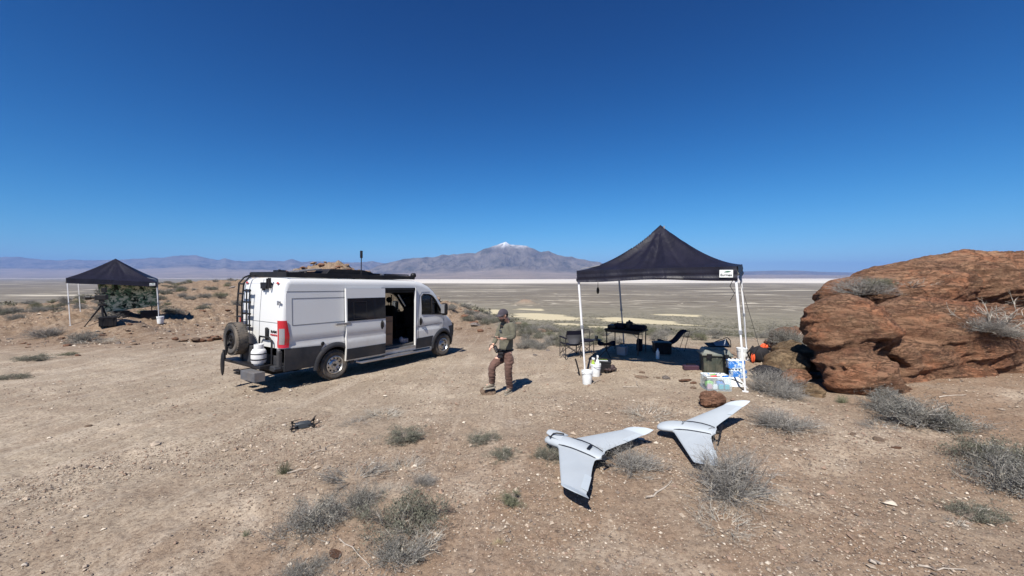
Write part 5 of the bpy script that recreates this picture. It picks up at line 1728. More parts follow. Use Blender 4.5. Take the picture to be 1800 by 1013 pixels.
M['skin'] = simple('sunlit_skin', (.58, .33, .24), .55, var=.08)
def cloth(name, c, b=.6):
    t = NT(name); p = t.coord('Object')
    n_ = t.noise(14, 5, .65, p, .6)
    cc = t.mix(t.ramp(t.noise(5, 5, .6, p), [(.35, 0.0), (.65, 1.0)]), tuple(q * .82 for q in c), tuple(q * 1.15 for q in c))
    return t.done(cc, .88, 0, t.bump(n_, b, .04), spec=.15, sheen=.1)
M['shirt'] = cloth('olive_green_shirt', (.125, .118, .088), .5)
M['trou'] = cloth('brown_trousers', (.125, .072, .058), .8)
M['cap'] = cloth('charcoal_purple_cap', (.060, .052, .064), .3)
M['shoe'] = simple('tan_trail_shoe', (.20, .17, .13), .8, var=.4, vscale=25)
M['sole'] = simple('shoe_sole', (.32, .29, .24), .8)
M['beard'] = simple('dark_brown_hair', (.035, .022, .018), .9)

def build_man():
    Y = on(893, 691).y
    base = on(893, 691)
    k = Y / 7.95
    e = empty('person', base, 0, 'person in olive shirt, brown trousers and dark cap looking down at a phone', 'person')
    def J(u, v, y): return at(u, v, y * k) - base
    pel = J(889, 620, 7.95); sp = J(889.5, 604, 7.96); ch = J(890.5, 582, 7.97); nk = J(891.5, 564.5, 7.96)
    hd = J(884.0, 554.5, 7.86); hbase = J(889.5, 560.0, 7.92)
    sL = J(901, 569, 7.82); eL = J(902, 593, 7.78); wL = J(882, 596.0, 7.60); hL = J(877, 594.5, 7.56)
    sR = J(882.5, 568.5, 8.10); eR = J(874.5, 590, 8.06); wR = J(866.5, 606.5, 7.86); hR = J(863, 612, 7.80)
    pL = J(895, 622, 7.88); kL = J(893, 650.5, 7.84); aL = J(896, 683, 7.97); tL = J(887.0, 690.0, 7.78)
    pR = J(882.5, 621.5, 8.02); kR = J(864.5, 645, 7.86); aR = J(865, 675, 7.97); tR = J(850.5, 679.0, 7.86)
    P = lambda q, r, r2=None: (q.x, q.y, q.z, r, r2 or r)
    face = Vector((-.80, -.58, -.16)).normalized()
    lft = Vector((0, 0, 1)).cross(face).normalized()
    # body: one continuous skinned surface with neck, head, arms and hands
    nodes = [P(pel, .11), P(sp, .115), P(ch, .115), P(nk, .060), P(hbase, .056), P(hd + Vector((0, 0, -.035)), .070), P(hd + Vector((0, 0, .035)), .082), P(hd + Vector((0, 0, .09)), .055)]
    edges = [(0, 1), (1, 2), (2, 3), (3, 4), (4, 5), (5, 6), (6, 7)]
    def chain(start, lst):
        i0 = start
        for q in lst:
            nodes.append(q); edges.append((i0, len(nodes) - 1)); i0 = len(nodes) - 1
        return i0
    def arm(s_, e_, w_, h_):
        i = chain(2, [P(s_, .062), P(e_, .045), P(w_, .029)])
        i = chain(i, [P(w_.lerp(h_, .55), .034, .020), ])
        return i
    iL = arm(sL, eL, wL, hL); iR = arm(sR, eR, wR, hR)
    def leg(p_, k_, a_, t_):
        i = chain(0, [P(p_, .075), P(k_, .052), P(a_ + Vector((0, 0, .02)), .036), P(a_.lerp(t_, .4) + Vector((0, 0, -.01)), .028), P(t_.lerp(a_, .25), .018)])
    leg(pL, kL, aL, tL); leg(pR, kR, aR, tR)
    body = skin_obj('body', nodes, edges, M['skin'], None, 2)
    extra = []
    # palms and fingers
    def hand(w_, h_, palm_n, side_v, curl, thumb_side):
        d = (h_ - w_).normalized(); s_ = (side_v - d * side_v.dot(d)).normalized(); n_ = d.cross(s_).normalized()
        if n_.dot(palm_n) < 0: n_ = -n_
        pc = w_ + d * .055
        nodes = [P(w_, .024), P(pc, .036, .018)]
        edges = [(0, 1)]
        extra.append(skin_obj('palm', [P(w_, .024), P(w_ + d * .04, .034, .017), P(w_ + d * .085, .036, .015)], [(0, 1), (1, 2)], M['skin'], None, 2))
        for q, (off, ln) in enumerate(((-.028, .062), (-.010, .074), (.010, .070), (.028, .055))):
            b = w_ + d * .080 + s_ * off * 1.05
            a1 = b + (d * math.cos(curl * .5) + n_ * math.sin(curl * .5)) * ln * .42
            a2 = a1 + (d * math.cos(curl * 1.1) + n_ * math.sin(curl * 1.1)) * ln * .33
            a3 = a2 + (d * math.cos(curl * 1.7) + n_ * math.sin(curl * 1.7)) * ln * .25
            extra.append(skin_obj('finger', [P(b - d * .02, .0095), P(b, .0095), P(a1, .0088), P(a2, .0082), P(a3, .007)], [(0, 1), (1, 2), (2, 3), (3, 4)], M['skin'], None, 1))
        tb_ = w_ + d * .030 + s_ * thumb_side * .030
        t1 = tb_ + (d * .6 + s_ * thumb_side * .55 + n_ * .5).normalized() * .038
        t2 = t1 + (d * .8 + n_ * .6 + s_ * thumb_side * .1).normalized() * .030
        extra.append(skin_obj('thumb', [P(tb_ - d * .012, .012), P(tb_, .012), P(t1, .0105), P(t2, .009)], [(0, 1), (1, 2), (2, 3)], M['skin'], None, 1))
        return pc, d, s_, n_
    pcL, dL, sLv, nL = hand(wL, wL + Vector((-.8, -.35, .12)).normalized() * .08, Vector((0, 0, 1)), Vector((.3, -.9, .1)), .75, -1)
    pcR, dR, sRv, nR = hand(wR, wR + Vector((-.45, -.35, -.5)).normalized() * .08, Vector((.4, 0, -.8)), Vector((.5, -.8, 0)), .7, 1)
    # head with a face: skull, jaw, nose, ears, lips, eyelids merged into the body surface
    a = MB()
    hq = face.to_track_quat('X', 'Z').to_matrix().to_4x4()
    HM = Matrix.Translation(hd) @ hq
    def hs(c, r, nu=18, nv=12, rot=None):
        b = MB(); b.sphere(c, r, 0, nu, nv, rot=rot)
        a.add(b.v, b.f, 0, HM)
    hs((-.012, 0, .035), (.098, .078, .095)); hs((.018, 0, -.045), (.070, .058, .072)); hs((.094, 0, -.010), (.020, .013, .026)); hs((.082, 0, .012), (.014, .010, .028))
    hs((.078, 0, -.052), (.012, .024, .008)); hs((.060, 0, -.088), (.026, .026, .022))
    for s_ in (-1, 1):
        hs((-.005, s_ * .080, -.004), (.020, .010, .032)); hs((.074, s_ * .030, .018), (.012, .016, .010)); hs((.055, s_ * .045, -.025), (.026, .02, .026))
    hd_o = a.build('head', M['skin'])
    extra.append(hd_o)
    join_into(body, extra)
    body.parent = e
    body.data.materials.clear(); body.data.materials.append(M['skin'])
    rm = body.modifiers.new('remesh', 'REMESH'); rm.mode = 'VOXEL'; rm.voxel_size = .0055; rm.use_smooth_shade = True
    # eyes
    for s_ in (-1, 1):
        q = MB(); q.sphere((0, 0, 0), .012, 0, 12, 8); o = q.build('eye', simple('eye_white', (.7, .68, .65), .3), e, smooth=True); o.location = HM @ Vector((.076, s_ * .030, .010))
    # beard and hair
    b = MB(); b.sphere((.026, 0, -.074), (.062, .056, .044), 0, 18, 12); b.sphere((.056, 0, -.086), (.034, .034, .034), 0, 14, 10)
    q = MB(); q.add(b.v, b.f, 0, HM); q.build('beard', M['beard'], e, smooth=True)
    b = MB(); b.sphere((-.030, 0, .010), (.086, .082, .080), 0, 18, 12); q = MB(); q.add(b.v, b.f, 0, HM); q.build('hair', M['beard'], e, smooth=True)
    # cap: crown and peak
    ce = empty('cap', (0, 0, 0)); ce.parent = e
    rows = []
    for i in range(9):
        ph = math.pi / 2 * i / 8
        rows.append([(-.010 + .108 * math.cos(t) * math.cos(ph * .98), .092 * math.sin(t) * math.cos(ph * .98), .030 + .098 * math.sin(ph)) for t in [2 * math.pi * q_ / 28 for q_ in range(29)]])
    q = MB(); q.grid([[HM @ Vector(p_) for p_ in r_] for r_ in rows]); q.build('crown', M['cap'], ce, smooth=True, solid=.004)
    rows = []
    for i in range(6):
        ext = i / 5
        rows.append([HM @ Vector((-.010 + (.106 + .075 * ext * math.cos(t) ** .8) * math.cos(t), .092 * math.sin(t) * (1 - .05 * ext), .034 - .022 * ext - .028 * (abs(math.sin(t))) ** 2 * ext)) for t in [-1.15 + 2.3 * q_ / 20 for q_ in range(21)]])
    q = MB(); q.grid(rows); q.build('peak', M['cap'], ce, smooth=True, solid=.005)
    # sunglasses worn round the cap front
    q = MB()
    pts = [HM @ Vector((.012 + .106 * math.cos(t), .100 * math.sin(t), .006)) for t in [-1.6 + 3.2 * k_ / 20 for k_ in range(21)]]
    q.tube(pts, .006, 6)
    for s_ in (-1, 1):
        b = MB(); b.sphere((.098, s_ * .034, .006), (.012, .030, .020), 0, 12, 8, rot=(0, 0, s_ * .35)); q.add(b.v, b.f, 0, HM)
    sg = q.build('sunglasses', M['black'], smooth=True); sg.location = base
    tag(sg, 'black sunglasses on the face of the person under the cap', 'sunglasses')
    # shirt
    def sm(lst): return lst
    hem = pel + Vector((0, 0, .02))
    nodes = [P(hem + Vector((0, 0, -.01)), .180, .145), P(sp, .168, .14), P(ch, .185, .145), P(nk + Vector((0, 0, -.02)), .105, .095), P(nk.lerp(hbase, .45), .066)]
    edges = [(0, 1), (1, 2), (2, 3), (3, 4)]
    chain(2, [P(sL, .080), P(sL.lerp(eL, .5), .068), P(eL, .058), P(eL.lerp(wL, .5), .050), P(wL, .036)])
    chain(2, [P(sR, .080), P(sR.lerp(eR, .5), .068), P(eR, .056), P(eR.lerp(wR, .5), .048), P(wR, .036)])
    sh = skin_obj('shirt', nodes, edges, M['shirt'], e, 2, root=0)
    for v in sh.data.vertices:
        c_ = v.co; n_ = v.normal
        f = mnoise.noise(Vector((c_.x * 9, c_.y * 9, c_.z * 16))) * .014 + mnoise.noise(c_ * 26) * .005
        if c_.z < hem.z + .12: f += .004
        v.co = c_ + n_ * f
    q = MB(); q.sphere((0, 0, 0), (.010, .05, .022), 0, 10, 6); pk = q.build('zip_placket', M['beard'], e, smooth=True)
    q_pos = nk.lerp(ch, .35) + face * .135; pk.location = q_pos; pk.rotation_euler = face.to_track_quat('X', 'Z').to_euler()
    q = MB(); q.box((0, 0, 0), (.004, .09, .03)); lg = q.build('chest_print', simple('chest_print', (.03, .04, .06), .7), e); lg.location = ch + face * .155 + Vector((.0, 0, .04)); lg.rotation_euler = face.to_track_quat('X', 'Z').to_euler()
    # trousers
    nodes = [P(pel + Vector((0, 0, .05)), .165, .14), P(pel + Vector((0, 0, -.04)), .17, .145)]
    edges = [(0, 1)]
    chain(1, [P(pL + Vector((0, 0, -.03)), .118), P(pL + Vector((0, 0, -.14)), .110), P(pL.lerp(kL, .6), .094), P(kL, .078), P(kL.lerp(aL, .5), .077), P(aL + Vector((0, 0, .04)), .068), P(aL + Vector((0, 0, -.01)), .074)])
    chain(1, [P(pR + Vector((0, 0, -.03)), .118), P(pR + Vector((0, 0, -.13)), .108), P(pR.lerp(kR, .6), .094), P(kR, .079), P(kR.lerp(aR, .5), .077), P(aR + Vector((0, 0, .05)), .068), P(aR + Vector((0, 0, .0)), .074)])
    tr_ = skin_obj('trousers', nodes, edges, M['trou'], e, 3, root=0)
    for v in tr_.data.vertices:
        c_ = v.co
        f = mnoise.noise(Vector((c_.x * 12, c_.y * 12, c_.z * 26))) * .012 + mnoise.noise(Vector((c_.x * 5, c_.y * 5, c_.z * 40))) * .007
        v.co = c_ + v.normal * f
    q = MB(); q.tube([pel + Vector((.145 * math.cos(t), .125 * math.sin(t), .055)) for t in [2 * math.pi * k_ / 24 for k_ in range(24)]], .018, 8, close=True); q.build('belt', M['black'], e, smooth=True)
    # shoes
    for (a_, t_) in ((aL, tL), (aR, tR)):
        se = empty('shoe', (0, 0, 0)); se.parent = e
        d = (t_ - a_); d.z = 0; d.normalize()
        heel = a_ - d * .06
        zb = min(t_.z, a_.z - .06) - .022
        q = skin_obj('upper', [(*(heel + Vector((0, 0, -.02))), .040), (*(a_ + Vector((0, 0, -.005))), .048), (*Vector(((a_ + d * .10).x, (a_ + d * .10).y, zb + .048)), .043), (*Vector(((a_ + d * .19).x, (a_ + d * .19).y, zb + .036)), .034)], [(0, 1), (1, 2), (2, 3)], M['shoe'], se, 2)
        q = MB()
        s_ = Vector((-d.y, d.x, 0))
        outl = []
        for t in [2 * math.pi * k_ / 24 for k_ in range(24)]:
            fx = .145 * math.cos(t) + .06; wy = (.048 - .008 * math.cos(t)) * math.sin(t) * 1.0
            outl.append(a_ + d * fx + s_ * wy)
        q.add([Vector((p_.x, p_.y, zb - .008)) for p_ in outl] + [Vector((p_.x, p_.y, zb + .022)) for p_ in outl], [tuple(range(24))[::-1], tuple(range(24, 48))] + [(i, (i + 1) % 24, 24 + (i + 1) % 24, 24 + i) for i in range(24)])
        q.build('sole', M['sole'], se, bevel=.005)
    # held things
    ph = empty('phone', base + pcL + dL * .055 + nL * .022, 0, 'dark smartphone held in the raised hand of the person', 'phone')
    zr = (nL).normalized()
    ph.rotation_euler = Matrix((dL, zr.cross(dL), zr)).transposed().to_euler()
    q = MB(); q.box((.02, 0, .0), (.16, .078, .010)); q.build('phone_body', M['black'], ph, bevel=.006)
    q = MB(); q.box((.02, 0, .0062), (.148, .068, .001)); q.build('screen', M['dglass'], ph)
    q = MB(); q.sphere((.08, .02, -.006), (.008, .008, .003), 0, 8, 6); q.build('lens', M['dglass'], ph)
    rc = J(872, 614, 7.80)
    rd_ = empty('handheld_radio', base + rc, 0, 'black and silver handheld controller dangling at the hip of the person', 'controller', rot=(.2, -.5, .4))
    q = MB(); q.box((0, 0, 0), (.07, .05, .16)); q.build('radio_body', M['black'], rd_, bevel=.012)
    q = MB(); q.box((-.01, -.027, .01), (.045, .006, .11)); q.build('face_plate', M['tread'], rd_, bevel=.002)
    q = MB(); q.tube([(0, 0, .08), (-.03, 0, .14), (-.08, .01, .16), (-.10, .02, .10)], .006, 6); q.build('lanyard', M['black'], rd_)
    pu = empty('hip_pouch', base + pel + Vector((-.10, -.15, .0)), 0, 'black hip pouch on the belt of the person', 'pouch')
    q = MB(); q.box((0, 0, -.03), (.09, .06, .10)); q.build('pouch_body', M['pack'], pu, bevel=.02)
    q = MB(); q.box((0, -.03, .02), (.11, .03, .05)); q.build('pouch_flap', M['pack'], pu, bevel=.01)
    return e
MAN = build_man()
# ================================================================== ROCKS
def rock_mat(name, a, b, c, strata=True, scale=1.0):
    t = NT(name)
    p = t.coord('Object')
    warp = t.noise(.9 * scale, 4, .6, p)
    st = t.coord('Object', (1.0 * scale, 1.0 * scale, 4.5 * scale), (rad(8), rad(-14), 0))
    n_ = t.noise(1.6, 8, .7, st, .8)
    col = t.mix(t.ramp(n_, [(.36, 0.0), (.60, 1.0)]), a, b)
    col = t.mix(t.math('MULTIPLY', t.ramp(t.noise(1.1 * scale, 6, .65, p, .5), [(.50, 0.0), (.64, 1.0)]), .75), col, c)
    col = t.mix(t.math('MULTIPLY', t.ramp(t.noise(3.5 * scale, 7, .75, p, .6), [(.56, 0.0), (.70, 1.0)]), .45), col, (.34, .24, .15))
    col = t.mix(t.math('MULTIPLY', t.ramp(t.noise(17 * scale, 6, .8, p), [(.33, 1.0), (.47, 0.0)]), .38), col, (.10, .055, .037))
    col = t.mix(t.math('MULTIPLY', t.ramp(t.noise(7 * scale, 4, .7, p), [(.66, 0.0), (.74, 1.0)]), .35), col, (.36, .31, .26))
    l1 = t.ramp(t.noise(1.15, 6, .72, st, 1.6), [(.480, 0.0), (.497, 1.0), (.515, 0.0)])
    l2 = t.ramp(t.noise(2.6, 6, .75, st, 1.2), [(.470, 0.0), (.490, 1.0), (.510, 0.0)])
    l3 = t.ramp(t.noise(3.2 * scale, 5, .7, p, 1.5), [(.486, 0.0), (.498, 1.0), (.510, 0.0)])
    lines = t.math('MAXIMUM', t.math('MAXIMUM', l1, t.math('MULTIPLY', l2, t.ramp(t.noise(.8 * scale, 3, .6, p), [(.45, 0.0), (.60, .8)]))), t.math('MULTIPLY', l3, t.ramp(t.noise(.6 * scale, 3, .6, p), [(.50, 0.0), (.62, .6)])))
    col = t.mix(t.math('MULTIPLY', lines, .70), col, (.06, .032, .022))
    h = t.math('ADD', t.math('MULTIPLY', t.noise(2.2, 9, .72, st, 1.2), 1.0), t.math('MULTIPLY', t.noise(22 * scale, 6, .75, p), .45))
    h = t.math('SUBTRACT', h, t.math('MULTIPLY', lines, .55))
    nm = t.bump(h, .9, .11 / scale)
    return t.done(col, .9, 0, nm, spec=.2)
M['rock'] = rock_mat('red_brown_rock', (.18, .088, .054), (.32, .185, .112), (.40, .17, .088))
M['rock_tan'] = rock_mat('tan_rock', (.20, .135, .08), (.28, .20, .12), (.26, .15, .08))
M['stone'] = rock_mat('small_stone', (.22, .15, .11), (.32, .24, .175), (.26, .16, .11), scale=5)
M['stone_red'] = rock_mat('reddish_stone', (.17, .085, .055), (.25, .14, .09), (.26, .13, .08), scale=4)
M['stone_grey'] = rock_mat('grey_stone', (.17, .15, .14), (.25, .22, .20), (.22, .17, .14), scale=5)

def strata_noise(x, y, z, k=1.0):
    """layered relief: long in the bedding plane, short across it"""
    c, s_ = math.cos(rad(-13)), math.sin(rad(-13))
    zz = (x * s_ + z * c) + .12 * y
    xx = x * c - z * s_
    a = fbm(xx * .9 * k + y * .5, zz * 5.2 * k, 5, 91, ridge=True)
    b = fbm(xx * 2.1 * k + 9, zz * 2.3 * k + y * 1.3 * k, 5, 37, ridge=True)
    return a, b

def ell(cx, cy, cz, rx, ry, rz, yaw=0, roll=0): return (cx, cy, cz, rx, ry, rz, yaw, roll)
def rock_mass(name, lobes, voxel, mat, amp, label, cat, smooth_it=4, cracks=(), k=1.0):
    mb = MB()
    for (cx, cy, cz, rx, ry, rz, yaw, roll) in lobes:
        b = MB(); b.sphere((0, 0, 0), (rx, ry, rz), 0, 40, 26)
        mb.add(b.v, b.f, 0, Matrix.Translation((cx, cy, cz)) @ Euler((0, rad(roll), rad(yaw))).to_matrix().to_4x4())
    o = mb.build(name, mat)
    md = o.modifiers.new('r', 'REMESH'); md.mode = 'VOXEL'; md.voxel_size = voxel
    dg = bpy.context.evaluated_depsgraph_get()
    me = bpy.data.meshes.new_from_object(o.evaluated_get(dg))
    bpy.data.objects.remove(o)
    n = len(me.vertices)
    co = np.empty(n * 3, np.float32); me.vertices.foreach_get('co', co); co = co.reshape(-1, 3).astype(float)
    no = np.empty(n * 3, np.float32)
    bm = bmesh.new(); bm.from_mesh(me)
    for _ in range(smooth_it): bmesh.ops.smooth_vert(bm, verts=bm.verts, factor=.5, use_axis_x=True, use_axis_y=True, use_axis_z=True)
    bm.normal_update(); bm.to_mesh(me); bm.free()
    me.vertices.foreach_get('co', (c32 := np.empty(n * 3, np.float32))); co = c32.reshape(-1, 3).astype(float)
    me.vertex_normals.foreach_get('vector', no); no = no.reshape(-1, 3).astype(float)
    x, y, z = co.T
    big = fbm(x * .8 * k + 3, z * .9 * k + y * .6 * k, 4, 13) - .5
    a, b = strata_noise(x, y, z, k); a = a ** 1.3
    cell = fbm(x * 3.2 * k + 5, y * 3.2 * k + z * 2.2 * k, 4, 71) - .5
    blk = fbm(x * 1.5 * k + 2, z * 2.6 * k + y * 1.2 * k, 3, 57); blk = np.floor(blk * 7) / 7 + .3 * (blk * 7 % 1) / 7
    d = amp * (2.6 * big + 1.15 * (a - .5) + 1.5 * (b - .45) + 1.0 * cell + 1.1 * (blk - .5))
    # terraces
    for (pts, wdt, dep) in cracks:
        P_ = np.array(pts, float)
        best = np.full(n, 9.)
        for q0, q1 in zip(P_[:-1], P_[1:]):
            dq = q1 - q0
            t = np.clip(((co - q0) @ dq) / (dq @ dq), 0, 1)
            best = np.minimum(best, np.linalg.norm(co - q0 - t[:, None] * dq, axis=1))
        best = best + (fbm(x * 6, z * 6 + y * 4, 3, 3) - .5) * wdt * 1.2
        d = d - dep * np.exp(-(best / wdt) ** 2)
    co = co + no * d[:, None]
    me.vertices.foreach_set('co', co.astype(np.float32).ravel())
    me.materials.clear(); me.materials.append(mat); me.name = name
    me.update(); me.shade_smooth()
    o = bpy.data.objects.new(name, me); COL.objects.link(o)
    return tag(o, label, cat)

def Q(u, v, y):
    p = at(u, v, y); return (p.x, p.y, p.z)
def E(u, v, y, rx, ry, rz, yaw=0, roll=0): return ell(*Q(u, v, y), rx, ry, rz, yaw, roll)
lobes = [
    E(1488, 578, 7.75, .78, .80, .66, -10, 8), E(1455, 592, 7.65, .40, .50, .34, 0, 14), E(1530, 622, 7.9, .55, .8, .50), E(1512, 662, 7.10, .60, .55, .50, 0, 0), E(1550, 690, 7.1, .62, .45, .26), E(1475, 640, 7.45, .40, .45, .34, 0, 12),
    E(1640, 592, 8.20, 1.36, 1.05, .84, -4, 10), E(1600, 636, 7.9, .92, .75, .56, 0, 10), E(1690, 640, 8.2, 1.0, .80, .50, 0, 10),
    E(1655, 652, 7.75, .95, .58, .40, -4, 6), E(1600, 676, 7.45, .66, .42, .24), E(1700, 672, 7.8, .65, .5, .24),
    E(1500, 520, 10.3, .85, .9, .50, 0, -10), E(1590, 508, 11.2, 1.7, 1.3, .72, 0, -10), E(1690, 500, 11.6, 2.0, 1.7, .95, 0, -6), E(1800, 506, 11.8, 2.6, 2.0, 1.04), E(1960, 515, 12, 3.0, 2.4, 1.08), E(1715, 458, 12.4, 1.0, .8, .30, 0, 0),
    E(1775, 600, 9.6, 1.2, 1.1, .62), E(1850, 615, 9.3, 1.3, 1.1, .72), E(1795, 655, 8.8, 1.0, .6, .28), E(1950, 640, 9.5, 1.8, 1.4, .9), E(1600, 560, 9.7, 1.6, .7, .42), E(1720, 560, 9.9, 1.4, .8, .40),
    E(1455, 640, 8.9, .55, .5, .45), E(1430, 668, 8.2, .22, .25, .18)]
crk = [([Q(1535, 530, 7.5), Q(1548, 575, 7.2), Q(1560, 615, 7.0)], .07, .30), ([Q(1528, 522, 7.9), Q(1538, 560, 7.6), Q(1552, 600, 7.25), Q(1566, 632, 7.1), Q(1585, 645, 7.2)], .095, .48),
       ([Q(1455, 645, 7.2), Q(1480, 640, 6.9), Q(1520, 628, 6.9), Q(1560, 640, 7.1)], .06, .22),
       ([Q(1590, 522, 8.0), Q(1650, 545, 7.9), Q(1720, 560, 8.3)], .07, .28),
       ([Q(1600, 690, 7.2), Q(1625, 688, 7.5), Q(1650, 680, 7.6)], .06, .16),
       ([Q(1470, 612, 7.0), Q(1500, 606, 6.95), Q(1545, 604, 7.0)], .035, .07),
       ([Q(1640, 610, 7.2), Q(1700, 600, 7.4), Q(1745, 618, 7.9)], .04, .08),
       ([Q(1758, 600, 8.5), Q(1752, 650, 8.3), Q(1770, 680, 8.2)], .07, .16),
       ([Q(1690, 470, 10.2), Q(1740, 480, 10.3), Q(1800, 500, 10.4)], .06, .18)]
OUT = rock_mass('rock_outcrop', lobes, .030, M['rock'], .072, 'huge layered red-brown rock outcrop rising at the right of the camp', 'rock outcrop', 3, crk)
rock_mass('boulder', [E(1380, 640, 8.5, .42, .6, .26, 0, -18), E(1398, 622, 9.2, .40, .6, .26)], .03, M['rock_tan'], .05, 'sloping tan rock at the left foot of the big outcrop, behind the black bags', 'boulder', 3, k=1.6)
rock_mass('boulder', [E(1408, 590, 11.8, .80, .8, .26), E(1385, 604, 12.2, .6, .7, .18)], .04, M['stone_red'], .06, 'orange-red rock peeping over the dry bush left of the big outcrop', 'boulder', 3, k=1.4)
rock_mass('boulder', [E(1398, 664, 7.7, .24, .26, .16, 0, -12)], .018, M['rock'], .025, 'small rust-brown rock at the left foot of the outcrop, right of the flat black bag', 'boulder', 2, k=3)
rock_mass('boulder', [E(1428, 690, 7.15, .20, .22, .16), E(1440, 700, 7.0, .12, .12, .10)], .018, M['rock_tan'], .025, 'small angular block in the dark hollow at the foot of the outcrop', 'boulder', 2, k=3)
p_ = on(1258, 717)
rock_mass('boulder', [ell(p_.x, p_.y + .12, p_.z + .10, .23, .17, .15, 20, 6), ell(p_.x - .08, p_.y + .10, p_.z + .08, .14, .14, .11)], .012, M['stone_red'], .022, 'rounded rust-red boulder beside the far wing of the drone', 'boulder', 2, k=4)

# stones one by one, sharing a few meshes
def stone_mesh(seed, flat=.55):
    rnd = random.Random(seed)
    bm = bmesh.new(); bmesh.ops.create_icosphere(bm, subdivisions=3, radius=1)
    off = Vector((rnd.uniform(0, 50), rnd.uniform(0, 50), rnd.uniform(0, 50)))
    planes = [(Vector((rnd.gauss(0, 1), rnd.gauss(0, 1), rnd.gauss(0, 1))).normalized(), rnd.uniform(.55, .85)) for _ in range(9)]
    for v in bm.verts:
        for n_, d in planes:
            q = v.co.dot(n_)
            if q > d: v.co -= n_ * (q - d)
        v.co *= 1 + .14 * mnoise.noise(v.co * 1.7 + off) + .05 * mnoise.noise(v.co * 6 + off)
        v.co.z *= flat
    me = bpy.data.meshes.new('stone'); bm.to_mesh(me); bm.free(); me.shade_smooth(); me.set_sharp_from_angle(angle=rad(32))
    return me
SM = [stone_mesh(k, f) for k, f in enumerate((.55, .4, .7, .5, .35, .6))]
for k, m_ in enumerate(SM): m_.materials.append(M[('stone', 'stone_red', 'stone', 'stone_grey', 'stone', 'stone_red')[k]])
rs = random.Random(11)
def stone(u, v, r, label, group=None, kind=None, sc=None, pos=None, name='stone'):
    me = SM[kind if kind is not None else rs.randrange(6)]
    o = bpy.data.objects.new(name, me); COL.objects.link(o)
    p = pos if pos is not None else on(u, v)
    o.location = p + Vector((0, 0, r * .18)); o.rotation_euler = (rs.uniform(-.2, .2), rs.uniform(-.2, .2), rs.uniform(0, 6.3))
    s3 = sc or (rs.uniform(.8, 1.3), rs.uniform(.7, 1.1), rs.uniform(.8, 1.1))
    o.scale = (r * s3[0], r * s3[1], r * s3[2])
    return tag(o, label, 'stone', group)
stone(1127, 664, .10, 'flat brownish stone on the dirt in front of the canopy shade', kind=4, sc=(1.6, .9, .8))
stone(1128, 656, .075, 'small ragged pale stone just behind the flat brownish one', kind=2)
stone(1172, 666, .10, 'rounded grey-purple stone, the largest lying in front of the canopy', kind=3)
stone(1157, 665, .05, 'tiny brown stone left of the rounded grey-purple one', kind=0)
stone(1204, 670, .11, 'flat rust-red stone between the grey stone and the clear bin', kind=1, sc=(1.5, .9, .6))
stone(1220, 674, .07, 'smaller rust-red stone right of the flat red one', kind=5, sc=(1.2, .9, .6))
stone(1218, 683, .06, 'tan stone just left of the clear bin', kind=0)
stone(941, 625, .09, 'dark stone on the dirt behind the person, lower left of the pair', kind=3, sc=(1.4, .8, .5))
stone(963, 617, .08, 'dark stone on the dirt left of the navy camp chair', kind=3, sc=(1.3, .8, .5))
stone(858, 692, .21, 'low brownish clod of earth under the raised foot of the person', kind=0, sc=(1.1, .8, .8))
stone(1294, 770, .035, 'small tan stone near the tail of the far drone', kind=0)
stone(1388, 775, .04, 'small pinkish stone in the gravel right of the far drone', kind=2)
stone(1545, 775, .06, 'pair-sized tan stone below the dark sage bush', kind=0)
stone(1575, 788, .05, 'flat orange stone in the gravel below the sage bush', kind=1)
stone(1688, 775, .07, 'tan stone lying right of the sage bush', kind=2)
stone(1500, 765, .05, 'small brown stone below the outcrop in the gravel', kind=0)
stone(155, 750, .05, 'pale stone on the wheel tracks at left', kind=0)
stone(590, 975, .05, 'orange-brown stone between the two big dead bushes', kind=1, sc=(1.5, .9, .5))
stone(741, 871, .025, 'small red stone by the little grey twig tuft', kind=5)
stone(980, 937, .03, 'pale pink stone in the gravel below the near drone', kind=2)
SZ = lambda r_, a, b: 'small' if r_ < a + (b - a) / 3 else ('mid-sized' if r_ < a + 2 * (b - a) / 3 else 'large')
RC = ('tan', 'reddish', 'pale tan', 'grey', 'flat tan', 'rounded reddish')
# low pile of stones left of the van
pc = on(357, 600)
for k in range(26):
    ux = rs.uniform(-1, 1)
    px_ = pc.x + ux * 1.0 + 0; py_ = pc.y + rs.uniform(-.45, .45) * (1 - .4 * abs(ux)) + ux * .35
    r_ = rs.uniform(.10, .20)
    kd_ = rs.randrange(6)
    o = stone(0, 0, r_, f'{SZ(r_, .10, .20)} {RC[kd_]} stone at the {("left", "left-middle", "centre", "right-middle", "right")[min(4, int((ux + 1) * 2.5))]} of the low rubble pile left of the van', 'stones heaped in a low pile left of the van', kind=kd_, pos=Vector((px_, py_, T(px_, py_) + rs.uniform(0, .14))))

# knobbly stones on the ridge, the bank and the mounds (individual rocks that read in the photo)
def scatter(n, f, rnd):
    out_ = []
    tries = 0
    while len(out_) < n and tries < n * 60:
        tries += 1
        p = f(rnd)
        if p is not None: out_.append(p)
    return out_
BOX = {}
def where(zone, x, y, parts_x=3, parts_y=3):
    """words for the place of one item inside its zone, as seen from the camp"""
    u = 900 + F * x / y
    b = BOX[zone]
    kx = min(5, int((u - b[0]) / max(1e-6, b[1] - b[0]) * 6)); ky = min(3, int((y - b[2]) / max(1e-6, b[3] - b[2]) * 4))
    return ('left end', 'left part', 'left-middle', 'right-middle', 'right part', 'right end')[max(0, kx)], ('nearest row', 'second row', 'third row', 'farthest row')[max(0, ky)]
def setbox(zone, pts):
    us = [900 + F * x / y for x, y in pts]; ys = [y for x, y in pts]
    BOX[zone] = (min(us), max(us), min(ys), max(ys))
def in_view(x, y, m=30):
    u = 900 + F * x / y
    return y > 1 and -m < u < 1800 + m

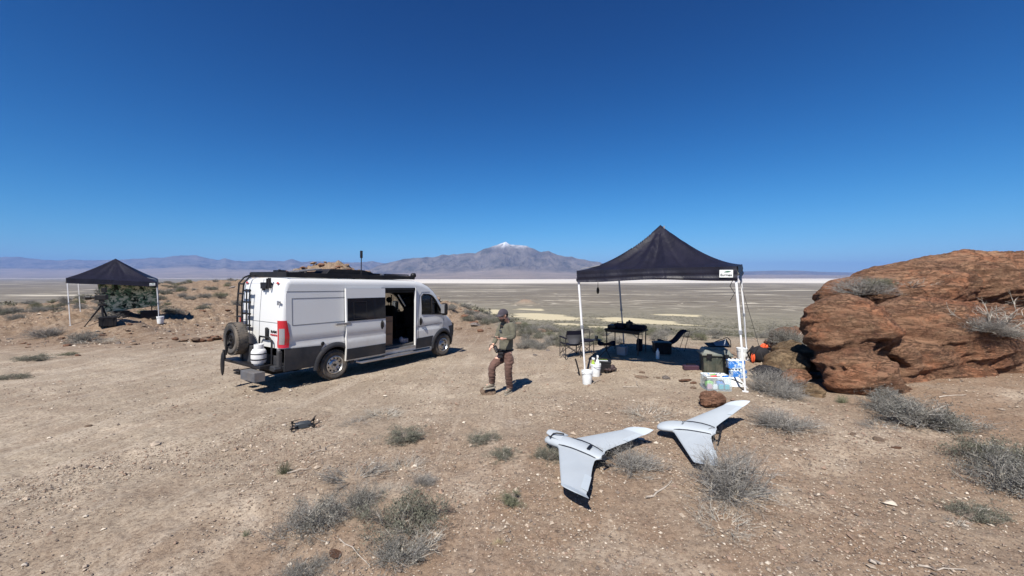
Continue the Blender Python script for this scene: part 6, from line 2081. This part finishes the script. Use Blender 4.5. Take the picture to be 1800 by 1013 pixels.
rr2 = random.Random(5)
RIDGE = [(-27, 58), (-13, 41), (-6.4, 30.5), (-3.2, 24.5), (-.6, 19.5)]
def on_ridge(r_):
    k = r_.randrange(4) if r_.random() < .8 else 3
    t = r_.random()
    x = RIDGE[k][0] + (RIDGE[k + 1][0] - RIDGE[k][0]) * t + r_.gauss(0, 1.6); y = RIDGE[k][1] + (RIDGE[k + 1][1] - RIDGE[k][1]) * t + r_.gauss(0, 1.6)
    return (x, y)
pts_ = scatter(70, on_ridge, rr2); setbox('ridge_rock', pts_)
for (x, y) in pts_:
    r_ = rr2.uniform(0.08, 0.3); kd_ = rr2.randrange(6); a_, b_ = where('ridge_rock', x, y)
    stone(0, 0, r_, f'{SZ(r_, 0.08, 0.3)} {RC[kd_]} rock, {b_}, {a_} of the ridge behind the van', 'rocks on the ridge behind the van', kind=kd_, pos=Vector((x, y, T(x, y))), name='ridge_rock')
def on_hill(r_):
    x, y = -27 + r_.gauss(0, 6), 57 + r_.gauss(0, 5)
    return (x, y)
pts_ = scatter(70, on_hill, rr2); setbox('hill_rock', pts_)
for (x, y) in pts_:
    r_ = rr2.uniform(0.25, 0.75); kd_ = rr2.randrange(6); a_, b_ = where('hill_rock', x, y)
    stone(0, 0, r_, f'{SZ(r_, 0.25, 0.75)} {RC[kd_]} rock, {b_}, {a_} of the hill behind the van roof', 'rocks on the hill behind the van', kind=kd_, pos=Vector((x, y, T(x, y))), name='hill_rock')
def on_bank(r_):
    x, y = -21 + r_.gauss(0, 4), 30 + r_.gauss(0, 2.2)
    return (x, y)
pts_ = scatter(60, on_bank, rr2); setbox('bank_rock', pts_)
for (x, y) in pts_:
    r_ = rr2.uniform(0.08, 0.28); kd_ = rr2.randrange(6); a_, b_ = where('bank_rock', x, y)
    stone(0, 0, r_, f'{SZ(r_, 0.08, 0.28)} {RC[kd_]} rock, {b_}, {a_} of the bank behind the left canopy', 'rocks in the bank behind the left canopy', kind=kd_, pos=Vector((x, y, T(x, y))), name='bank_rock')
def on_left(r_):
    x, y = -19 + r_.gauss(0, 3.2), 17.5 + r_.gauss(0, 2.0)
    if x > -13.5: return None
    return (x, y)
pts_ = scatter(60, on_left, rr2); setbox('mound_rock', pts_)
for (x, y) in pts_:
    r_ = rr2.uniform(0.04, 0.14); kd_ = rr2.randrange(6); a_, b_ = where('mound_rock', x, y)
    stone(0, 0, r_, f'{SZ(r_, 0.04, 0.14)} {RC[kd_]} rock, {b_}, {a_} of the mounds before the left canopy', 'rocks on the red mounds at left', kind=kd_, pos=Vector((x, y, T(x, y))), name='mound_rock')

# gravel nobody could count
def gravel():
    rng = np.random.default_rng(3)
    V = []; Fs = []; mats = []
    base = np.array([[1, 0, 0], [-1, 0, 0], [0, 1, 0], [0, -1, 0], [0, 0, 1], [0, 0, -1]], float)
    tri = np.array([[0, 2, 4], [2, 1, 4], [1, 3, 4], [3, 0, 4], [2, 0, 5], [1, 2, 5], [3, 1, 5], [0, 3, 5]])
    def batch(n, rfun, sz, cx=0, ang=(-56, 56), clump=True):
        a = np.radians(rng.uniform(*ang, n)); r = rfun(rng.random(n))
        x = r * np.sin(a); y = r * np.cos(a)
        if clump:
            keep = fbm(x * .8, y * .8, 3, 88) > rng.uniform(.28, .66, n) - .14 * (x > 0)
            x = x[keep]; y = y[keep]
        m = len(x)
        s_ = sz * np.exp(rng.normal(0, .45, m))
        pts = base[None] * (s_[:, None, None]) * rng.uniform(.55, 1.25, (m, 6, 1)) * np.array([1, 1, .6]) + rng.normal(0, .12, (m, 6, 3)) * s_[:, None, None]
        th = rng.uniform(0, 6.28, m); c, s2 = np.cos(th), np.sin(th)
        X = pts[..., 0] * c[:, None] - pts[..., 1] * s2[:, None]; Yp = pts[..., 0] * s2[:, None] + pts[..., 1] * c[:, None]
        z = terrain(x, y)
        P3 = np.stack([X + x[:, None], Yp + y[:, None], pts[..., 2] + z[:, None] + s_[:, None] * .15 + 0.004], -1)
        return P3, rng.integers(0, 4, m)
        a_ = [];
    def rubble(n):
        x = rng.normal(-21, 6.5, n); y = rng.normal(24, 6.5, n)
        k = (x < -11.5 - .25 * (y - 17)) & (y > 15) & (np.abs(x) < 1.4 * y) & (fbm(x * .5, y * .5, 3, 44) > rng.uniform(.3, .6, n)) & (np.hypot(x + 22.5, y - 22.3) > 2.2)
        x = x[k]; y = y[k]; m = len(x); s_ = .035 * np.exp(rng.normal(0, .45, m))
        pts = base[None] * s_[:, None, None] * rng.uniform(.55, 1.3, (m, 6, 1)) * np.array([1, 1, .75]) + rng.normal(0, .12, (m, 6, 3)) * s_[:, None, None]
        P3 = pts + np.stack([x, y, terrain(x, y) + s_ * .15], -1)[:, None, :]
        return P3, rng.integers(0, 4, m)
    parts = [rubble(9000), batch(60000, lambda q: 2.6 + 5.0 * q ** .8, .0065), batch(22000, lambda q: 6 + 14 * q ** .8, .011), batch(1500, lambda q: 3.0 + 9 * q, .018)]
    P3 = np.concatenate([p[0] for p in parts]); mi = np.concatenate([p[1] for p in parts])
    m = len(P3)
    faces = (tri[None] + (np.arange(m) * 6)[:, None, None]).reshape(-1, 3)
    cols = [(.36, .29, .225), (.24, .165, .12), (.50, .43, .35), (.16, .125, .10)]
    ms = [simple(f'gravel_tone_{"abcd"[i]}', c, .9, var=.25, vscale=9) for i, c in enumerate(cols)]
    w_ = rng.choice([0, 0, 0, 0, 1, 1, 1, 1, 2, 3, 3, 3], m)
    o = np_mesh('gravel', P3.reshape(-1, 3), faces, ms, smooth=False, fm=np.repeat(w_, 8))
    return tag(o, kind='stuff')
gravel()

# ================================================================== SHRUBS
def twig_mat(name, a, b):
    t = NT(name)
    info = t.n('ShaderNodeNewGeometry')
    c = t.mix(info.outputs['Random Per Island'], a, b)
    return t.done(c, .95, 0, spec=.1)
def leaf_mat(name, a, b):
    t = NT(name)
    info = t.n('ShaderNodeNewGeometry')
    c = t.mix(info.outputs['Random Per Island'], a, b)
    return t.done(c, .9, 0, spec=.12)
M['tw_grey'] = twig_mat('grey_dead_twigs', (.075, .068, .060), (.38, .36, .33))  # dark end of the tones stands in for shadow inside the clump
M['tw_pale'] = twig_mat('bleached_twigs', (.22, .20, .17), (.48, .44, .38))
M['tw_dark'] = twig_mat('dark_twigs', (.07, .06, .052), (.28, .25, .215))  # range kept dark to paint in the shade between the stems
M['lf_sage'] = leaf_mat('sage_leaves', (.055, .058, .042), (.22, .22, .17))
M['lf_green'] = leaf_mat('dull_green_leaves', (.095, .10, .062), (.21, .215, .14))
M['lf_straw'] = leaf_mat('straw_leaves', (.30, .25, .14), (.46, .40, .25))
M['lf_grey'] = leaf_mat('grey_leaves', (.055, .053, .047), (.23, .225, .20))

def twigs(rng, n_main, spread, height, sub, rad0, jag=.22, levels=3, flat=1.0):
    """returns segments p0,p1,r0,r1 of a branching bush of unit size and the tip points"""
    segs = []; tips = []
    def grow(p, d, L, r, lev):
        k = 3 if lev == 0 else 2
        for i in range(k):
            d2 = d + rng.normal(0, jag, 3); d2[2] += .06; d2 /= np.linalg.norm(d2)
            q = p + d2 * L / k
            r1 = r * .80
            segs.append((p, q, r, r1))
            if lev < levels and rng.random() < .95:
                for _ in range(sub if i > 0 or lev > 0 else 1):
                    d3 = d2 + rng.normal(0, .62, 3) * np.array([1, 1, .8]); d3[2] = d3[2] * .7 + .10
                    d3 /= np.linalg.norm(d3)
                    grow(q, d3, L * rng.uniform(.40, .62), r1 * .66, lev + 1)
            p = q; d = d2; r = r1
        tips.append(p)
    for i in range(n_main):
        a = rng.uniform(0, 2 * math.pi); el = math.radians(rng.uniform(12, 80)) * flat
        d = np.array([math.cos(a) * math.cos(el) * spread, math.sin(a) * math.cos(el) * spread, math.sin(el) * height])
        L = np.linalg.norm(d) * rng.uniform(.7, 1.05); d /= np.linalg.norm(d)
        st = np.array([math.cos(a), math.sin(a), 0]) * rng.uniform(0, .12)
        grow(st, d, L, rad0 * rng.uniform(.7, 1.2), 0)
    return segs, np.array(tips)

def seg_mesh(name, segs, mat, parent=None):
    m = len(segs)
    A = np.array([s_[0] for s_ in segs]); B = np.array([s_[1] for s_ in segs]); r0 = np.array([s_[2] for s_ in segs]); r1 = np.array([s_[3] for s_ in segs])
    d = B - A; d /= np.maximum(np.linalg.norm(d, axis=1, keepdims=True), 1e-9)
    ref = np.where(np.abs(d[:, 2:3]) < .9, np.array([[0, 0, 1.]]), np.array([[1., 0, 0]]))
    u = np.cross(d, ref); u /= np.linalg.norm(u, axis=1, keepdims=True); v = np.cross(d, u)
    V = np.empty((m, 6, 3))
    for k in range(3):
        c, s_ = math.cos(2 * math.pi * k / 3), math.sin(2 * math.pi * k / 3)
        o_ = u * c + v * s_
        V[:, k] = A + o_ * r0[:, None]; V[:, 3 + k] = B + o_ * r1[:, None]
    f = np.array([[0, 1, 4, 3], [1, 2, 5, 4], [2, 0, 3, 5]])
    faces = (f[None] + (np.arange(m) * 6)[:, None, None]).reshape(-1, 4)
    return np_mesh(name, V.reshape(-1, 3), faces, [mat], parent, smooth=False)

def leaves(name, rng, tips, per, size, mat, parent, spread=.04, up=.5, long=2.2):
    n = len(tips) * per
    c = np.repeat(tips, per, axis=0) + rng.normal(0, spread, (n, 3)); c[:, 2] = np.maximum(c[:, 2], .01)
    d = rng.normal(0, 1, (n, 3)); d[:, 2] = np.abs(d[:, 2]) + up; d /= np.linalg.norm(d, axis=1, keepdims=True)
    s_ = np.cross(d, rng.normal(0, 1, (n, 3))); s_ /= np.linalg.norm(s_, axis=1, keepdims=True)
    sz = size * rng.uniform(.6, 1.3, n)[:, None]
    V = np.stack([c - s_ * sz * .32, c + d * sz * long * .5 + s_ * sz * -.22, c + d * sz * long, c + d * sz * long * .5 + s_ * sz * .42], 1)
    faces = (np.array([[0, 1, 2, 3]])[None] + (np.arange(n) * 4)[:, None, None]).reshape(-1, 4)
    return np_mesh(name, V.reshape(-1, 3), faces, [mat], parent, smooth=False)

PROTO = {}
def proto(kind, seed):
    key = (kind, seed)
    if key in PROTO: return PROTO[key]
    rng = np.random.default_rng(seed * 13 + len(kind))
    parts = []
    if kind == 'dead':
        sg, tp = twigs(rng, 74, .54, .58, 2, .0105, levels=3); parts = [('twigs', sg, M['tw_grey'])]
    elif kind == 'litter':
        sg, tp = twigs(rng, 46, .55, .16, 2, .0095, levels=2, flat=.35); parts = [('twigs', sg, M['tw_pale'] if seed % 2 else M['tw_grey'])]
    elif kind == 'sage':
        sg, tp = twigs(rng, 40, .52, .34, 2, .0105, levels=3, jag=.3); parts = [('twigs', sg, M['tw_dark'])]
        leaf = ('foliage', tp, 3, .017, M['lf_sage'])
    elif kind == 'greysage':
        sg, tp = twigs(rng, 46, .54, .38, 2, .0110, levels=3, jag=.3); parts = [('twigs', sg, M['tw_grey'])]
        leaf = ('foliage', tp, 2, .016, M['lf_grey'])
    elif kind == 'green':
        sg, tp = twigs(rng, 30, .42, .46, 2, .006, levels=3); parts = [('twigs', sg, M['tw_dark'])]
        leaf = ('foliage', tp, 4, .017, M['lf_green'])
    elif kind == 'grass':
        sg, tp = twigs(rng, 150, .28, .75, 0, .005, jag=.10, levels=0); parts = [('blades', sg, M['lf_green'] if seed % 2 else M['lf_straw'])]
    elif kind == 'branch':
        sg, tp = twigs(rng, 12, .6, .55, 2, .016, levels=2); parts = [('twigs', sg, M['tw_pale'])]
    if kind in ('dead', 'sage', 'greysage', 'green'):
        sg2, _ = twigs(rng, 11, .50, .40, 1, .016, levels=2, jag=.34); parts.append(('dead_wood', sg2, M['tw_pale']))
    e = []
    for (nm, sg_, mt) in parts:
        o = seg_mesh(nm, sg_, mt); e.append((nm, o.data)); bpy.data.objects.remove(o)
    if kind in ('sage', 'greysage', 'green'):
        nm, tp, per, sz, mt = leaf
        q_ = fbm(tp[:, 0] * 5 + seed, tp[:, 1] * 5 + tp[:, 2] * 4, 3, seed); tp = tp[q_ > np.quantile(q_, .30)]
        o = leaves(nm, rng, tp, per, sz, mt, None, spread=.022); e.append((nm, o.data)); bpy.data.objects.remove(o)
    PROTO[key] = e
    return e
def shrub(kind, seed, p, size, label, name='dry_shrub', cat='shrub', group=None, zs=1.0, rz=None, sx=1.0, tilt=(0, 0)):
    e = empty(name, p + Vector((0, 0, -.015)), rz if rz is not None else random.uniform(0, 6.28), label, cat, group)
    e.rotation_euler = (tilt[0], tilt[1], e.rotation_euler.z)
    e.scale = (size * sx, size, size * zs)
    for nm, me in proto(kind, seed):
        o = bpy.data.objects.new(nm, me); COL.objects.link(o); o.parent = e
    return e
def S_at(u, v, wpx, kind, seed, label, zs=1.0, name='dry_shrub', cat='shrub', sx=1.0, rz=None, y=None, tilt=(0, 0)):
    p = on(u, v) if y is None else at(u, v, y)
    size = wpx / F * p.y / 1.10
    return shrub(kind, seed, p, size, label, name, cat, zs=zs, sx=sx, rz=rz, tilt=tilt)

S_at(1285, 868, 128, 'dead', 1, 'big round grey dead bush beside the near wing of the far drone', zs=.95)
S_at(1272, 925, 105, 'litter', 1, 'flat tangle of bleached twigs below the big round grey bush', zs=0.72)
S_at(1113, 825, 92, 'dead', 2, 'low grey twiggy bush behind the tail of the near drone', zs=.55)
S_at(968, 808, 52, 'sage', 1, 'small grey-green bush half under the nose of the near drone', zs=.9)
S_at(901, 886, 52, 'green', 1, 'small dense green sagebrush tuft alone in the lower middle', zs=.75)
S_at(886, 803, 52, 'sage', 2, 'small grey-green tuft left of the near drone, upper right of the tuft pair', zs=.6)
S_at(848, 776, 58, 'sage', 3, 'flat grey-green tuft below the feet of the person', zs=.5)
S_at(715, 771, 72, 'sage', 4, 'low grey-green tuft on the dirt below the van rear', zs=.55)
S_at(655, 778, 34, 'litter', 2, 'little twig scrap left of the low grey-green tuft', zs=0.55)
S_at(747, 852, 42, 'dead', 3, 'tiny ball of curled grey twigs above the dead bushes', zs=.7)
S_at(712, 828, 66, 'litter', 3, 'grey twig mat right of the flat dead patch', zs=0.83)
S_at(622, 842, 100, 'litter', 4, 'wide flat mat of pale dead twigs in the lower left middle', zs=0.77)
S_at(690, 868, 60, 'litter', 5, 'short row of dead twigs above the largest sagebrush', zs=0.61)
S_at(560, 922, 108, 'greysage', 1, 'broad dark grey sagebrush at lower left, left half of a long clump', zs=.8)
S_at(515, 948, 85, 'litter', 6, 'fan of pale dead twigs at the left end of the long clump', zs=0.72)
S_at(628, 893, 76, 'greysage', 2, 'dark grey sagebrush at lower left, right half of the long clump', zs=.9)
S_at(712, 932, 118, 'sage', 5, 'largest sagebrush near the lower middle, upper green part', zs=.95)
S_at(745, 965, 80, 'branch', 1, 'bleached forked branches sticking out of the largest sagebrush', zs=.8)
S_at(700, 985, 98, 'greysage', 3, 'grey lower part of the largest sagebrush at the bottom', zs=.75)
S_at(500, 833, 52, 'grass', 1, 'bright green grass tuft at left below the quadcopter', name='grass_tuft', cat='grass tuft', zs=.75)
S_at(433, 944, 30, 'grass', 3, 'small green grass tuft at lower left', name='grass_tuft', cat='grass tuft', zs=.9)
S_at(876, 955, 44, 'grass', 2, 'pale straw tuft in the lower middle', name='grass_tuft', cat='grass tuft', zs=.35)
S_at(528, 1012, 75, 'greysage', 4, 'grey sagebrush cut by the bottom edge at left', zs=.7)
S_at(675, 732, 62, 'litter', 7, 'pale dead twig mat between van and person', zs=0.66)
S_at(625, 745, 44, 'litter', 8, 'thin grey twig litter left of the pale twig mat', zs=0.50)
S_at(1138, 732, 78, 'litter', 9, 'thin dead twig mat left of the rust-red boulder', zs=0.66)
S_at(1375, 752, 95, 'dead', 4, 'flat grey bush with long twigs right of the rust-red boulder', zs=.45)
S_at(1355, 690, 74, 'dead', 5, 'grey dead bush against the front right canopy leg', zs=.8)
S_at(1385, 700, 60, 'dead', 6, 'grey dead bush between the black bag and the rock hollow', zs=.6)
S_at(1405, 620, 60, 'greysage', 5, 'grey bush on the slope left of the outcrop, lower one', zs=.8, y=10.2)
S_at(1383, 600, 62, 'greysage', 6, 'grey bush on the slope left of the outcrop, upper one', zs=.8, y=11.0)
S_at(1618, 748, 118, 'greysage', 14, 'wide dark sagebrush in front of the big outcrop, centre part', zs=.75, sx=1.05, rz=0)
S_at(1572, 722, 78, 'greysage', 7, 'grey sagebrush at the left end of the dark clump below the outcrop', zs=.7)
S_at(1665, 752, 62, 'sage', 7, 'small dark sagebrush at the right end of the clump below the outcrop', zs=.8)
S_at(1545, 752, 55, 'litter', 10, 'pale twig litter below the wide dark sagebrush', zs=0.61)
S_at(1480, 708, 42, 'grass', 5, 'green grass tuft at the foot of the lower rock lobe', name='grass_tuft', cat='grass tuft', zs=.6)
S_at(1718, 670, 40, 'green', 3, 'small green bush at the foot of the right rock lobe', zs=.6, y=7.6)
S_at(1776, 862, 128, 'greysage', 8, 'big dark grey sagebrush at the right edge', zs=.95)
S_at(1745, 815, 100, 'sage', 8, 'dark sagebrush at the right edge, upper left of the big one', zs=.9)
S_at(1716, 908, 80, 'sage', 16, 'green sagebrush at lower right in front of the big grey one', zs=.65)
S_at(1685, 925, 44, 'branch', 2, 'dead forked branch at the left foot of the green sagebrush', zs=.7)
S_at(1300, 950, 50, 'litter', 11, 'wisp of twigs at the foot of the big round grey bush', zs=0.44)
S_at(590, 1000, 60, 'litter', 12, 'dead twig scrap at the bottom edge left of the largest sagebrush', zs=0.55)
S_at(148, 600, 42, 'greysage', 15, 'green-grey bush in front of the tripod of the left canopy', zs=.8)
S_at(165, 603, 56, 'litter', 13, 'pale twig mat below the tripod', zs=0.55)
S_at(60, 632, 48, 'sage', 9, 'dark low shrub on bare dirt at far left', zs=.35)
S_at(118, 625, 28, 'green', 5, 'small green low shrub on bare dirt at far left', zs=.35)
S_at(20, 665, 44, 'sage', 10, 'low dark shrub at the left edge', zs=.35)
S_at(85, 592, 50, 'dead', 7, 'brown dead bush on the red mound at far left', zs=.5)
# shrubs growing on the outcrop: set down on the rock by casting a ray at it
def on_rock(u, v):
    d = ray(u, v)
    dg = bpy.context.evaluated_depsgraph_get()
    ok, loc, nrm, idx = OUT.ray_cast(Vector((0, 0, 0)), d.normalized(), distance=60)
    return loc if ok else at(u, v, 9)
for (u, v, wpx, kd, sd_, lb, zs_) in ((1515, 517, 74, 'dead', 8, 'pale grey bush rooted on the top left of the outcrop', .6), (1540, 507, 46, 'green', 6, 'yellow-green bush on the outcrop right of the pale grey one', .7),
        (1745, 578, 82, 'branch', 3, 'straw-coloured forked branches growing from a crack in the outcrop', .9), (1735, 582, 60, 'dead', 9, 'grey twiggy bush at the foot of the forked branches on the outcrop', .6),
        (1602, 505, 40, 'branch', 4, 'thin dead stems standing on the upper outcrop', .7), (1770, 590, 60, 'greysage', 9, 'grey bush right of the forked branches on the outcrop', .5), (1552, 690, 36, 'greysage', 10, 'small grey bush in the crack between the two rock lobes', .7)):
    p = on_rock(u, v); shrub(kd, sd_, p, wpx / F * p.y / 1.05, lb, zs=zs_)

# scattered scrub: individuals in view, the rest one object
rg = random.Random(21)
KINDS = [('sage', 11), ('sage', 12), ('greysage', 11), ('greysage', 12), ('greysage', 13), ('green', 12), ('dead', 12)]
def blocked(x, y):
    d, _ = seg_dist(np.array([x]), np.array([y]), [(-5.2, 8.8, 0), (-1.8, 15.5, 0)])
    return d[0] < 2.2
def zone_left(r_):
    y = r_.uniform(19, 60); x = -y * r_.uniform(.86, 1.36)
    if math.hypot(x + 23.5, y - 22) < 4.2: return None
    if y < 23 and x > -1.02 * y: return None
    return (x, y)
def zone_bank(r_):
    y = r_.uniform(26, 70); x = -y * r_.uniform(.70, .90)
    if vnoise(np.array([x * .25]), np.array([y * .25]), 3)[0] < .48: return None
    return (x, y)
def zone_ridge(r_):
    x, y = on_ridge(r_); x += r_.uniform(-.5, 2.5); y += r_.uniform(-1, 3.5)
    return (x, y)
def zone_mid(r_):
    u = r_.uniform(905, 1330) if r_.random() < .6 else r_.uniform(905, 1060); y = 13.4 + 9 * r_.random() ** 1.5; x = (u - 900) / F * y
    if y < 15.5 and r_.random() < .35: return None
    return (x, y)
def zone_right(r_):
    u = r_.uniform(1330, 1450); y = r_.uniform(12.5, 24); return ((u - 900) / F * y, y)
KN = {'sage': 'grey-green', 'greysage': 'grey-leaved', 'green': 'greener', 'dead': 'leafless grey'}
def place(n, zone, szr, what, group, r_):
    pts_ = [p for p in scatter(n, zone, r_) if not blocked(*p)]; setbox(what, pts_)
    for (x, y) in pts_:
        kd, sdd = r_.choice(KINDS); sz_ = r_.uniform(*szr); a_, b_ = where(what, x, y); zs_ = r_.uniform(.6, 1.0)
        sh_ = 'flat' if zs_ < .7 else ('broad' if zs_ < .8 else ('domed' if zs_ < .9 else 'tall'))
        shrub(kd, sdd, Vector((x, y, T(x, y))), sz_, f'{SZ(sz_, *szr)} {sh_} {KN[kd]} sagebrush, {b_}, {a_} of the {what}', group=group, name='sagebrush', cat='sagebrush', zs=zs_)
place(120, zone_left, (.5, 1.05), 'left slope', 'sagebrush on the left slope', rg)
place(45, zone_bank, (.5, 1.0), 'bank left of the van', 'sagebrush on the bank behind the left canopy', rg)
place(75, zone_ridge, (.35, .8), 'ridge right of the van', 'sagebrush on the ridge behind the van', rg)
place(80, zone_mid, (.30, .70), 'plateau edge behind the camp', 'sagebrush along the plateau edge', rg)
place(18, zone_right, (.3, .7), 'drop left of the outcrop', 'sagebrush by the outcrop', rg)

def far_scrub():
    """valley scrub: thousands of small ragged tufts as one object"""
    rng = np.random.default_rng(9)
    n = 17000
    a = np.radians(rng.uniform(-56, 56, n)); r = 24 * (320 / 24) ** (rng.random(n) ** .75)
    x = r * np.sin(a); y = r * np.cos(a)
    azd = np.degrees(a); Ee = np.interp(azd, E_AZ, E_R)
    keep = (r > Ee * 1.0) & (fbm(x * .06, y * .06, 3, 5) > rng.uniform(.2, .62, n))
    # keep the bare sand patches bare
    for (pu, pv, pw, ph) in SAND_PATCHES:
        c = on(pu, pv); lo = on(pu, pv + ph); hi = on(pu, pv - ph)
        sx = pw * c.y / F; sy = max(4, (hi.y - lo.y) / 2)
        keep &= (((x - c.x) / sx) ** 2 + ((y - c.y) / sy) ** 2) > .8
    x = x[keep]; y = y[keep]; m = len(x); z = terrain(x, y)
    s_ = rng.uniform(.22, .60, m)
    k = 22
    d = rng.normal(0, 1, (m, k, 3)); d[..., 2] = np.abs(d[..., 2]); d /= np.linalg.norm(d, axis=2, keepdims=True)
    c = d * rng.uniform(.35, 1, (m, k, 1)) * s_[:, None, None] * np.array([1, 1, .62])
    P0 = c + np.stack([x, y, z], -1)[:, None, :]
    t1 = rng.normal(0, 1, (m, k, 3)); t1 /= np.linalg.norm(t1, axis=2, keepdims=True); t2 = np.cross(d, t1)
    q = (s_ * .22)[:, None, None]
    V = np.stack([P0 - t1 * q, P0 + t2 * q, P0 + t1 * q + d * q], 2).reshape(-1, 3)
    faces = np.arange(len(V)).reshape(-1, 3)
    t = NT('valley_scrub_leaf')
    info = t.n('ShaderNodeNewGeometry')
    cc = t.mix(info.outputs['Random Per Island'], (.085, .085, .060), (.21, .195, .145))
    o = np_mesh('valley_scrub', V, faces, [t.done(cc, .95, 0, spec=.1)], smooth=False)
    return tag(o, kind='stuff')
far_scrub()

# loose sticks
for (u0, v0, u1, v1, r_, lb) in ((1094, 681, 1128, 682, .008, 'thin straight stick on the dirt below the flat stone'), (1118, 671, 1124, 682, .008, 'short crooked stick touching the straight one'),
        (1044, 675, 1056, 669, .012, 'orange-brown stick beside the front white bucket'), (1136, 880, 1185, 850, .012, 'bent bleached twig right of the near drone'),
        (505, 835, 545, 826, .010, 'grey stick beside the green grass tuft'), (545, 800, 600, 778, .008, 'long thin twig below the quadcopter'), (1522, 990, 1560, 998, .012, 'bleached stick at the lower right bottom'),
        (1610, 1000, 1690, 1003, .008, 'long thin stem at the bottom right'), (1460, 688, 1500, 692, .008, 'thin stem at the foot of the outcrop'), (1650, 700, 1700, 696, .010, 'pale stick below the right rock lobe'), (600, 950, 655, 1000, .006, 'dry stalk leaning left of the largest sagebrush')):
    stick(u0, v0, u1, v1, r_, lb)
